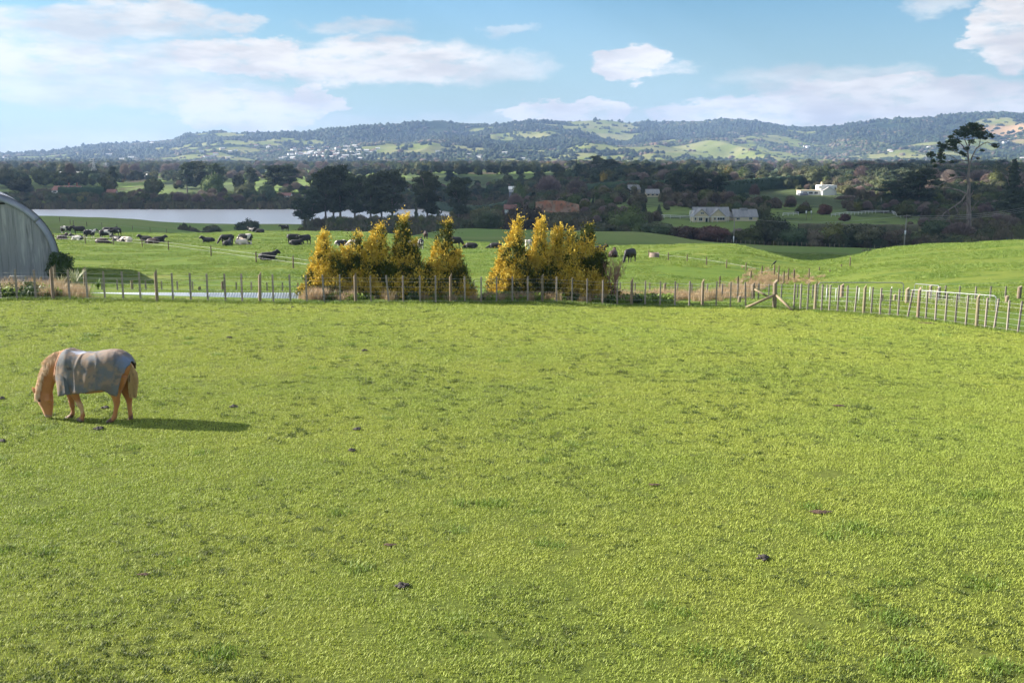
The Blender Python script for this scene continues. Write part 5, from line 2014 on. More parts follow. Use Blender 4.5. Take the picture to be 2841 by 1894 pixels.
    near((hz(1440, 800)[0], -.3, hz(1420, 800)[1]), .2, (.12, .10, .09), .9)
    near((hz(1450, 300)[0], -.1, hz(1450, 300)[1]), .3, (.26, .19, .145), .7)
    near((hz(860, 450)[0], -.3, hz(790, 450)[1]), .055, (.06, .045, .04), .8)
    k.l.new(col, bs.inputs['Base Color'])
    bp = k.node('ShaderNodeBump'); bp.inputs['Strength'].default_value = .35; bp.inputs['Distance'].default_value = .02
    k.l.new(k.noise(k.scale(tc, (1.6, 1, .45)), 6, 4), bp.inputs['Height'])
    k.l.new(bp.outputs[0], bs.inputs['Normal'])
    k.l.new(bs.outputs[0], out.inputs[0])
    ns, ng = 90, 56
    topx = np.array([460, 560, 640, 705, 800, 900, 1000, 1100, 1200, 1300, 1400, 1500, 1600, 1680, 1745])
    topy = np.array([330, 262, 215, 200, 235, 262, 264, 258, 240, 222, 210, 220, 258, 310, 378])
    hemx = np.array([505, 512, 640, 645, 860, 1100, 1300, 1370, 1420, 1530, 1600, 1640, 1700])
    hemy = np.array([990, 988, 962, 950, 936, 892, 858, 885, 925, 965, 800, 700, 560])
    V = []
    for i in range(ns + 1):
        s = i / ns
        for j in range(ng + 1):
            g = (j / ng) * 2 - 1
            ag = abs(g)
            sgn = -1 if g < 0 else 1
            # front and rear edges move with the height on the flank
            xf = np.interp(ag, [0, .1, .3, .5, .62, 1], [700, 676, 604, 528, 516, 540])
            xr = np.interp(ag, [0, .25, .45, .6, .8, 1], [1762, 1735, 1670, 1630, 1605, 1545])
            x = xf + (xr - xf) * s
            ty = np.interp(x, topx, topy)
            hy = np.interp(x, hemx, hemy)
            w = np.interp(x, [480, 560, 700, 900, 1100, 1350, 1500, 1620, 1700, 1750], [.19, .25, .30, .335, .35, .345, .325, .28, .21, .09])
            cyp = ty + 290
            if ag < .5:
                a = ag / .5 * math.pi / 2
                yy = w * math.sin(a)
                py = cyp - (cyp - ty) * (math.cos(a)**.85 if math.cos(a) > 0 else 0)
            else:
                f = (ag - .5) / .5
                yy = w * (1 + .05 * math.sin(f * 2.5)) + .012 * f
                py = cyp + (max(hy, cyp + 30) - cyp) * f
            # drape folds
            fo = (.008 * math.sin(x / 61.0 + 3.2 * math.sin(ag * 3)) + .004 * math.sin(x / 23.0 + ag * 9)) * min(1, max(0, (ag - .28) * 3))
            fo += .02 * math.exp(-((x - 850 - 60 * (ag - .6)) / 16.0)**2) * min(1, max(0, (ag - .35) * 4))
            fo -= .015 * math.exp(-((x - 800 + 100 * (ag - .6)) / 40.0)**2) * min(1, max(0, (ag - .3) * 4))
            fo += .016 * math.exp(-((x - 1215) / 9.0)**2) * (1 if .45 < ag else 0)
            fo += .014 * math.exp(-((x - 1200 - (ag - .2) * 200) / 14.0)**2) * (1 if .12 < ag < .45 else 0)
            fo += .012 * math.exp(-((x - 960 + (ag - .2) * 300) / 18.0)**2) * (1 if .08 < ag < .5 else 0)
            p = HN(x, py, sgn * (yy + fo + .012))
            p.z += fo * .6 + .008
            V.append(p)
    n = ng + 1
    F = [(i * n + j, i * n + j + 1, (i + 1) * n + j + 1, (i + 1) * n + j) for i in range(ns) for j in range(ng)]
    me = mesh_np('rug', V, F, [m_rug], True)
    ro = link('rug', me, t)
    sol = ro.modifiers.new('thickness', 'SOLIDIFY'); sol.thickness = .012; sol.offset = -1
    # dark gusset at the shoulder, collar edge and a pale cord
    m_gus = material('gusset_cloth', [(.065, .075, .085), (.09, .10, .115)], 6)
    gb = MB()
    gb.quad([HV(640, 650, -.375), HV(655, 945, -.395), HV(742, 930, -.40), HV(715, 780, -.39), HV(680, 680, -.38)])
    link('gusset', gb.mesh('gusset', [m_gus]), ro)
    m_col = material('rug_lining', [(.50, .27, .17), (.36, .20, .14)], 9, stretch=(1, 1, .4), bump=.5)
    cb = MB()
    pts = []
    for g in np.linspace(-.6, .6, 33):
        ag = abs(g); sgn = -1 if g < 0 else 1
        xf = np.interp(ag, [0, .1, .3, .5, .62, 1], [700, 676, 604, 528, 516, 540]) - 14
        ty = np.interp(xf, topx, topy); w = np.interp(xf, [480, 560, 700], [.19, .25, .30])
        a = min(ag, .5) / .5 * math.pi / 2
        cyp = ty + 290
        py = cyp - (cyp - ty) * math.cos(a)**.85 + (max(0, ag - .5) * 500)
        pts.append(HN(xf, py, sgn * (w * math.sin(a) + .004)))
    cb.tube(pts, .034, 8, squash=[(1, .5 + .25 * math.sin(i * 1.9)) for i in range(len(pts))])
    link('collar', cb.mesh('collar', [m_col]), ro)
    t.rotation_euler = (0, 0, R(-5))
    t.scale = (1.04, 1.0, 1.0)
    t.location.z += .0
    return t


horse = build_horse()


# ---------------- cattle: local x forward (head), z up
def cow_mesh(pose):
    b = MB()

    def L(pts, n=12):
        b.tube([Vector((x, y, z)) for x, y, z, rx, ry in pts], 1.0, n, squash=[(rz_, ry_) for x, y, z, rz_, ry_ in pts])
    if pose in ('stand', 'graze'):
        # squash = (vertical, sideways)
        L([(-.86, 0, 1.04, .14, .12), (-.80, 0, 1.02, .27, .24), (-.6, 0, .98, .35, .30), (-.2, 0, .92, .40, .36), (.2, 0, .92, .38, .33), (.5, 0, .96, .34, .27), (.68, 0, .98, .26, .2), (.76, 0, .98, .14, .12)], 14)
        for s in (-1, 1):
            L([(-.62, s * .2, .85, .24, .15), (-.66, s * .21, .62, .12, .09), (-.72, s * .21, .48, .075, .06), (-.70, s * .21, .25, .05, .045), (-.69, s * .21, .08, .055, .05), (-.66, s * .21, 0, .075, .065)], 8)
            L([(.48, s * .18, .75, .17, .12), (.48, s * .18, .52, .09, .075), (.48, s * .18, .42, .065, .06), (.47, s * .18, .22, .045, .042), (.48, s * .18, .07, .05, .05), (.50, s * .18, 0, .07, .06)], 8)
        L([(-.42, 0, .60, .12, .15), (-.48, 0, .50, .10, .12), (-.48, 0, .46, .04, .05)], 8)      # udder
        L([(-.86, 0, 1.18, .05, .05), (-.93, 0, 1.0, .03, .03), (-.93, 0, .6, .022, .022), (-.93, 0, .42, .05, .04)], 6)
        if pose == 'stand':
            L([(.55, 0, 1.02, .25, .16), (.80, 0, 1.16, .17, .12), (1.0, 0, 1.25, .14, .10)], 10)
            L([(.97, 0, 1.32, .12, .11), (1.12, 0, 1.26, .12, .11), (1.28, 0, 1.14, .09, .08), (1.38, 0, 1.07, .075, .075), (1.42, 0, 1.05, .04, .05)], 10)
            hx, hzz = 1.02, 1.34
        else:
            L([(.55, 0, .95, .25, .16), (.80, 0, .72, .17, .12), (.98, 0, .48, .13, .10)], 10)
            L([(.94, 0, .50, .12, .11), (1.02, 0, .38, .12, .11), (1.12, 0, .20, .09, .08), (1.17, 0, .09, .075, .075), (1.18, 0, .05, .04, .05)], 10)
            hx, hzz = .95, .53
        for s in (-1, 1):
            L([(hx, s * .08, hzz, .03, .03), (hx - .03, s * .18, hzz + .02, .045, .03), (hx - .05, s * .25, hzz - .01, .01, .01)], 6)
    else:
        L([(-.80, .05, .30, .13, .14), (-.74, .04, .32, .26, .28), (-.5, .02, .38, .34, .38), (-.1, 0, .38, .37, .40), (.25, 0, .40, .36, .34), (.52, 0, .44, .30, .26), (.66, 0, .46, .18, .16)], 14)
        for s in (-1, 1):
            L([(.45, s * .2, .2, .14, .12), (.66, s * .26, .10, .08, .07), (.82, s * .2, .08, .06, .05), (.62, s * .16, .05, .045, .045)], 8)
            L([(-.5, s * .3, .22, .18, .14), (-.25, s * .42, .12, .10, .09), (-.5, s * .46, .07, .06, .06), (-.25, s * .44, .05, .045, .045)], 8)
        L([(-.8, 0, .45, .05, .05), (-.9, .08, .25, .03, .03), (-.8, .2, .06, .03, .03)], 6)
        if pose == 'lie':
            L([(.40, 0, .48, .30, .22), (.60, .02, .62, .24, .18), (.76, .04, .74, .19, .15)], 10)
            L([(.70, .04, .82, .16, .15), (.84, .05, .80, .16, .15), (.98, .06, .70, .125, .11), (1.08, .06, .62, .10, .10), (1.12, .06, .60, .05, .06)], 10)
            hx, hzz = .74, .88
        else:      # head down, asleep
            L([(.5, 0, .42, .24, .16), (.72, .04, .32, .16, .12), (.88, .1, .2, .13, .10)], 10)
            L([(.86, .08, .22, .12, .11), (1.0, .12, .16, .12, .11), (1.14, .14, .12, .09, .08), (1.24, .15, .10, .07, .07)], 10)
            hx, hzz = .90, .30
        for s in (-1, 1):
            L([(hx, s * .08 + .04, hzz, .03, .03), (hx - .03, s * .18 + .04, hzz + .03, .045, .03), (hx - .05, s * .25 + .04, hzz + .01, .01, .01)], 6)
    return remeshed('cow_body', b, .035, [], 3, .5)


def cow_material(name, base, patch, amount, face=None, legs=None):
    m = bpy.data.materials.new(name)
    m.use_nodes = True
    k = NT(m.node_tree)
    out = k.node('ShaderNodeOutputMaterial')
    b = k.node('ShaderNodeBsdfPrincipled')
    b.inputs['Roughness'].default_value = .55
    b.inputs['Specular IOR Level'].default_value = .35
    tc = k.node('ShaderNodeTexCoord').outputs['Object']
    oi = k.node('ShaderNodeObjectInfo').outputs['Random']
    off = k.math('MULTIPLY', oi, 60)
    ad = k.node('ShaderNodeVectorMath', operation='ADD')
    k.l.new(tc, ad.inputs[0]); k.l.new(k.comb(off, off, off), ad.inputs[1])
    f = k.noise(ad.outputs[0], 1.7, 1.5, .4)
    col = k.mix(k.ramp(f, .5 + amount - .012, .5 + amount + .012), base, patch)
    sx = k.node('ShaderNodeSeparateXYZ'); k.l.new(tc, sx.inputs[0])
    if legs:
        col = k.mix(k.ramp(sx.outputs[2], .52, .36), col, legs)
    if face:
        d = k.node('ShaderNodeVectorMath', operation='DISTANCE')
        k.l.new(tc, d.inputs[0]); d.inputs[1].default_value = face[0]
        col = k.mix(k.ramp(d.outputs[1], face[1] * .9, face[1], 1, 0), col, patch)
    k.l.new(col, b.inputs['Base Color'])
    k.l.new(b.outputs[0], out.inputs[0])
    return m


BLK, WHT = (.016, .014, .015), (.66, .60, .54)
COWM = {'black': cow_material('black_hide', BLK, WHT, .24),
        'pied': cow_material('pied_hide', BLK, WHT, .09, legs=WHT),
        'white': cow_material('pale_hide', BLK, (.72, .60, .50), -.12),
        'brown': cow_material('brown_hide', (.045, .024, .018), (.2, .12, .08), .24)}
M_PIED2 = cow_material('pied_hide_plain', BLK, WHT, .07)
CPOSE = {p: cow_mesh(p) for p in ('stand', 'graze', 'lie', 'sleep')}
CME = {}
for p, me in CPOSE.items():
    for c, m in COWM.items():
        if c == 'pied' and p in ('lie', 'sleep'): m = M_PIED2
        q = me.copy(); q.materials.append(m); CME[p, c] = q


def cow(sx, sy, pose, colr, face, label, s=1.0, y0=40):
    """face: heading in degrees, 0 = to the right of the photo, 90 = away, 180 = left"""
    g = ground_at(sx, sy, y0)
    s *= 1.07
    o = link('cow', CME[pose, colr], None, g - Vector((0, 0, .02)), R(face), (s, s * 1.06, s))
    return tag(o, label, 'cow', 'cattle resting and grazing on the pasture')


cow(186, 650, 'stand', 'pied', 10, 'black cow with white rump standing at the far left of the herd', 1.0)
cow(219, 651, 'stand', 'black', 200, 'black cow standing beside the white-rumped one at the far left')
cow(174, 666, 'lie', 'brown', 70, 'brown-black cow lying nearest the barn roof')
cow(214, 667, 'lie', 'pied', 178, 'black and white cow lying with its head to the left near the barn')
cow(250, 664, 'stand', 'pied', 60, 'black cow with white patch standing behind the second taped post')
cow(284, 677, 'sleep', 'brown', 0, 'dark brown cow lying flat between the second and third posts of the taped fence')
cow(296, 664, 'stand', 'pied', 8, 'pied cow standing broadside in the crowded group of cattle')
cow(304, 655, 'stand', 'black', 5, 'black cow mostly hidden behind the standing pied cow')
cow(326, 670, 'lie', 'black', 160, 'black cow lying with a white blaze right behind the third taped post')
cow(323, 657, 'stand', 'black', 250, 'dark cow standing at the right of the crowded group')
cow(350, 672, 'sleep', 'white', 170, 'mostly white cow lying at the right of the crowded group')
cow(404, 670, 'lie', 'black', 180, 'black cow lying with its head to the left behind the fourth taped post')
cow(441, 672, 'lie', 'black', 20, 'black cow lying at the right of a group of three')
cow(424, 677, 'sleep', 'brown', 180, 'brown cow lying low in front of two black ones')
cow(578, 674, 'lie', 'black', 184, 'black cow stretched out alone in the middle of the pasture')
cow(629, 679, 'graze', 'black', 188, 'black cow with white face grazing behind a lying cow')
cow(632, 683, 'lie', 'black', 80, 'black cow lying in front of the white-faced grazing cow')
cow(680, 678, 'graze', 'pied', 182, 'pied cow with white belly standing over a lying pale cow', 1.05)
cow(672, 679, 'sleep', 'white', 30, 'brown and white cow lying under the standing pied cow')
cow(720, 646, 'lie', 'black', 178, 'black cow lying on the crest near the dome-shaped bush', 1.0)
cow(700, 643, 'lie', 'black', 150, 'black cow lying just beyond the crest with only its head showing', 1.0)
cow(790, 643, 'stand', 'black', 230, 'black cow standing alone on the skyline of the crest')
cow(817, 677, 'graze', 'black', 8, 'black cow grazing to the left of two others above the end of the iron strip')
cow(822, 681, 'lie', 'black', 10, 'black cow lying between two standing ones')
cow(846, 680, 'stand', 'black', 235, 'round black cow facing the camera left of the first golden conifer', 1.0)
cow(744, 722, 'lie', 'black', 20, 'black cow lying nearest the camera beside the white tape, head raised')
cow(948, 682, 'sleep', 'pied', 20, 'small pied cow lying between the first two golden conifers')
cow(981, 682, 'sleep', 'white', 200, 'white and brown cow lying half hidden by the second golden conifer')
cow(1168, 692, 'stand', 'pied', 95, 'pied cow seen from behind, right of the tallest conifer of the left clump')
cow(1154, 687, 'lie', 'white', 200, 'white-faced cow lying beside the pied cow seen from behind')
cow(1181, 664, 'stand', 'brown', 100, 'dark brown cow standing on the far crest behind the pied cow')
cow(1262, 689, 'graze', 'black', 2, 'large black cow grazing to the right beside the right end of the left clump', 1.12)
cow(1307, 689, 'sleep', 'black', 180, 'black cow lying in front of the large grazing one')
cow(1374, 689, 'sleep', 'black', 180, 'black cow lying just left of the right clump of conifers')
cow(1466, 696, 'stand', 'white', 255, 'white-faced cow peeping out between two conifers of the right clump')
cow(1664, 700, 'lie', 'black', 20, 'black cow lying behind the right-hand conifer')
cow(1702, 715, 'lie', 'brown', 75, 'brown-black cow lying behind the bare pink shrub and looking away', 1.05)
cow(1746, 729, 'graze', 'black', 235, 'black cow with pale face grazing alone right of the conifers', 1.0)


# ------------------------------------------------------------------ dung heaps and worn spots in the paddock
M_DUNG = material('dung', [(.045, .038, .035), (.085, .07, .062)], 20, rough=.7, bump=.8)
dung = [(275, 1191, .17, 'dark dung heap below the belly of the horse'), (290, 1134, .16, 'dark dung heap behind the fore legs of the horse'),
        (648, 1130, .13, 'pair of dark dung lumps right of the horse'), (992, 1195, .13, 'dark dung heap in the open right of the shadow of the horse'),
        (1012, 975, .14, 'dark dung heap far out in front of the left conifer clump'), (636, 938, .13, 'dark dung heap above the horse towards the fence'),
        (2116, 1554, .17, 'rounded grey dung heap in the right foreground'), (1116, 1628, .12, 'small dark dung heap in the middle foreground'),
        (5, 1109, .10, 'dark dung heap at the left edge, upper one'), (4, 1227, .12, 'dark dung heap at the left edge, lower one'),
        (812, 855, .12, 'dark dung heap close to the fence left of the conifers'), (976, 1252, .10, 'small dark dung heap just below the middle one')]
for sx, sy, s, lab in dung:
    g = ground_at(sx, sy)
    rg = random.Random(sx)
    parts = []
    V, F = ICO[2]
    s *= .56
    for i in range(22):
        a = rg.random() * 6.28; r = s * 1.1 * rg.random()**.6
        l = 1 + .5 * (fbm(V[:, 0] * 3 + i, V[:, 2] * 3 + V[:, 1], 2, i) - .5)
        parts.append((np.array([math.cos(a) * r, math.sin(a) * r * .8, .02 + .045 * rg.random() * (1 - r / s / 1.2)]) + V * l[:, None] * np.array([.028, .025, .018]) * rg.uniform(.7, 1.2), F))
    o = link('dung_heap', mesh_mixed('dung_heap', *merge(parts), [M_DUNG], True), None, g)
    tag(o, lab, 'dung')

# ------------------------------------------------------------------ the lone pine
def lone_pine():
    Y = 332.0
    base = on(2688, Y)

    def Pz(x, y, dy=0.0):
        return at(2400 + x / 3.732, 300 + y / 3.732, Y) + Vector((0, dy, 0)) - base
    t = thing('lone_pine', 'tall lone pine with windswept crown, bare trunk and broken lower limbs', 'tree', base)
    u = Y / FPX / 3.732
    parts = []
    tr = [(1078, 1400, 30), (1074, 1060, 27), (1070, 900, 24), (1076, 800, 20), (1064, 740, 19), (1076, 650, 13), (1080, 590, 11), (1070, 530, 10), (1065, 460, 8), (1075, 390, 6), (1078, 300, 4)]
    for a, b in zip(tr[:-1], tr[1:]):
        add_cyl(parts, Pz(a[0], a[1]), Pz(b[0], b[1]), a[2] * u * .78, b[2] * u * .8, 9)
    link('trunk', mesh_mixed('trunk', *merge(parts), [M_BARK]), t)
    rg = random.Random(12)
    limbs = [([(1085, 590), (1110, 500), (1150, 420), (1220, 370), (1270, 352), (1330, 385), (1375, 402)], 7, 2),
             ([(1065, 505), (980, 465), (900, 440), (820, 425), (740, 500)], 6, 2), ([(1070, 545), (960, 538), (880, 562), (790, 585)], 5, 2),
             ([(1075, 635), (960, 620), (870, 655)], 4, 1.5), ([(1062, 745), (1035, 712), (960, 715), (880, 742), (760, 808), (640, 835)], 9, 3),
             ([(1052, 890), (980, 855), (860, 825), (780, 832)], 10, 5), ([(1052, 880), (1000, 960), (930, 1010), (820, 1080), (730, 1172)], 9, 3),
             ([(930, 1010), (950, 1060), (980, 1090)], 6, 2), ([(1075, 725), (1110, 690), (1140, 678), (1142, 700), (1125, 725)], 4, 2),
             ([(1080, 930), (1105, 890), (1122, 848)], 9, 3), ([(1095, 1070), (1140, 1000), (1182, 958)], 7, 2), ([(1070, 470), (1000, 380), (940, 330), (900, 280)], 5, 2),
             ([(1075, 400), (1120, 300), (1150, 220)], 5, 2), ([(1075, 430), (1040, 330), (1010, 250)], 5, 2), ([(1180, 395), (1200, 330), (1190, 270)], 4, 2),
             ([(900, 440), (860, 400), (800, 395)], 3, 1.5), ([(1110, 500), (1160, 515), (1205, 522)], 3, 1), ([(960, 538), (900, 500), (850, 480)], 3, 1),
             ([(860, 1060), (870, 1130), (850, 1200)], 4, 1), ([(820, 1080), (800, 1130), (760, 1180)], 4, 1)]
    for pts, r0, r1 in limbs:
        parts = []
        dy = rg.uniform(-1.5, 1.5)
        n = len(pts)
        P = [Pz(x, y, dy * i / n) for i, (x, y) in enumerate(pts)]
        limb(parts, P, r0 * u, r1 * u, 6)
        for i in range(10):                       # dead twigs
            s = rg.random() * (n - 1.01); k = int(s)
            q = P[k].lerp(P[k + 1], s - k)
            limb(parts, [q, q + Vector((rg.uniform(-1.2, 1.0), rg.uniform(-1, 1), rg.uniform(-1.3, .9)))], 1.6 * u, .6 * u, 3)
        link('limb', mesh_mixed('limb', *merge(parts), [M_BARK]), t)
    cl = [(1090, 168, 20), (1150, 172, 22), (1200, 190, 18), (1030, 205, 20), (905, 300, 18), (850, 345, 20), (780, 372, 18), (700, 470, 16), (1130, 205, 52), (1060, 232, 50), (1185, 232, 44), (1000, 235, 42), (935, 262, 34), (1235, 262, 36), (1275, 290, 26), (1275, 315, 14), (1100, 270, 40), (1020, 285, 36),
          (935, 335, 36), (870, 362, 38), (805, 398, 36), (975, 350, 30), (1150, 200, 30), (900, 380, 30), (850, 420, 22), (715, 492, 32), (755, 520, 30), (790, 480, 22),
          (715, 550, 22), (780, 560, 20), (1362, 395, 26), (1350, 385, 16), (1195, 442, 13), (1010, 485, 20), (960, 425, 24), (1085, 350, 24), (1050, 420, 18), (1180, 300, 22), (1215, 300, 20),
          (930, 700, 14), (800, 800, 12), (1180, 525, 10), (900, 560, 14), (760, 440, 20), (830, 400, 24), (1155, 285, 20), (745, 600, 18), (990, 465, 16)]
    P = []
    bl = []
    for x, y, r in cl:
        c = Pz(x, y, rg.uniform(-2.5, 2.5))
        bl.append((c.x, c.y, c.z, r * u * 1.6, r * u * 1.6, r * u * 1.0))
    # many small brush-like tufts rather than smooth lobes
    pts = []
    for b in bl:
        k = int(17 * (b[3] / .9)**1.3) + 6
        d = rand_unit(k)
        c = np.array(b[:3]); r = np.array(b[3:6])
        for q in c + d * r * RNG.random(k)[:, None]**.7:
            m = 20
            dd = rand_unit(m); dd[:, 2] = np.abs(dd[:, 2]) * .8
            pts.append(q + dd * RNG.random(m)[:, None] * .5)
    P = np.concatenate(pts)
    V, F = cards(P, .34, up=(np.array([0, 0, 1.]), .35), aspect=1.6)
    m = material('lone_pine_needles', [(.045, .078, .028), (.085, .12, .04)], .6, translucent=.15)
    link('crown', mesh_mixed('crown', V, F, [m]), t)


lone_pine()

# ------------------------------------------------------------------ buildings
M_WHITE = material('white_paint', [(.72, .72, .70)], rough=.6)
M_CREAM = material('cream_weatherboard', [(.60, .50, .32), (.66, .56, .38)], .6, rough=.8)
M_GREYROOF = material('grey_roof', [(.25, .255, .255), (.31, .31, .305)], .5, stretch=(3, .3, 1), rough=.7)
M_REDROOF = material('red_tile_roof', [(.25, .13, .105), (.19, .10, .085)], .6, rough=.8)
M_GLASS = material('window_glass', [(.03, .035, .045)], rough=.1, spec=.6)
M_BRICK = material('brick', [(.30, .14, .10), (.22, .11, .08)], 2, rough=.9)
M_GREYWALL = material('grey_wall', [(.25, .26, .30)], rough=.8)


def gable_block(t, x0, x1, y0, y1, wall, ridge, along, mw, mr, ov=.35, name='wall'):
    """walls and a pitched roof as parts of building t; along = 'x' or 'y' ridge direction"""
    b = MB()
    xm, ym = (x0 + x1) / 2, (y0 + y1) / 2
    if along == 'y':
        b.quad([(x0, y0, -1), (x1, y0, -1), (x1, y0, wall), (xm, y0, ridge), (x0, y0, wall)])
        b.quad([(x1, y1, -1), (x0, y1, -1), (x0, y1, wall), (xm, y1, ridge), (x1, y1, wall)])
        b.quad([(x0, y1, -1), (x0, y0, -1), (x0, y0, wall), (x0, y1, wall)])
        b.quad([(x1, y0, -1), (x1, y1, -1), (x1, y1, wall), (x1, y0, wall)])
    else:
        b.quad([(x0, y0, -1), (x1, y0, -1), (x1, y0, wall), (x0, y0, wall)])
        b.quad([(x1, y1, -1), (x0, y1, -1), (x0, y1, wall), (x1, y1, wall)])
        b.quad([(x0, y1, -1), (x0, y0, -1), (x0, y0, wall), (x0, ym, ridge), (x0, y1, wall)])
        b.quad([(x1, y0, -1), (x1, y1, -1), (x1, y1, wall), (x1, ym, ridge), (x1, y0, wall)])
    link(name, b.mesh(name, [mw]), t)
    r = MB()
    th = .14
    if along == 'y':
        s = (ridge - wall) / (xm - x0)
        for sgn, xe in ((-1, x0 - ov), (1, x1 + ov)):
            ze = wall - s * ov + .03
            for dz in (0, th):
                r.quad([(xe, y0 - ov, ze + dz), (xm, y0 - ov, ridge + .03 + dz), (xm, y1 + ov, ridge + .03 + dz), (xe, y1 + ov, ze + dz)])
            r.quad([(xe, y0 - ov, ze), (xm, y0 - ov, ridge + .03), (xm, y0 - ov, ridge + .03 + th), (xe, y0 - ov, ze + th)])
            r.quad([(xe, y0 - ov, ze), (xe, y1 + ov, ze), (xe, y1 + ov, ze + th), (xe, y0 - ov, ze + th)])
    else:
        s = (ridge - wall) / (ym - y0)
        for sgn, ye in ((-1, y0 - ov), (1, y1 + ov)):
            ze = wall - s * ov + .03
            for dz in (0, th):
                r.quad([(x0 - ov, ye, ze + dz), (x1 + ov, ye, ze + dz), (x1 + ov, ym, ridge + .03 + dz), (x0 - ov, ym, ridge + .03 + dz)])
            r.quad([(x0 - ov, ye, ze), (x1 + ov, ye, ze), (x1 + ov, ye, ze + th), (x0 - ov, ye, ze + th)])
            r.quad([(x0 - ov, ye, ze), (x0 - ov, ym, ridge + .03), (x0 - ov, ym, ridge + .03 + th), (x0 - ov, ye, ze + th)])
    ro = link('roof', r.mesh('roof', [mr]), t)
    return ro


def window(t, x0, x1, z0, z1, y, n=1):
    f = MB()
    w = .09
    f.box(((x0 + x1) / 2, y - .03, z1 + w / 2), (x1 - x0 + 2 * w, .08, w)); f.box(((x0 + x1) / 2, y - .03, z0 - w / 2), (x1 - x0 + 2 * w, .08, w))
    for x in [x0 - w / 2, x1 + w / 2] + [x0 + (x1 - x0) * i / n for i in range(1, n)]:
        f.box((x, y - .028, (z0 + z1) / 2), (w, .08, z1 - z0))
    fo = link('window', f.mesh('window', [M_WHITE]), t)
    g = MB()
    g.quad([(x0, y - .02, z0), (x1, y - .02, z0), (x1, y - .02, z1), (x0, y - .02, z1)])
    link('pane', g.mesh('pane', [M_GLASS]), fo)


def cream_house():
    g = ground_at(1924, 617, 335)
    s = g.y / FPX / 4.704 * 1.0
    t = thing('house', 'cream weatherboard house with grey gabled roofs and white verandah', 'house', g)
    X = lambda px: (px - 300) * s
    gable_block(t, X(300), X(500), 0, 7, X(378), X(468), 'y', M_CREAM, M_GREYROOF)
    gable_block(t, X(522), X(715), .4, 7, X(378), X(466), 'y', M_CREAM, M_GREYROOF)
    gable_block(t, X(330), X(790), 3.2, 11, X(378), X(482), 'x', M_CREAM, M_GREYROOF)
    gable_block(t, X(840), X(1145), 2, 9, X(370), X(458), 'x', M_CREAM, M_GREYROOF)
    gable_block(t, X(760), X(860), 4, 8.5, X(365), X(420), 'x', M_CREAM, M_GREYROOF)
    b = MB(); b.box((X(985), 5.5, X(461)), (2.9, 1.6, .8)); link('ridge_vent', b.mesh('ridge_vent', [M_GREYROOF]), t)
    b = MB(); b.tube([(X(490), 4, X(440)), (X(490), 4, X(482))], .16, 8); link('flue', b.mesh('flue', [M_GREYWALL]), t)
    b = MB(); b.quad([(X(540), 4.2, X(440)), (X(565), 4.2, X(440)), (X(582), 4.6, X(452)), (X(555), 4.6, X(452))]); 
    window(t, X(390), X(430), X(408), X(426), 0, 2)
    window(t, X(372), X(412), X(322), X(360), 0, 2)
    window(t, X(316), X(334), X(330), X(360), 0, 1)
    window(t, X(608), X(706), X(330), X(360), .4, 3)
    window(t, X(570), X(588), X(330), X(360), .4, 1)
    window(t, X(875), X(912), X(330), X(358), 2, 2)
    window(t, X(1038), X(1078), X(330), X(360), 2, 2)
    window(t, X(455), X(484), X(302), X(356), 0, 1)
    # verandah: posts and beam, pergola at the left end
    for px in (250, 275, 300, 350, 490, 535, 600, 715, 740):
        p = MB(); p.box((X(px), -1.3, 1.15), (.12, .12, 2.5)); link('verandah_post', p.mesh('verandah_post', [M_WHITE]), t)
    b = MB(); b.box(((X(250) + X(745)) / 2, -1.3, X(376)), (X(745) - X(250), .14, .18)); link('verandah_beam', b.mesh('verandah_beam', [M_WHITE]), t)
    for i in range(6):
        b = MB()
        x = X(236 + i * 11)
        b.tube([(x, -1.2, X(378)), (x + .9, 3.0, X(450))], .07, 4); link('rafter', b.mesh('rafter', [M_WHITE]), t)
    return t


cream_house()


def house(label, sx0, sx1, base_sy, Y, wall_px, ridge_px, mw, mr, depth=None, along='x', chim=(), windows=0, name='house', y0=None, cat='house'):
    p = at(sx0, base_sy, Y); q = at(sx1, base_sy, Y)
    w = q.x - p.x
    k = Y / FPX
    z = p.z
    t = thing(name, label, cat, Vector((p.x, Y, z)))
    gable_block(t, 0, w, 0, depth or w * .7, wall_px * k, ridge_px * k, along, mw, mr, ov=.4)
    # footing down to the ground
    gz = min(H(p.x, Y), H(q.x, Y)) - z
    if gz < -1:
        b = MB(); b.box((w / 2, (depth or w * .7) / 2, gz / 2 - .6), (w * .98, (depth or w * .7) * .98, -gz + .2)); link('footing', b.mesh('footing', [M_GREYWALL]), t)
    for cx in chim:
        b = MB(); b.box((w * cx, (depth or w * .7) * .5, ridge_px * k + .6), (1.3, 1.1, 4.2)); b.box((w * cx, (depth or w * .7) * .5, ridge_px * k + 2.8), (1.7, 1.4, .4))
        link('chimney', b.mesh('chimney', [M_BRICK if mr == M_REDROOF else M_WHITE]), t)
    for i in range(windows):
        xx = w * (i + .5) / windows
        window(t, xx - w * .12 / windows * 2, xx + w * .12 / windows * 2, wall_px * k * .35, wall_px * k * .75, 0, 1)
    return t


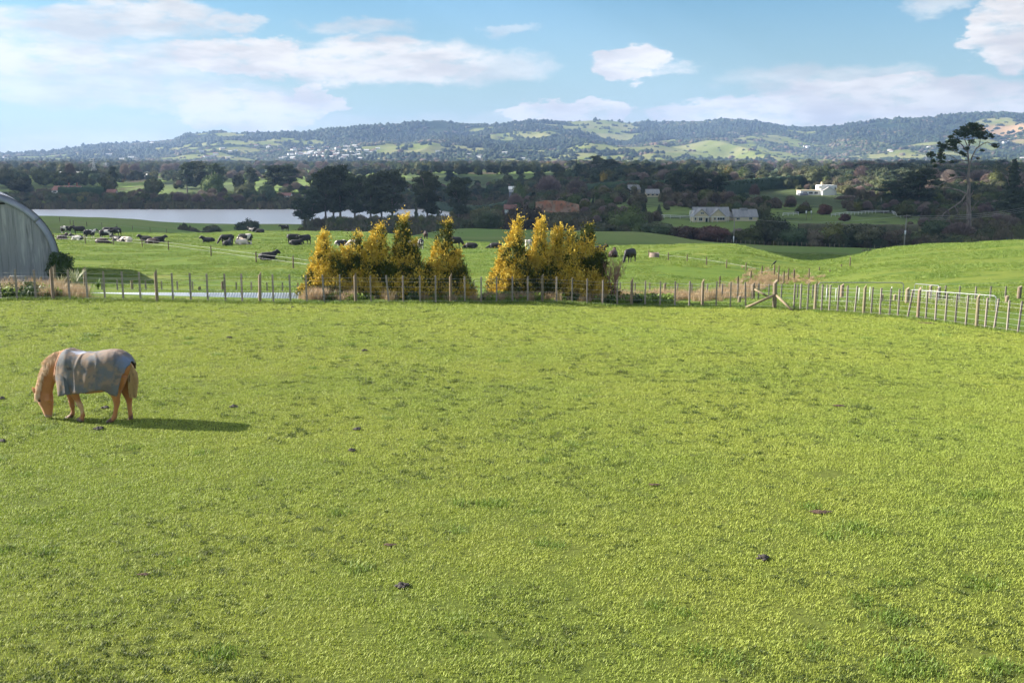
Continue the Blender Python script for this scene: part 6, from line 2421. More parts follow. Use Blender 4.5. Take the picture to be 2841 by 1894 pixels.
def white_house():
    Y = 610.0
    p = at(2212, 541, Y)
    k = Y / FPX
    z = p.z
    t = thing('house', 'flat-roofed white two-storey house on the slope above the curved rails', 'house', p)

    def blk(nm, x0, x1, y0, y1, d0, d1, m):
        b = MB()
        b.box((((x0 + x1) / 2 - 2212) * k, (d0 + d1) / 2, (541 - (y0 + y1) / 2) * k), ((x1 - x0) * k, d1 - d0, (y1 - y0) * k))
        return link(nm, b.mesh(nm, [m]), t)
    blk('lower_wing', 2221, 2277, 529.5, 546, 0, 9, M_WHITE)
    blk('parapet', 2220, 2278, 528.3, 530, -.3, 9.3, M_CREAM)
    blk('tower_block', 2275, 2318, 514.5, 546, -1, 10, M_WHITE)
    blk('balcony', 2269, 2276, 516, 521, -.8, 6, M_WHITE)
    blk('garage', 2212, 2234, 535.5, 550, -6, -.2, M_GREYWALL)
    blk('chimney', 2281, 2285, 506, 516, 3, 4.4, M_CREAM)
    gable_block(t, (2276 - 2212) * k, (2309 - 2212) * k, -4, -1.01, (541 - 530) * k, (541 - 519.5) * k, 'y', M_WHITE, M_GREYROOF, name='porch_wall')
    for x0, x1, y0, y1 in ((2228, 2238, 533, 538), (2244, 2254, 533, 538), (2259, 2268, 533, 538), (2312, 2315, 519, 526)):
        d = -1 if x0 > 2275 else 0
        window(t, (x0 - 2212) * k, (x1 - 2212) * k, (541 - y1) * k, (541 - y0) * k, d, 2)


white_house()
house('grey-roofed white cottage among brown trees in the middle of the plain', 1793, 1829, 545, 600, 8, 19, M_CREAM, M_GREYROOF, windows=3)
house('white house with steep pale roof and chimneys, left of the grey-roofed cottage', 1744, 1777, 531, 640, 6, 17, M_CREAM, M_GREYROOF)
house('red tiled house with two tall chimneys behind a clipped hedge across the lake', 143, 216, 536, 990, 8, 19, M_WHITE, M_REDROOF, chim=(.55, .86), depth=16, windows=4)
house('small red-roofed cottage at the right end of the clipped hedge across the lake', 294, 320, 543, 985, 5, 17, M_WHITE, M_REDROOF, depth=8, windows=2)
house('long low white shed on the plain above the red tiled house', 157, 226, 486, 1450, 7, 9, M_WHITE, M_GREYROOF, windows=6)
house('low white-roofed shed near the pylons beyond the lake', 268, 300, 486, 1420, 3, 6, M_BRICK, M_WHITE, windows=3)
house('small white house on the green field left of the far shore pines', 387, 410, 491, 1350, 5, 8, M_WHITE, M_WHITE, windows=3)
house('red-roofed house half hidden on the shore left of the near pine clump', 768, 806, 548, 960, 5, 12, M_WHITE, M_REDROOF, windows=4)
house('low pale-roofed barn beyond the long hedge of the middle distance', 1412, 1444, 529, 760, 4, 11, M_WHITE, M_WHITE)
house('white-walled house with dull red roof left of the clay bank', 1400, 1432, 584, 450, 5, 15, M_WHITE, M_REDROOF, windows=2)
house('white house with dark roof between dark trees right of the clay bank', 1670, 1702, 594, 440, 6, 13, M_WHITE, M_GREYROOF, windows=2)
house('small white house peeping from the bushes above the clay bank trees', 1620, 1655, 592, 440, 4, 9, M_WHITE, M_GREYROOF)
house('white shed roof near the bare trees right of the tall evergreen', 2304, 2322, 506, 900, 3, 7, M_WHITE, M_WHITE)
house('pale domed shed beside the right-hand pylon', 2078, 2096, 492, 1350, 4, 9, M_WHITE, M_WHITE)
house('white cottage showing at the right edge below the dark conifer', 2818, 2836, 579, 420, 5, 9, M_WHITE, M_WHITE, windows=1)


def far_houses():
    def unit_house(mr, mw):
        b = MB()
        b.quad([(-.5, -.35, -.3), (.5, -.35, -.3), (.5, -.35, .28), (-.5, -.35, .28)], 0)
        b.quad([(.5, .35, -.3), (-.5, .35, -.3), (-.5, .35, .28), (.5, .35, .28)], 0)
        b.quad([(-.5, .35, -.3), (-.5, -.35, -.3), (-.5, -.35, .28), (-.5, 0, .5), (-.5, .35, .28)], 0)
        b.quad([(.5, -.35, -.3), (.5, .35, -.3), (.5, .35, .28), (.5, 0, .5), (.5, -.35, .28)], 0)
        b.quad([(-.55, -.42, .26), (.55, -.42, .26), (.55, 0, .52), (-.55, 0, .52)], 1)
        b.quad([(-.55, .42, .26), (-.55, 0, .52), (.55, 0, .52), (.55, .42, .26)], 1)
        return b.mesh('hillside_house', [mw, mr])
    paleroof = material('pale_roof', [(.60, .58, .56)], rough=.6)
    hs = [unit_house(paleroof, M_WHITE), unit_house(M_GREYROOF, M_WHITE), unit_house(M_REDROOF, M_WHITE), unit_house(paleroof, M_CREAM)]
    rg = random.Random(4)
    spots = []
    for i in range(92):
        x = rg.triangular(770, 1060, 900); y = rg.uniform(412, 447) - (x > 850) * rg.uniform(0, 6)
        spots.append((x, y, 'a'))
    for x, y in ((712, 408), (748, 406), (745, 412), (655, 420), (640, 425), (618, 418), (600, 432), (633, 443), (560, 424), (575, 440), (590, 440), (423, 402), (300, 421), (310, 424), (292, 432), (305, 434),
                 (12, 443), (28, 444), (340, 447), (365, 443)):
        spots.append((x, y, 'b'))
    for x, y in ((1780, 394), (1776, 396), (1400, 430), (1450, 445), (1330, 440), (1300, 436), (1215, 425), (2233, 410), (2240, 412), (2466, 421), (2471, 423), (2575, 413), (2795, 396), (2785, 400), (2800, 430), (2835, 445),
                 (2690, 470), (1977, 378)):
        spots.append((x, y, 'c'))
    lab = {'a': ('house of the settlement on the hillside above the near pine clump', 'houses of the hillside settlement'),
           'b': ('small house on the wooded slope at the left end of the hills', 'houses scattered on the left hills'),
           'c': ('lone house on the lower slopes in the middle and right of the hills', 'houses scattered on the right hills')}
    spots.sort()
    count = {}
    for x, y, kk in spots:
        p = hill_ray(x, y)
        s = rg.uniform(9, 15)
        hs_i = rg.randrange(4)
        o = link('hillside_house', hs[hs_i], None, p + Vector((0, -4, s * .36)), rg.uniform(-.7, .7), (s * 1.2, s, s * .75))
        roofn = {0: 'pale-roofed', 1: 'grey-roofed', 2: 'red-roofed', 3: 'cream, pale-roofed'}[hs_i]
        count[kk, hs_i] = n_ = count.get((kk, hs_i), 0) + 1
        nth = '%d%s' % (n_, 'th' if 10 < n_ % 100 < 14 else {1: 'st', 2: 'nd', 3: 'rd'}.get(n_ % 10, 'th'))
        where = {'a': 'in the hillside settlement', 'b': 'left end of the hills', 'c': 'lower slopes of the right hills'}[kk]
        tag(o, '%s %s house from the left, %s' % (nth, roofn.replace('cream, ', 'cream '), where), 'house', lab[kk][1])


far_houses()


# ------------------------------------------------------------------ pylons, poles and lines
def pylon(label, sx, top, Y, w=9):
    p = on(sx, Y)
    h = at(sx, top, Y).z - p.z
    t = thing('pylon', label, 'pylon', p, 'lattice pylons on the plain')
    m = bpy.data.materials.get('pylon_steel') or material('pylon_steel', [(.42, .44, .48)], rough=.6)
    parts = []
    zs = [0, .3, .55, .75, 1.0]; ws = [w / 2, w * .30, w * .17, w * .10, w * .05]
    r = .22
    for i in range(4):
        for sxn, syn in ((-1, -1), (1, -1), (1, 1), (-1, 1)):
            add_cyl(parts, (sxn * ws[i], syn * ws[i], zs[i] * h), (sxn * ws[i + 1], syn * ws[i + 1], zs[i + 1] * h), r, r * .8, 4)
        for sgn in (-1, 1):
            add_cyl(parts, (-ws[i], sgn * ws[i], zs[i] * h), (ws[i + 1], sgn * ws[i + 1], zs[i + 1] * h), r * .6, r * .6, 3)
            add_cyl(parts, (ws[i], sgn * ws[i], zs[i] * h), (-ws[i + 1], sgn * ws[i + 1], zs[i + 1] * h), r * .6, r * .6, 3)
    link('lattice_mast', mesh_mixed('lattice_mast', *merge(parts), [m]), t)
    for z, l in ((.72, 5.5), (.84, 6.5), (.95, 5.0)):
        b = MB(); b.tube([(-l, 0, z * h), (0, 0, z * h + .8), (l, 0, z * h)], [.12, .3, .12], 4)
        link('cross_arm', b.mesh('cross_arm', [m]), t)


pylon('pylon on the plain above the red tiled house, the nearer one', 262, 440, 1500)
pylon('pylon right of the nearer one above the red tiled house', 296, 452, 1650)
pylon('pylon in the right middle of the plain beside the pale domed shed', 2107, 455, 1400)
pylon('pylon seen left of the crown of the lone pine', 2568, 428, 1900)
pylon('faint pylon in the middle of the plain at the foot of the yellow hillside', 1469, 440, 2200)

M_POLE = material('pole_timber', [(.22, .20, .18), (.30, .28, .25)], 2, stretch=(1, 1, .3))


def pole(label, sxt, syt, sxb, syb, Y, r, marker=None, arm=True, dead=False):
    b = at(sxb, syb, Y); g = H(b.x, Y)
    base = Vector((b.x, Y, min(b.z, g) if abs(b.z - g) < 4 else g))
    top = at(sxt, syt, Y)
    t = thing('power_pole', label, 'power pole', base)
    q = MB(); q.tube([(0, 0, -.3), top - base], [r, r * .7], 8); link('pole', q.mesh('pole', [M_POLE]), t)
    if arm:
        q = MB(); q.box(top - base + Vector((0, -.1, -.35)), (2.1, .12, .14)); link('cross_arm', q.mesh('cross_arm', [M_POLE]), t)
    if marker:
        z0, z1, rr = marker
        d = (top - base)
        q = MB(); q.tube([d * z0, d * z1], rr, 8); link('transformer' if rr > .25 else 'cable_guard', q.mesh('guard', [M_WHITE]), t)
    return top


tA = pole('leaning timber power pole with white cable guard, left of the lone pine', 2516, 595, 2506, 706, 262, .17, (.50, .60, .22))
tB = pole('timber power pole in front of the cream house', 2038, 601, 2035, 672, 285, .16, (.08, .3, .16))
tC = at(2900, 565, 250)
tD = pole('white-topped post in front of the yellow-green rounded tree, left one', 2237, 585, 2237, 602, 400, .12, (.7, 1.0, .28), False)
tE = pole('white-topped post in front of the yellow-green rounded tree, right one', 2251, 585, 2251, 602, 400, .12, (.7, 1.0, .28), False)
pole('pole with white box on the green strip above the curved rails', 2445, 548, 2445, 588, 450, .15, (.35, .55, .35), False)
pole('power pole with cross-arm among trees right of the clay bank', 1679, 570, 1679, 600, 430, .17)


def line(label, a, b, sag, r=.022):
    n = 14
    q = MB()
    P = [a.lerp(b, i / n) - Vector((0, 0, sag * 4 * (i / n) * (1 - i / n))) for i in range(n + 1)]
    base = P[0]
    q.tube([p - base for p in P], r, 4)
    o = link('power_line', q.mesh('power_line', [M_WIRE]), None, base)
    tag(o, label, 'power line')


for i, dz in enumerate((0, -.45, -.9)):
    line(['top wire of the power line running from the leaning pole to the right edge', 'middle wire of the power line from the leaning pole to the right edge',
          'lowest wire of the power line from the leaning pole to the right edge'][i], tA + Vector((.3 * i, 0, dz - .2)), tC + Vector((0, 0, dz)), 1.2)
line('single wire hanging between the leaning pole and the pole by the cream house', tA + Vector((-.4, 0, -.25)), tB + Vector((.5, 0, -.25)), 1.6, .02)

# white rails
def rail_fence(label, pts, y0=340, h=1.3, posts=None, mat=None, rr=.09):
    G_ = [ground_at(a, b, y0) for a, b in pts]
    t = thing('rail_fence', label, 'fence', G_[0])
    m = mat or M_WHITE
    P = []
    for a, b in zip(G_[:-1], G_[1:]):
        n = max(1, int((b - a).length / 3.0))
        for i in range(n): P.append(a.lerp(b, i / n))
    P.append(G_[-1])
    for p in P: p.z = H(p.x, p.y)
    for p in P:
        q = MB(); q.box(p - t.location + Vector((0, 0, h / 2)), (.14, .14, h)); link('post', q.mesh('post', [m]), t)
    for z in (.55, .98):
        q = MB(); q.tube([p - t.location + Vector((0, -.09, h * z)) for p in P], rr, 4); link('rail', q.mesh('rail', [m]), t)


rail_fence('curved white rail fence below the white house', [(2306, 602), (2361, 596), (2429, 592), (2475, 594), (2499, 604)])
rail_fence('short white rail fence right of the cream house', [(2172, 600), (2215, 597)])
rail_fence('post and rail fence running up to the left end of the cream house', [(1808, 604), (1860, 606), (1914, 608)])


# ------------------------------------------------------------------ clay bank
def clay_bank():
    Y = 452.0
    cols = np.linspace(1486, 1608, 34)
    V = []
    rows = 9
    for r in range(rows):
        t = r / (rows - 1)
        for c in cols:
            u = (c - 1486) / (1608 - 1486)
            top = 556 + 9 * (2 * u - .8)**2 * .9 + 3 * vnoise(c / 9.0, 0, 3)
            sy = 590 + (top - 590) * t
            p = at(c, sy, Y)
            V.append((p.x, Y + 3.5 * t + 1.3 * float(vnoise(c / 7.0, t * 3, 5)), p.z))
    m = material('orange_clay', [(.30, .135, .075), (.26, .18, .12), (.12, .085, .055)], .35, coord='World', stretch=(1, 1, .35), rough=.95, lo=.4, hi=.6)
    n = len(cols)
    F = [(r * n + i, r * n + i + 1, (r + 1) * n + i + 1, (r + 1) * n + i) for r in range(rows - 1) for i in range(n - 1)]
    base = on(1545, Y)
    o = link('clay_bank', mesh_np('clay_bank', np.array(V) - np.array(base), F, [m]), None, base)
    tag(o, 'cut bank of bare orange clay above the dark trees in the middle distance', 'clay bank')
    # grassed ground behind the cut
    top = np.array(V[-n:])
    back = []
    for j, d in enumerate((0, 8, 22, 45)):
        for v in top:
            z = v[2] - (0, .2, 2.5, 9)[j]
            back.append((v[0] * (1 + .0 * j), v[1] + d, z))
    F = [(r * n + i, r * n + i + 1, (r + 1) * n + i + 1, (r + 1) * n + i) for r in range(3) for i in range(n - 1)]
    o = link('clay_bank_top', mesh_np('bank_top', back, F, [M_HILLOLIVE], True), None)
    o['kind'] = 'structure'


clay_bank()


# ------------------------------------------------------------------ trough, bird, flax, barn bush
def trough():
    g = ground_at(1815, 716)
    r = 14 * g.y / FPX
    b = MB()
    n = 24
    b.tube([(0, 0, -.2), (0, 0, .55)], [r, r * .97], n)
    t = thing('water_trough', 'round concrete water trough at the top of the middle pasture', 'trough', g)
    rings = [(r, -.2), (r * .98, .55), (r * .88, .56), (r * .86, .2)]
    V = []; F = []
    for rr, z in rings:
        for i in range(n):
            a = 2 * math.pi * i / n
            V.append((math.cos(a) * rr, math.sin(a) * rr, z))
    for k in range(3):
        for i in range(n):
            F.append((k * n + i, k * n + (i + 1) % n, (k + 1) * n + (i + 1) % n, (k + 1) * n + i))
    link('wall', mesh_np('trough_wall', V, F, [material('old_concrete', [(.26, .20, .16), (.18, .14, .11)], 3, bump=.4)]), t)
    w = MB(); w.quad([(math.cos(2 * math.pi * i / n) * r * .87, math.sin(2 * math.pi * i / n) * r * .87, .42) for i in range(n)])
    link('water', w.mesh('water', [M_GLASS]), t)


trough()


def bird():
    g = ground_at(2147.5, 764)
    p = g + Vector((0, 0, .9))
    b = MB()
    b.tube([(-.17, 0, .02), (-.10, 0, .08), (0, 0, .14), (.07, 0, .20), (.10, 0, .245), (.135, 0, .255), (.17, 0, .25)], [.012, .04, .058, .048, .034, .026, .006], 10)
    b.tube([(-.08, 0, .10), (-.20, 0, -.02), (-.27, 0, -.08)], [.03, .022, .014], 6)
    b.tube([(0, .02, .1), (.0, .02, 0)], .006, 4); b.tube([(0, -.02, .1), (.0, -.02, 0)], .006, 4)
    o = link('bird', remeshed('bird', b, .008, [material('dark_plumage', [(.02, .02, .022)])], 2), None, p, R(20), (1.3, 1.3, 1.3))
    tag(o, 'small dark bird perched on a post of the ditch fence', 'bird')


bird()


def flax(label, sx, Y, h, n, seed, cols):
    g = on(sx, Y)
    rg = random.Random(seed)
    m = bpy.data.materials.get(cols[0]) or material(cols[0], [cols[1], cols[2]], 14, rough=.5, stretch=(1, 1, .15), translucent=.15)
    t = thing('flax_plant', label, 'plant', g)
    for i in range(n):
        a = rg.random() * 6.28
        L = h * rg.uniform(.7, 1.15); bend = rg.uniform(.15, .75)
        d = Vector((math.cos(a), math.sin(a), 0)); s = Vector((-math.sin(a), math.cos(a), 0))
        V = []
        for k in range(6):
            f = k / 5
            c = d * (bend * L * f**1.6) + Vector((0, 0, L * (f - .35 * bend * f * f)))
            w = .038 * (1 - f**2.5) * (h / .8) + .003
            V += [c - s * w, c + Vector((0, 0, -w * .5)) , c + s * w]
        F = []
        for k in range(5):
            F += [(3 * k, 3 * k + 1, 3 * k + 4, 3 * k + 3), (3 * k + 1, 3 * k + 2, 3 * k + 5, 3 * k + 4)]
        link('leaf', mesh_np('leaf', V, F, [m]), t)


VAR = ('variegated_leaf', (.48, .46, .30), (.16, .22, .09))
flax('variegated flax with pale striped leaves behind the fence, right of the barn', 208, 50.5, 1.15, 26, 1, VAR)
flax('low flax at the left foot of the striped one', 168, 50.5, .7, 14, 2, VAR)
flax('pale flax by the fence right of the bare pink shrub', 1788, 50.5, .55, 20, 3, VAR)
flax('small pale flax left of the dry grass by the fence', 1725, 50.0, .5, 14, 4, VAR)
flax('green broad-leaved clump between the flax and the iron strip', 272, 50.5, .6, 18, 5, ('green_sword_leaf', (.10, .18, .04), (.16, .25, .06)))

bb = on(172, 66.5)
M_BUSH = material('glossy_green_leaves', [(.035, .065, .018), (.06, .10, .025)], 2.0, translucent=.15, rough=.5)
bm_ = blob_crown('barn_bush', [(0, 0, .9, .75, .7, .9), (-.2, 0, 1.5, .5, .5, .55), (.35, .1, 1.35, .45, .5, .5), (.4, 0, .5, .55, .5, .6), (-.45, -.1, .8, .45, .4, .7)], 2600, .13, M_BUSH, core=.78)
tag(link('shrub', bm_, None, bb - Vector((0, 0, .05)), 0, (1.0, 1.0, 1.06)), 'rounded dark green shrub growing against the right side of the barn', 'shrub')

# ------------------------------------------------------------------ scrub on the shaded slopes
def slope_scrub():
    n = 5200
    y = np.exp(RNG.uniform(math.log(322), math.log(900), n))
    sx = RNG.uniform(1260, 2950, n)
    x = (sx - 1420.5) / FPX * y * 1.0
    d1 = fbm(x / 45.0, y / 26.0, 4, 121)
    keep = d1 + .12 * (RNG.random(n) - .5) > .50
    for q0, q1, ya, yb in CLEAR:
        sxx = x / y * FPX + 1420.5
        keep &= ~((sxx > q0) & (sxx < q1) & (y > ya) & (y < yb))
    # open lawns, house plots and the mown strips
    for a, Yc, rx, ry in ((1990, 368, 26, 26), (2060, 372, 24, 22), (1900, 365, 16, 16), (1650, 500, 9, 20), (2270, 600, 26, 30), (2160, 590, 24, 40), (2330, 400, 34, 22), (2420, 410, 24, 26), (2430, 355, 22, 14),
                          (2080, 560, 24, 34), (1800, 600, 10, 16), (1545, 455, 13, 26), (2220, 395, 14, 20)):
        p = on(a, Yc)
        keep &= ~(((x - p.x) / rx)**2 + ((y - Yc) / ry)**2 < 1)
    x, y = x[keep], y[keep]
    z = HT(x, y) - .3
    k = len(x)
    kind = fbm(x / 30, y / 30, 2, 123)
    r = RNG.random(k)
    idx = (r * 3).astype(int)
    idx = np.where(kind > .52, 3 + (r * 2).astype(int), idx)
    idx = np.where(r < .16, 5, idx)
    idx = np.where(r > .86, 6, idx)
    sc = RNG.uniform(2.6, 6.2, k) * (1 + .35 * (y > 480))
    src = [CROWN['round', 0], CROWN['round', 1], CROWN['bush', 0], CROWN['brown', 0], CROWN['brown', 2], CROWN['bare', 1], CROWN['olive', 1]]
    scatter('slope_scrub', np.stack([x, y, z], 1), RNG.random(k) * 6.28, sc, idx, src, 'mixed scrub and low trees on the shaded slopes behind the pasture', 'scrub')
    # a solid belt of bushes along the foot of the far field
    xs = []; ys = []
    for a, Ya, b, Yb_, m in ((1290, 322, 1800, 318, 90), (1800, 314, 2400, 308, 110), (2400, 302, 2841, 300, 90), (2500, 330, 2841, 330, 90), (2600, 255, 2841, 215, 60)):
        for i in range(m):
            t = random.random()
            q = on(a + (b - a) * t, Ya + (Yb_ - Ya) * t + random.uniform(-7, 7))
            xs.append(q.x); ys.append(q.y)
    x = np.array(xs); y = np.array(ys); k = len(x)
    r = RNG.random(k)
    scatter('belt_bushes', np.stack([x, y, HT(x, y) - .4], 1), RNG.random(k) * 6.28, RNG.uniform(3.0, 5.4, k), (r * 6).astype(int),
            [CROWN['round', 0], CROWN['round', 1], CROWN['round', 2], CROWN['brown', 0], CROWN['olive', 1], CROWN['brown', 1]], 'dark undergrowth filling the gaps between the trees at the end of the far field', 'undergrowth')


slope_scrub()


# ------------------------------------------------------------------ grass
def blade_patch(name, seed, n, size, h0, h1, w, mat, lean=.5, clump=0.0):
    rng = np.random.default_rng(seed)
    P = (rng.random((n, 2)) - .5) * size
    if clump:
        c = (rng.random((6, 2)) - .5) * size * .7
        P = c[rng.integers(0, 6, n)] + rng.normal(size=(n, 2)) * size * clump
    a = rng.random(n) * 6.283
    h = rng.uniform(h0, h1, n)
    l = rng.uniform(0, lean, n) * h
    d = np.stack([np.cos(a), np.sin(a)], 1)
    s = np.stack([-np.sin(a), np.cos(a)], 1)
    z0 = np.full(n, -.01)
    b0 = np.column_stack([P - s * w / 2, z0]); b1 = np.column_stack([P + s * w / 2, z0])
    mid = P + d * l[:, None] * .35
    m0 = np.column_stack([mid - s * w * .42, h * .6]); m1 = np.column_stack([mid + s * w * .42, h * .6])
    tip = P + d * l[:, None]
    t0 = np.column_stack([tip - s * w * .08, h]); t1 = np.column_stack([tip + s * w * .08, h])
    V = np.stack([b0, b1, m0, m1, t0, t1], 1).reshape(-1, 3)
    i = np.arange(n)[:, None] * 6
    F = np.concatenate([i + np.array([0, 1, 3, 2]), i + np.array([2, 3, 5, 4])])
    return mesh_np(name, V, F, [mat], False)


def grass_material(name, a, b, c, d, trans=.3):
    m = bpy.data.materials.new(name)
    m.use_nodes = True
    k = NT(m.node_tree)
    out = k.node('ShaderNodeOutputMaterial')
    bs = k.node('ShaderNodeBsdfPrincipled')
    bs.inputs['Roughness'].default_value = .6
    bs.inputs['Specular IOR Level'].default_value = .42
    pos = k.node('ShaderNodeNewGeometry').outputs['Position']
    pos = k.scale(pos, (1, 1, 0))
    rnd = k.node('ShaderNodeObjectInfo').outputs['Random']
    isl = k.node('ShaderNodeNewGeometry').outputs['Random Per Island']
    col = k.mix(k.ramp(k.noise(pos, .16, 4), .38, .62), a, b)
    col = k.mix(k.ramp(k.noise(pos, 1.3, 4, .65), .54, .68, 0, .9), col, c)
    col = k.mix(k.ramp(isl, .95, .97, 0, .7), col, d)
    hs = k.node('ShaderNodeHueSaturation')
    k.put(hs.inputs['Color'], col)
    v = k.math('ADD', k.ramp(isl, 0, 1, .90, 1.09, False), k.ramp(rnd, 0, 1, -.05, .05, False))
    k.l.new(v, hs.inputs['Value'])
    col = hs.outputs[0]
    k.l.new(col, bs.inputs['Base Color'])
    tr = k.node('ShaderNodeBsdfTranslucent'); k.l.new(col, tr.inputs[0])
    mx = k.node('ShaderNodeMixShader'); mx.inputs[0].default_value = trans
    k.l.new(bs.outputs[0], mx.inputs[1]); k.l.new(tr.outputs[0], mx.inputs[2]); k.l.new(mx.outputs[0], out.inputs[0])
    return m


M_BLADE = grass_material('paddock_blades', (.375, .43, .072), (.33, .405, .067), (.27, .345, .058), (.46, .48, .19))
M_DEEP = grass_material('lush_blades', (.17, .26, .04), (.21, .29, .045), (.13, .21, .035), (.34, .38, .14))
M_FIELD = grass_material('pasture_blades', (.19, .27, .040), (.225, .285, .046), (.12, .195, .032), (.36, .40, .18))
M_ROSETTE = grass_material('rosette_leaves', (.085, .125, .022), (.11, .155, .028), (.075, .085, .02), (.20, .20, .08))
M_DRY = grass_material('dry_stalks', (.46, .33, .20), (.40, .29, .16), (.30, .24, .12), (.56, .45, .31), .2)


def grass():
    # short grazed turf of the paddock
    pts = []
    Yr = 7.4
    while Yr < 47.5:
        step = .25 if Yr < 22 else .25 * (Yr / 22)**.8
        w = Yr * .58 + 3.0
        xs = np.arange(-w, w, step)
        x = xs + RNG.uniform(-.5, .5, len(xs)) * step
        y = Yr + RNG.uniform(-.5, .5, len(xs)) * step
        pts.append(np.column_stack([x, y]))
        Yr += step
    P = np.concatenate(pts)
    P = P[beyond(P[:, 0], P[:, 1]) < .25]
    bare = fbm(P[:, 0] * 2.9, P[:, 1] * 6.5, 2, 131)
    P = P[bare < .775]
    k = len(P)
    z = HT(P[:, 0], P[:, 1])
    lush = fbm(P[:, 0] * 1.5, P[:, 1] * 2.6, 4, 135) + .3 * (fbm(P[:, 0] / 5, P[:, 1] / 5, 2, 137) - .5)
    r = RNG.random(k)
    idx = (r * 4).astype(int)
    idx = np.where(lush + .14 * r - .10 * np.clip((P[:, 1] - 13) / 10, 0, 1) > .83, 4 + (r * 2).astype(int), idx)
    sc = RNG.uniform(.85, 1.2, k) * (1 + .5 * np.clip((P[:, 1] - 24) / 20, 0, 1))
    src = [blade_patch('turf', s, 190, .36, .012, .034, .0075, M_BLADE, 1.6, .0 if s % 2 else .30) for s in range(4)]
    src += [blade_patch('lush', s + 9, 130, .36, .02, .065, .011, M_DEEP, 1.3, .20) for s in range(2)]
    scatter('paddock_grass', np.column_stack([P, z]), RNG.random(k) * 6.28, sc, idx, src, 'short grazed grass covering the paddock', 'grass')
    # small dark rosettes and tufts scattered through the turf
    n = 9000
    y = 9.5 + 34 * RNG.random(n)**1.9
    x = RNG.uniform(-.56, .56, n) * y
    dn = fbm(x / 2.2, y / 2.2, 3, 151)
    keep = (beyond(x, y) < -.2) & (dn + .25 * (RNG.random(n) - .5) > .50)
    x, y = x[keep], y[keep]
    m_ = len(x)
    small = [blade_patch('rosette', 60 + s, 34, .13, .012, .038, .009, M_ROSETTE, 1.6, .22) for s in range(3)]
    scatter('paddock_weeds', np.column_stack([x, y, HT(x, y)]), RNG.random(m_) * 6.28, RNG.uniform(.5, 1.5, m_) * np.clip(y / 18, .8, 1.3), (RNG.random(m_) * 3).astype(int), small,
            'small dark weeds and rosettes dotted through the grazed paddock', 'weeds')
    # pasture tussocks
    n = 64000
    y = 46 + (215 - 46) * RNG.random(n)**1.45
    x = RNG.uniform(-.62, .62, n) * y
    t = fbm(x / 5.0, y / 3.2, 4, 141)
    keep = (beyond(x, y) > 1.0) & (t + .12 * (RNG.random(n) - .5) > .44)
    x, y, t = x[keep], y[keep], t[keep]
    k = len(x)
    r = RNG.random(k)
    idx = (r * 3).astype(int)
    idx = np.where((t > .585), 3, idx)
    scatter('pasture_tussocks', np.column_stack([x, y, HT(x, y)]), RNG.random(k) * 6.28, RNG.uniform(.7, 1.6, k) * np.where(idx == 3, 1.0, .85) * np.clip(y / 115, .68, 1.2), idx,
            [blade_patch('tuft', 20 + s, 90, .9, .03, .09, .03, M_FIELD, 1.0, .2) for s in range(3)] + [blade_patch('tuft_dark', 30, 90, .9, .06, .15, .03, M_DEEP, .8, .18)],
            'tussocky green grass of the rolling pasture', 'grass')
    # long grass left standing along the fences
    xs = []; ys = []; ii = []
    for i in range(5200):
        sx = random.uniform(-60, 2900)
        d = random.gauss(.35, .35)
        dens = .55 + .45 * math.sin(sx / 37.0) * math.sin(sx / 11.0)
        if 240 < sx < 850 and random.random() < .5: d -= .2
        wild = 1.0 if (840 < sx < 1320 or 1340 < sx < 1860) else .45
        if random.random() > dens * wild + .15: continue
        p = on(sx, fence_Y(sx) + d)
        xs.append(p.x); ys.append(p.y); ii.append(random.choice((0, 1)))
    for i in range(2600):              # strip between the fences
        sx = random.choice((random.uniform(-60, 240), random.uniform(840, 1320), random.uniform(1340, 1760), random.uniform(850, 900)))
        p = on(sx, fence_Y(sx) + random.uniform(.4, 6))
        dry = random.random() < (.3 if (870 < sx < 980 or 1370 < sx < 1500) else .15)
        xs.append(p.x); ys.append(p.y); ii.append(random.choice((2, 3)) if dry else random.choice((0, 1)))
    for a, b in zip(DRY_LINE[:-1], DRY_LINE[1:]):
        for i in range(110):
            t = random.random()
            xs.append(a[0] + (b[0] - a[0]) * t + random.gauss(0, .8)); ys.append(a[1] + (b[1] - a[1]) * t + random.gauss(0, 1.0)); ii.append(random.choice((2, 3, 2, 0)))
    for a, b in zip(DRY_LINE2[:-1], DRY_LINE2[1:]):
        for i in range(110):
            t = random.random()
            xs.append(a[0] + (b[0] - a[0]) * t + random.gauss(0, 1.6)); ys.append(a[1] + (b[1] - a[1]) * t + random.gauss(0, 3.0)); ii.append(random.choice((0, 1, 1, 1, 3)))
    x = np.array(xs); y = np.array(ys); k = len(x)
    src = [blade_patch('long_grass', 40, 90, .5, .05, .14, .012, M_DEEP, .8, .16), blade_patch('long_grass', 41, 90, .5, .04, .12, .012, M_FIELD, .9, .16),
           blade_patch('dry_grass', 42, 100, .5, .18, .55, .012, M_DRY, .7, .13), blade_patch('dry_grass', 43, 90, .5, .12, .40, .012, M_DRY, .9, .15)]
    sc = RNG.uniform(.7, 1.3, k) * np.where((y > 60), .75, 1)
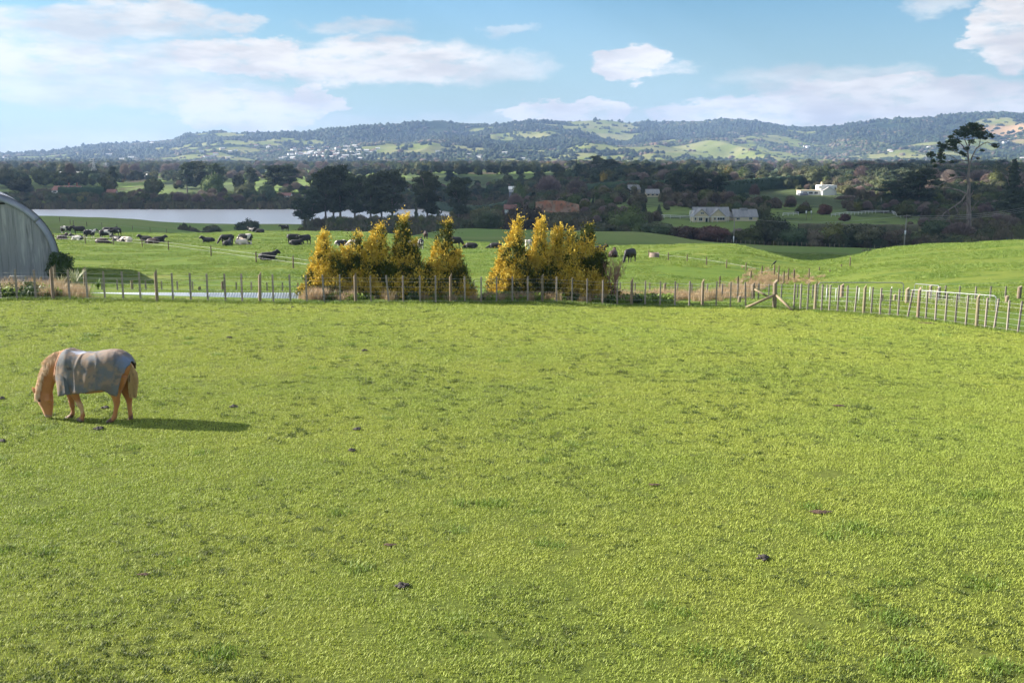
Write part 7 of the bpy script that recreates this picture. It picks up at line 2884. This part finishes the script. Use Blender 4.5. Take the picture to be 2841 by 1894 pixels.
    scatter('verge_grass', np.column_stack([x, y, HT(x, y)]), RNG.random(k) * 6.28, sc, np.array(ii), src, 'long green and dry grass growing along the fences and the ditch', 'grass')
    # broad-leaved weeds between the fences and round the conifers
    xs = []; ys = []
    for i in range(420):
        sx = random.choice((random.uniform(860, 1310), random.uniform(1340, 1700), random.uniform(-40, 150), random.uniform(1680, 1860)))
        p = on(sx, fence_Y(sx) + random.uniform(.3, 4.5))
        xs.append(p.x); ys.append(p.y)
    x = np.array(xs); y = np.array(ys); k = len(x)
    V, F = cards(rand_unit(160) * np.array([.22, .22, .18]) * RNG.random((160, 1))**.4 + np.array([0, 0, .12]), .07)
    w1 = mesh_mixed('weed', V, F, [M_BUSH]); w2 = w1.copy(); w2.materials.clear(); w2.materials.append(M_DEEP)
    scatter('verge_weeds', np.column_stack([x, y, HT(x, y)]), RNG.random(k) * 6.28, RNG.uniform(.7, 1.7, k), (RNG.random(k) * 2).astype(int), [w1, w2],
            'leafy weeds growing between the fences and at the feet of the conifers', 'weeds')
    # worn earth scars in the turf
    m = material('bare_earth', [(.10, .06, .04), (.06, .04, .025)], 9, bump=.6)
    for sx, sy, s, lab in ((2275, 1424, .20, 'bare reddish hoof scar in the turf at right, the largest one'), (2325, 1129, .20, 'thin dark scar in the turf in the far right of the paddock'),
                           (2570, 898, .45, 'patch of bare earth near the corner fence'), (1816, 1350, .12, 'faint reddish scar left of the largest one'),
                           (400, 1600, .10, 'small dark scar at the lower left of the paddock'), (1080, 1515, .12, 'dark scar in the middle foreground')):
        g = ground_at(sx, sy)
        V = []; n = 26
        rg = random.Random(int(sx))
        V.append((0, 0, .02))
        for i in range(n):
            a = 6.283 * i / n
            r = s * (.45 + .55 * rg.random())
            V.append((math.cos(a) * r, math.sin(a) * r * .55, .004))
        F = [(0, i + 1, (i + 1) % n + 1) for i in range(n)]
        me = bpy.data.meshes.new('scar'); me.from_pydata([tuple(v) for v in V], [], F); me.materials.append(m)
        o = link('earth_scar', me, None, g + Vector((0, 0, .022)))
        tag(o, lab, 'bare earth')


grass()
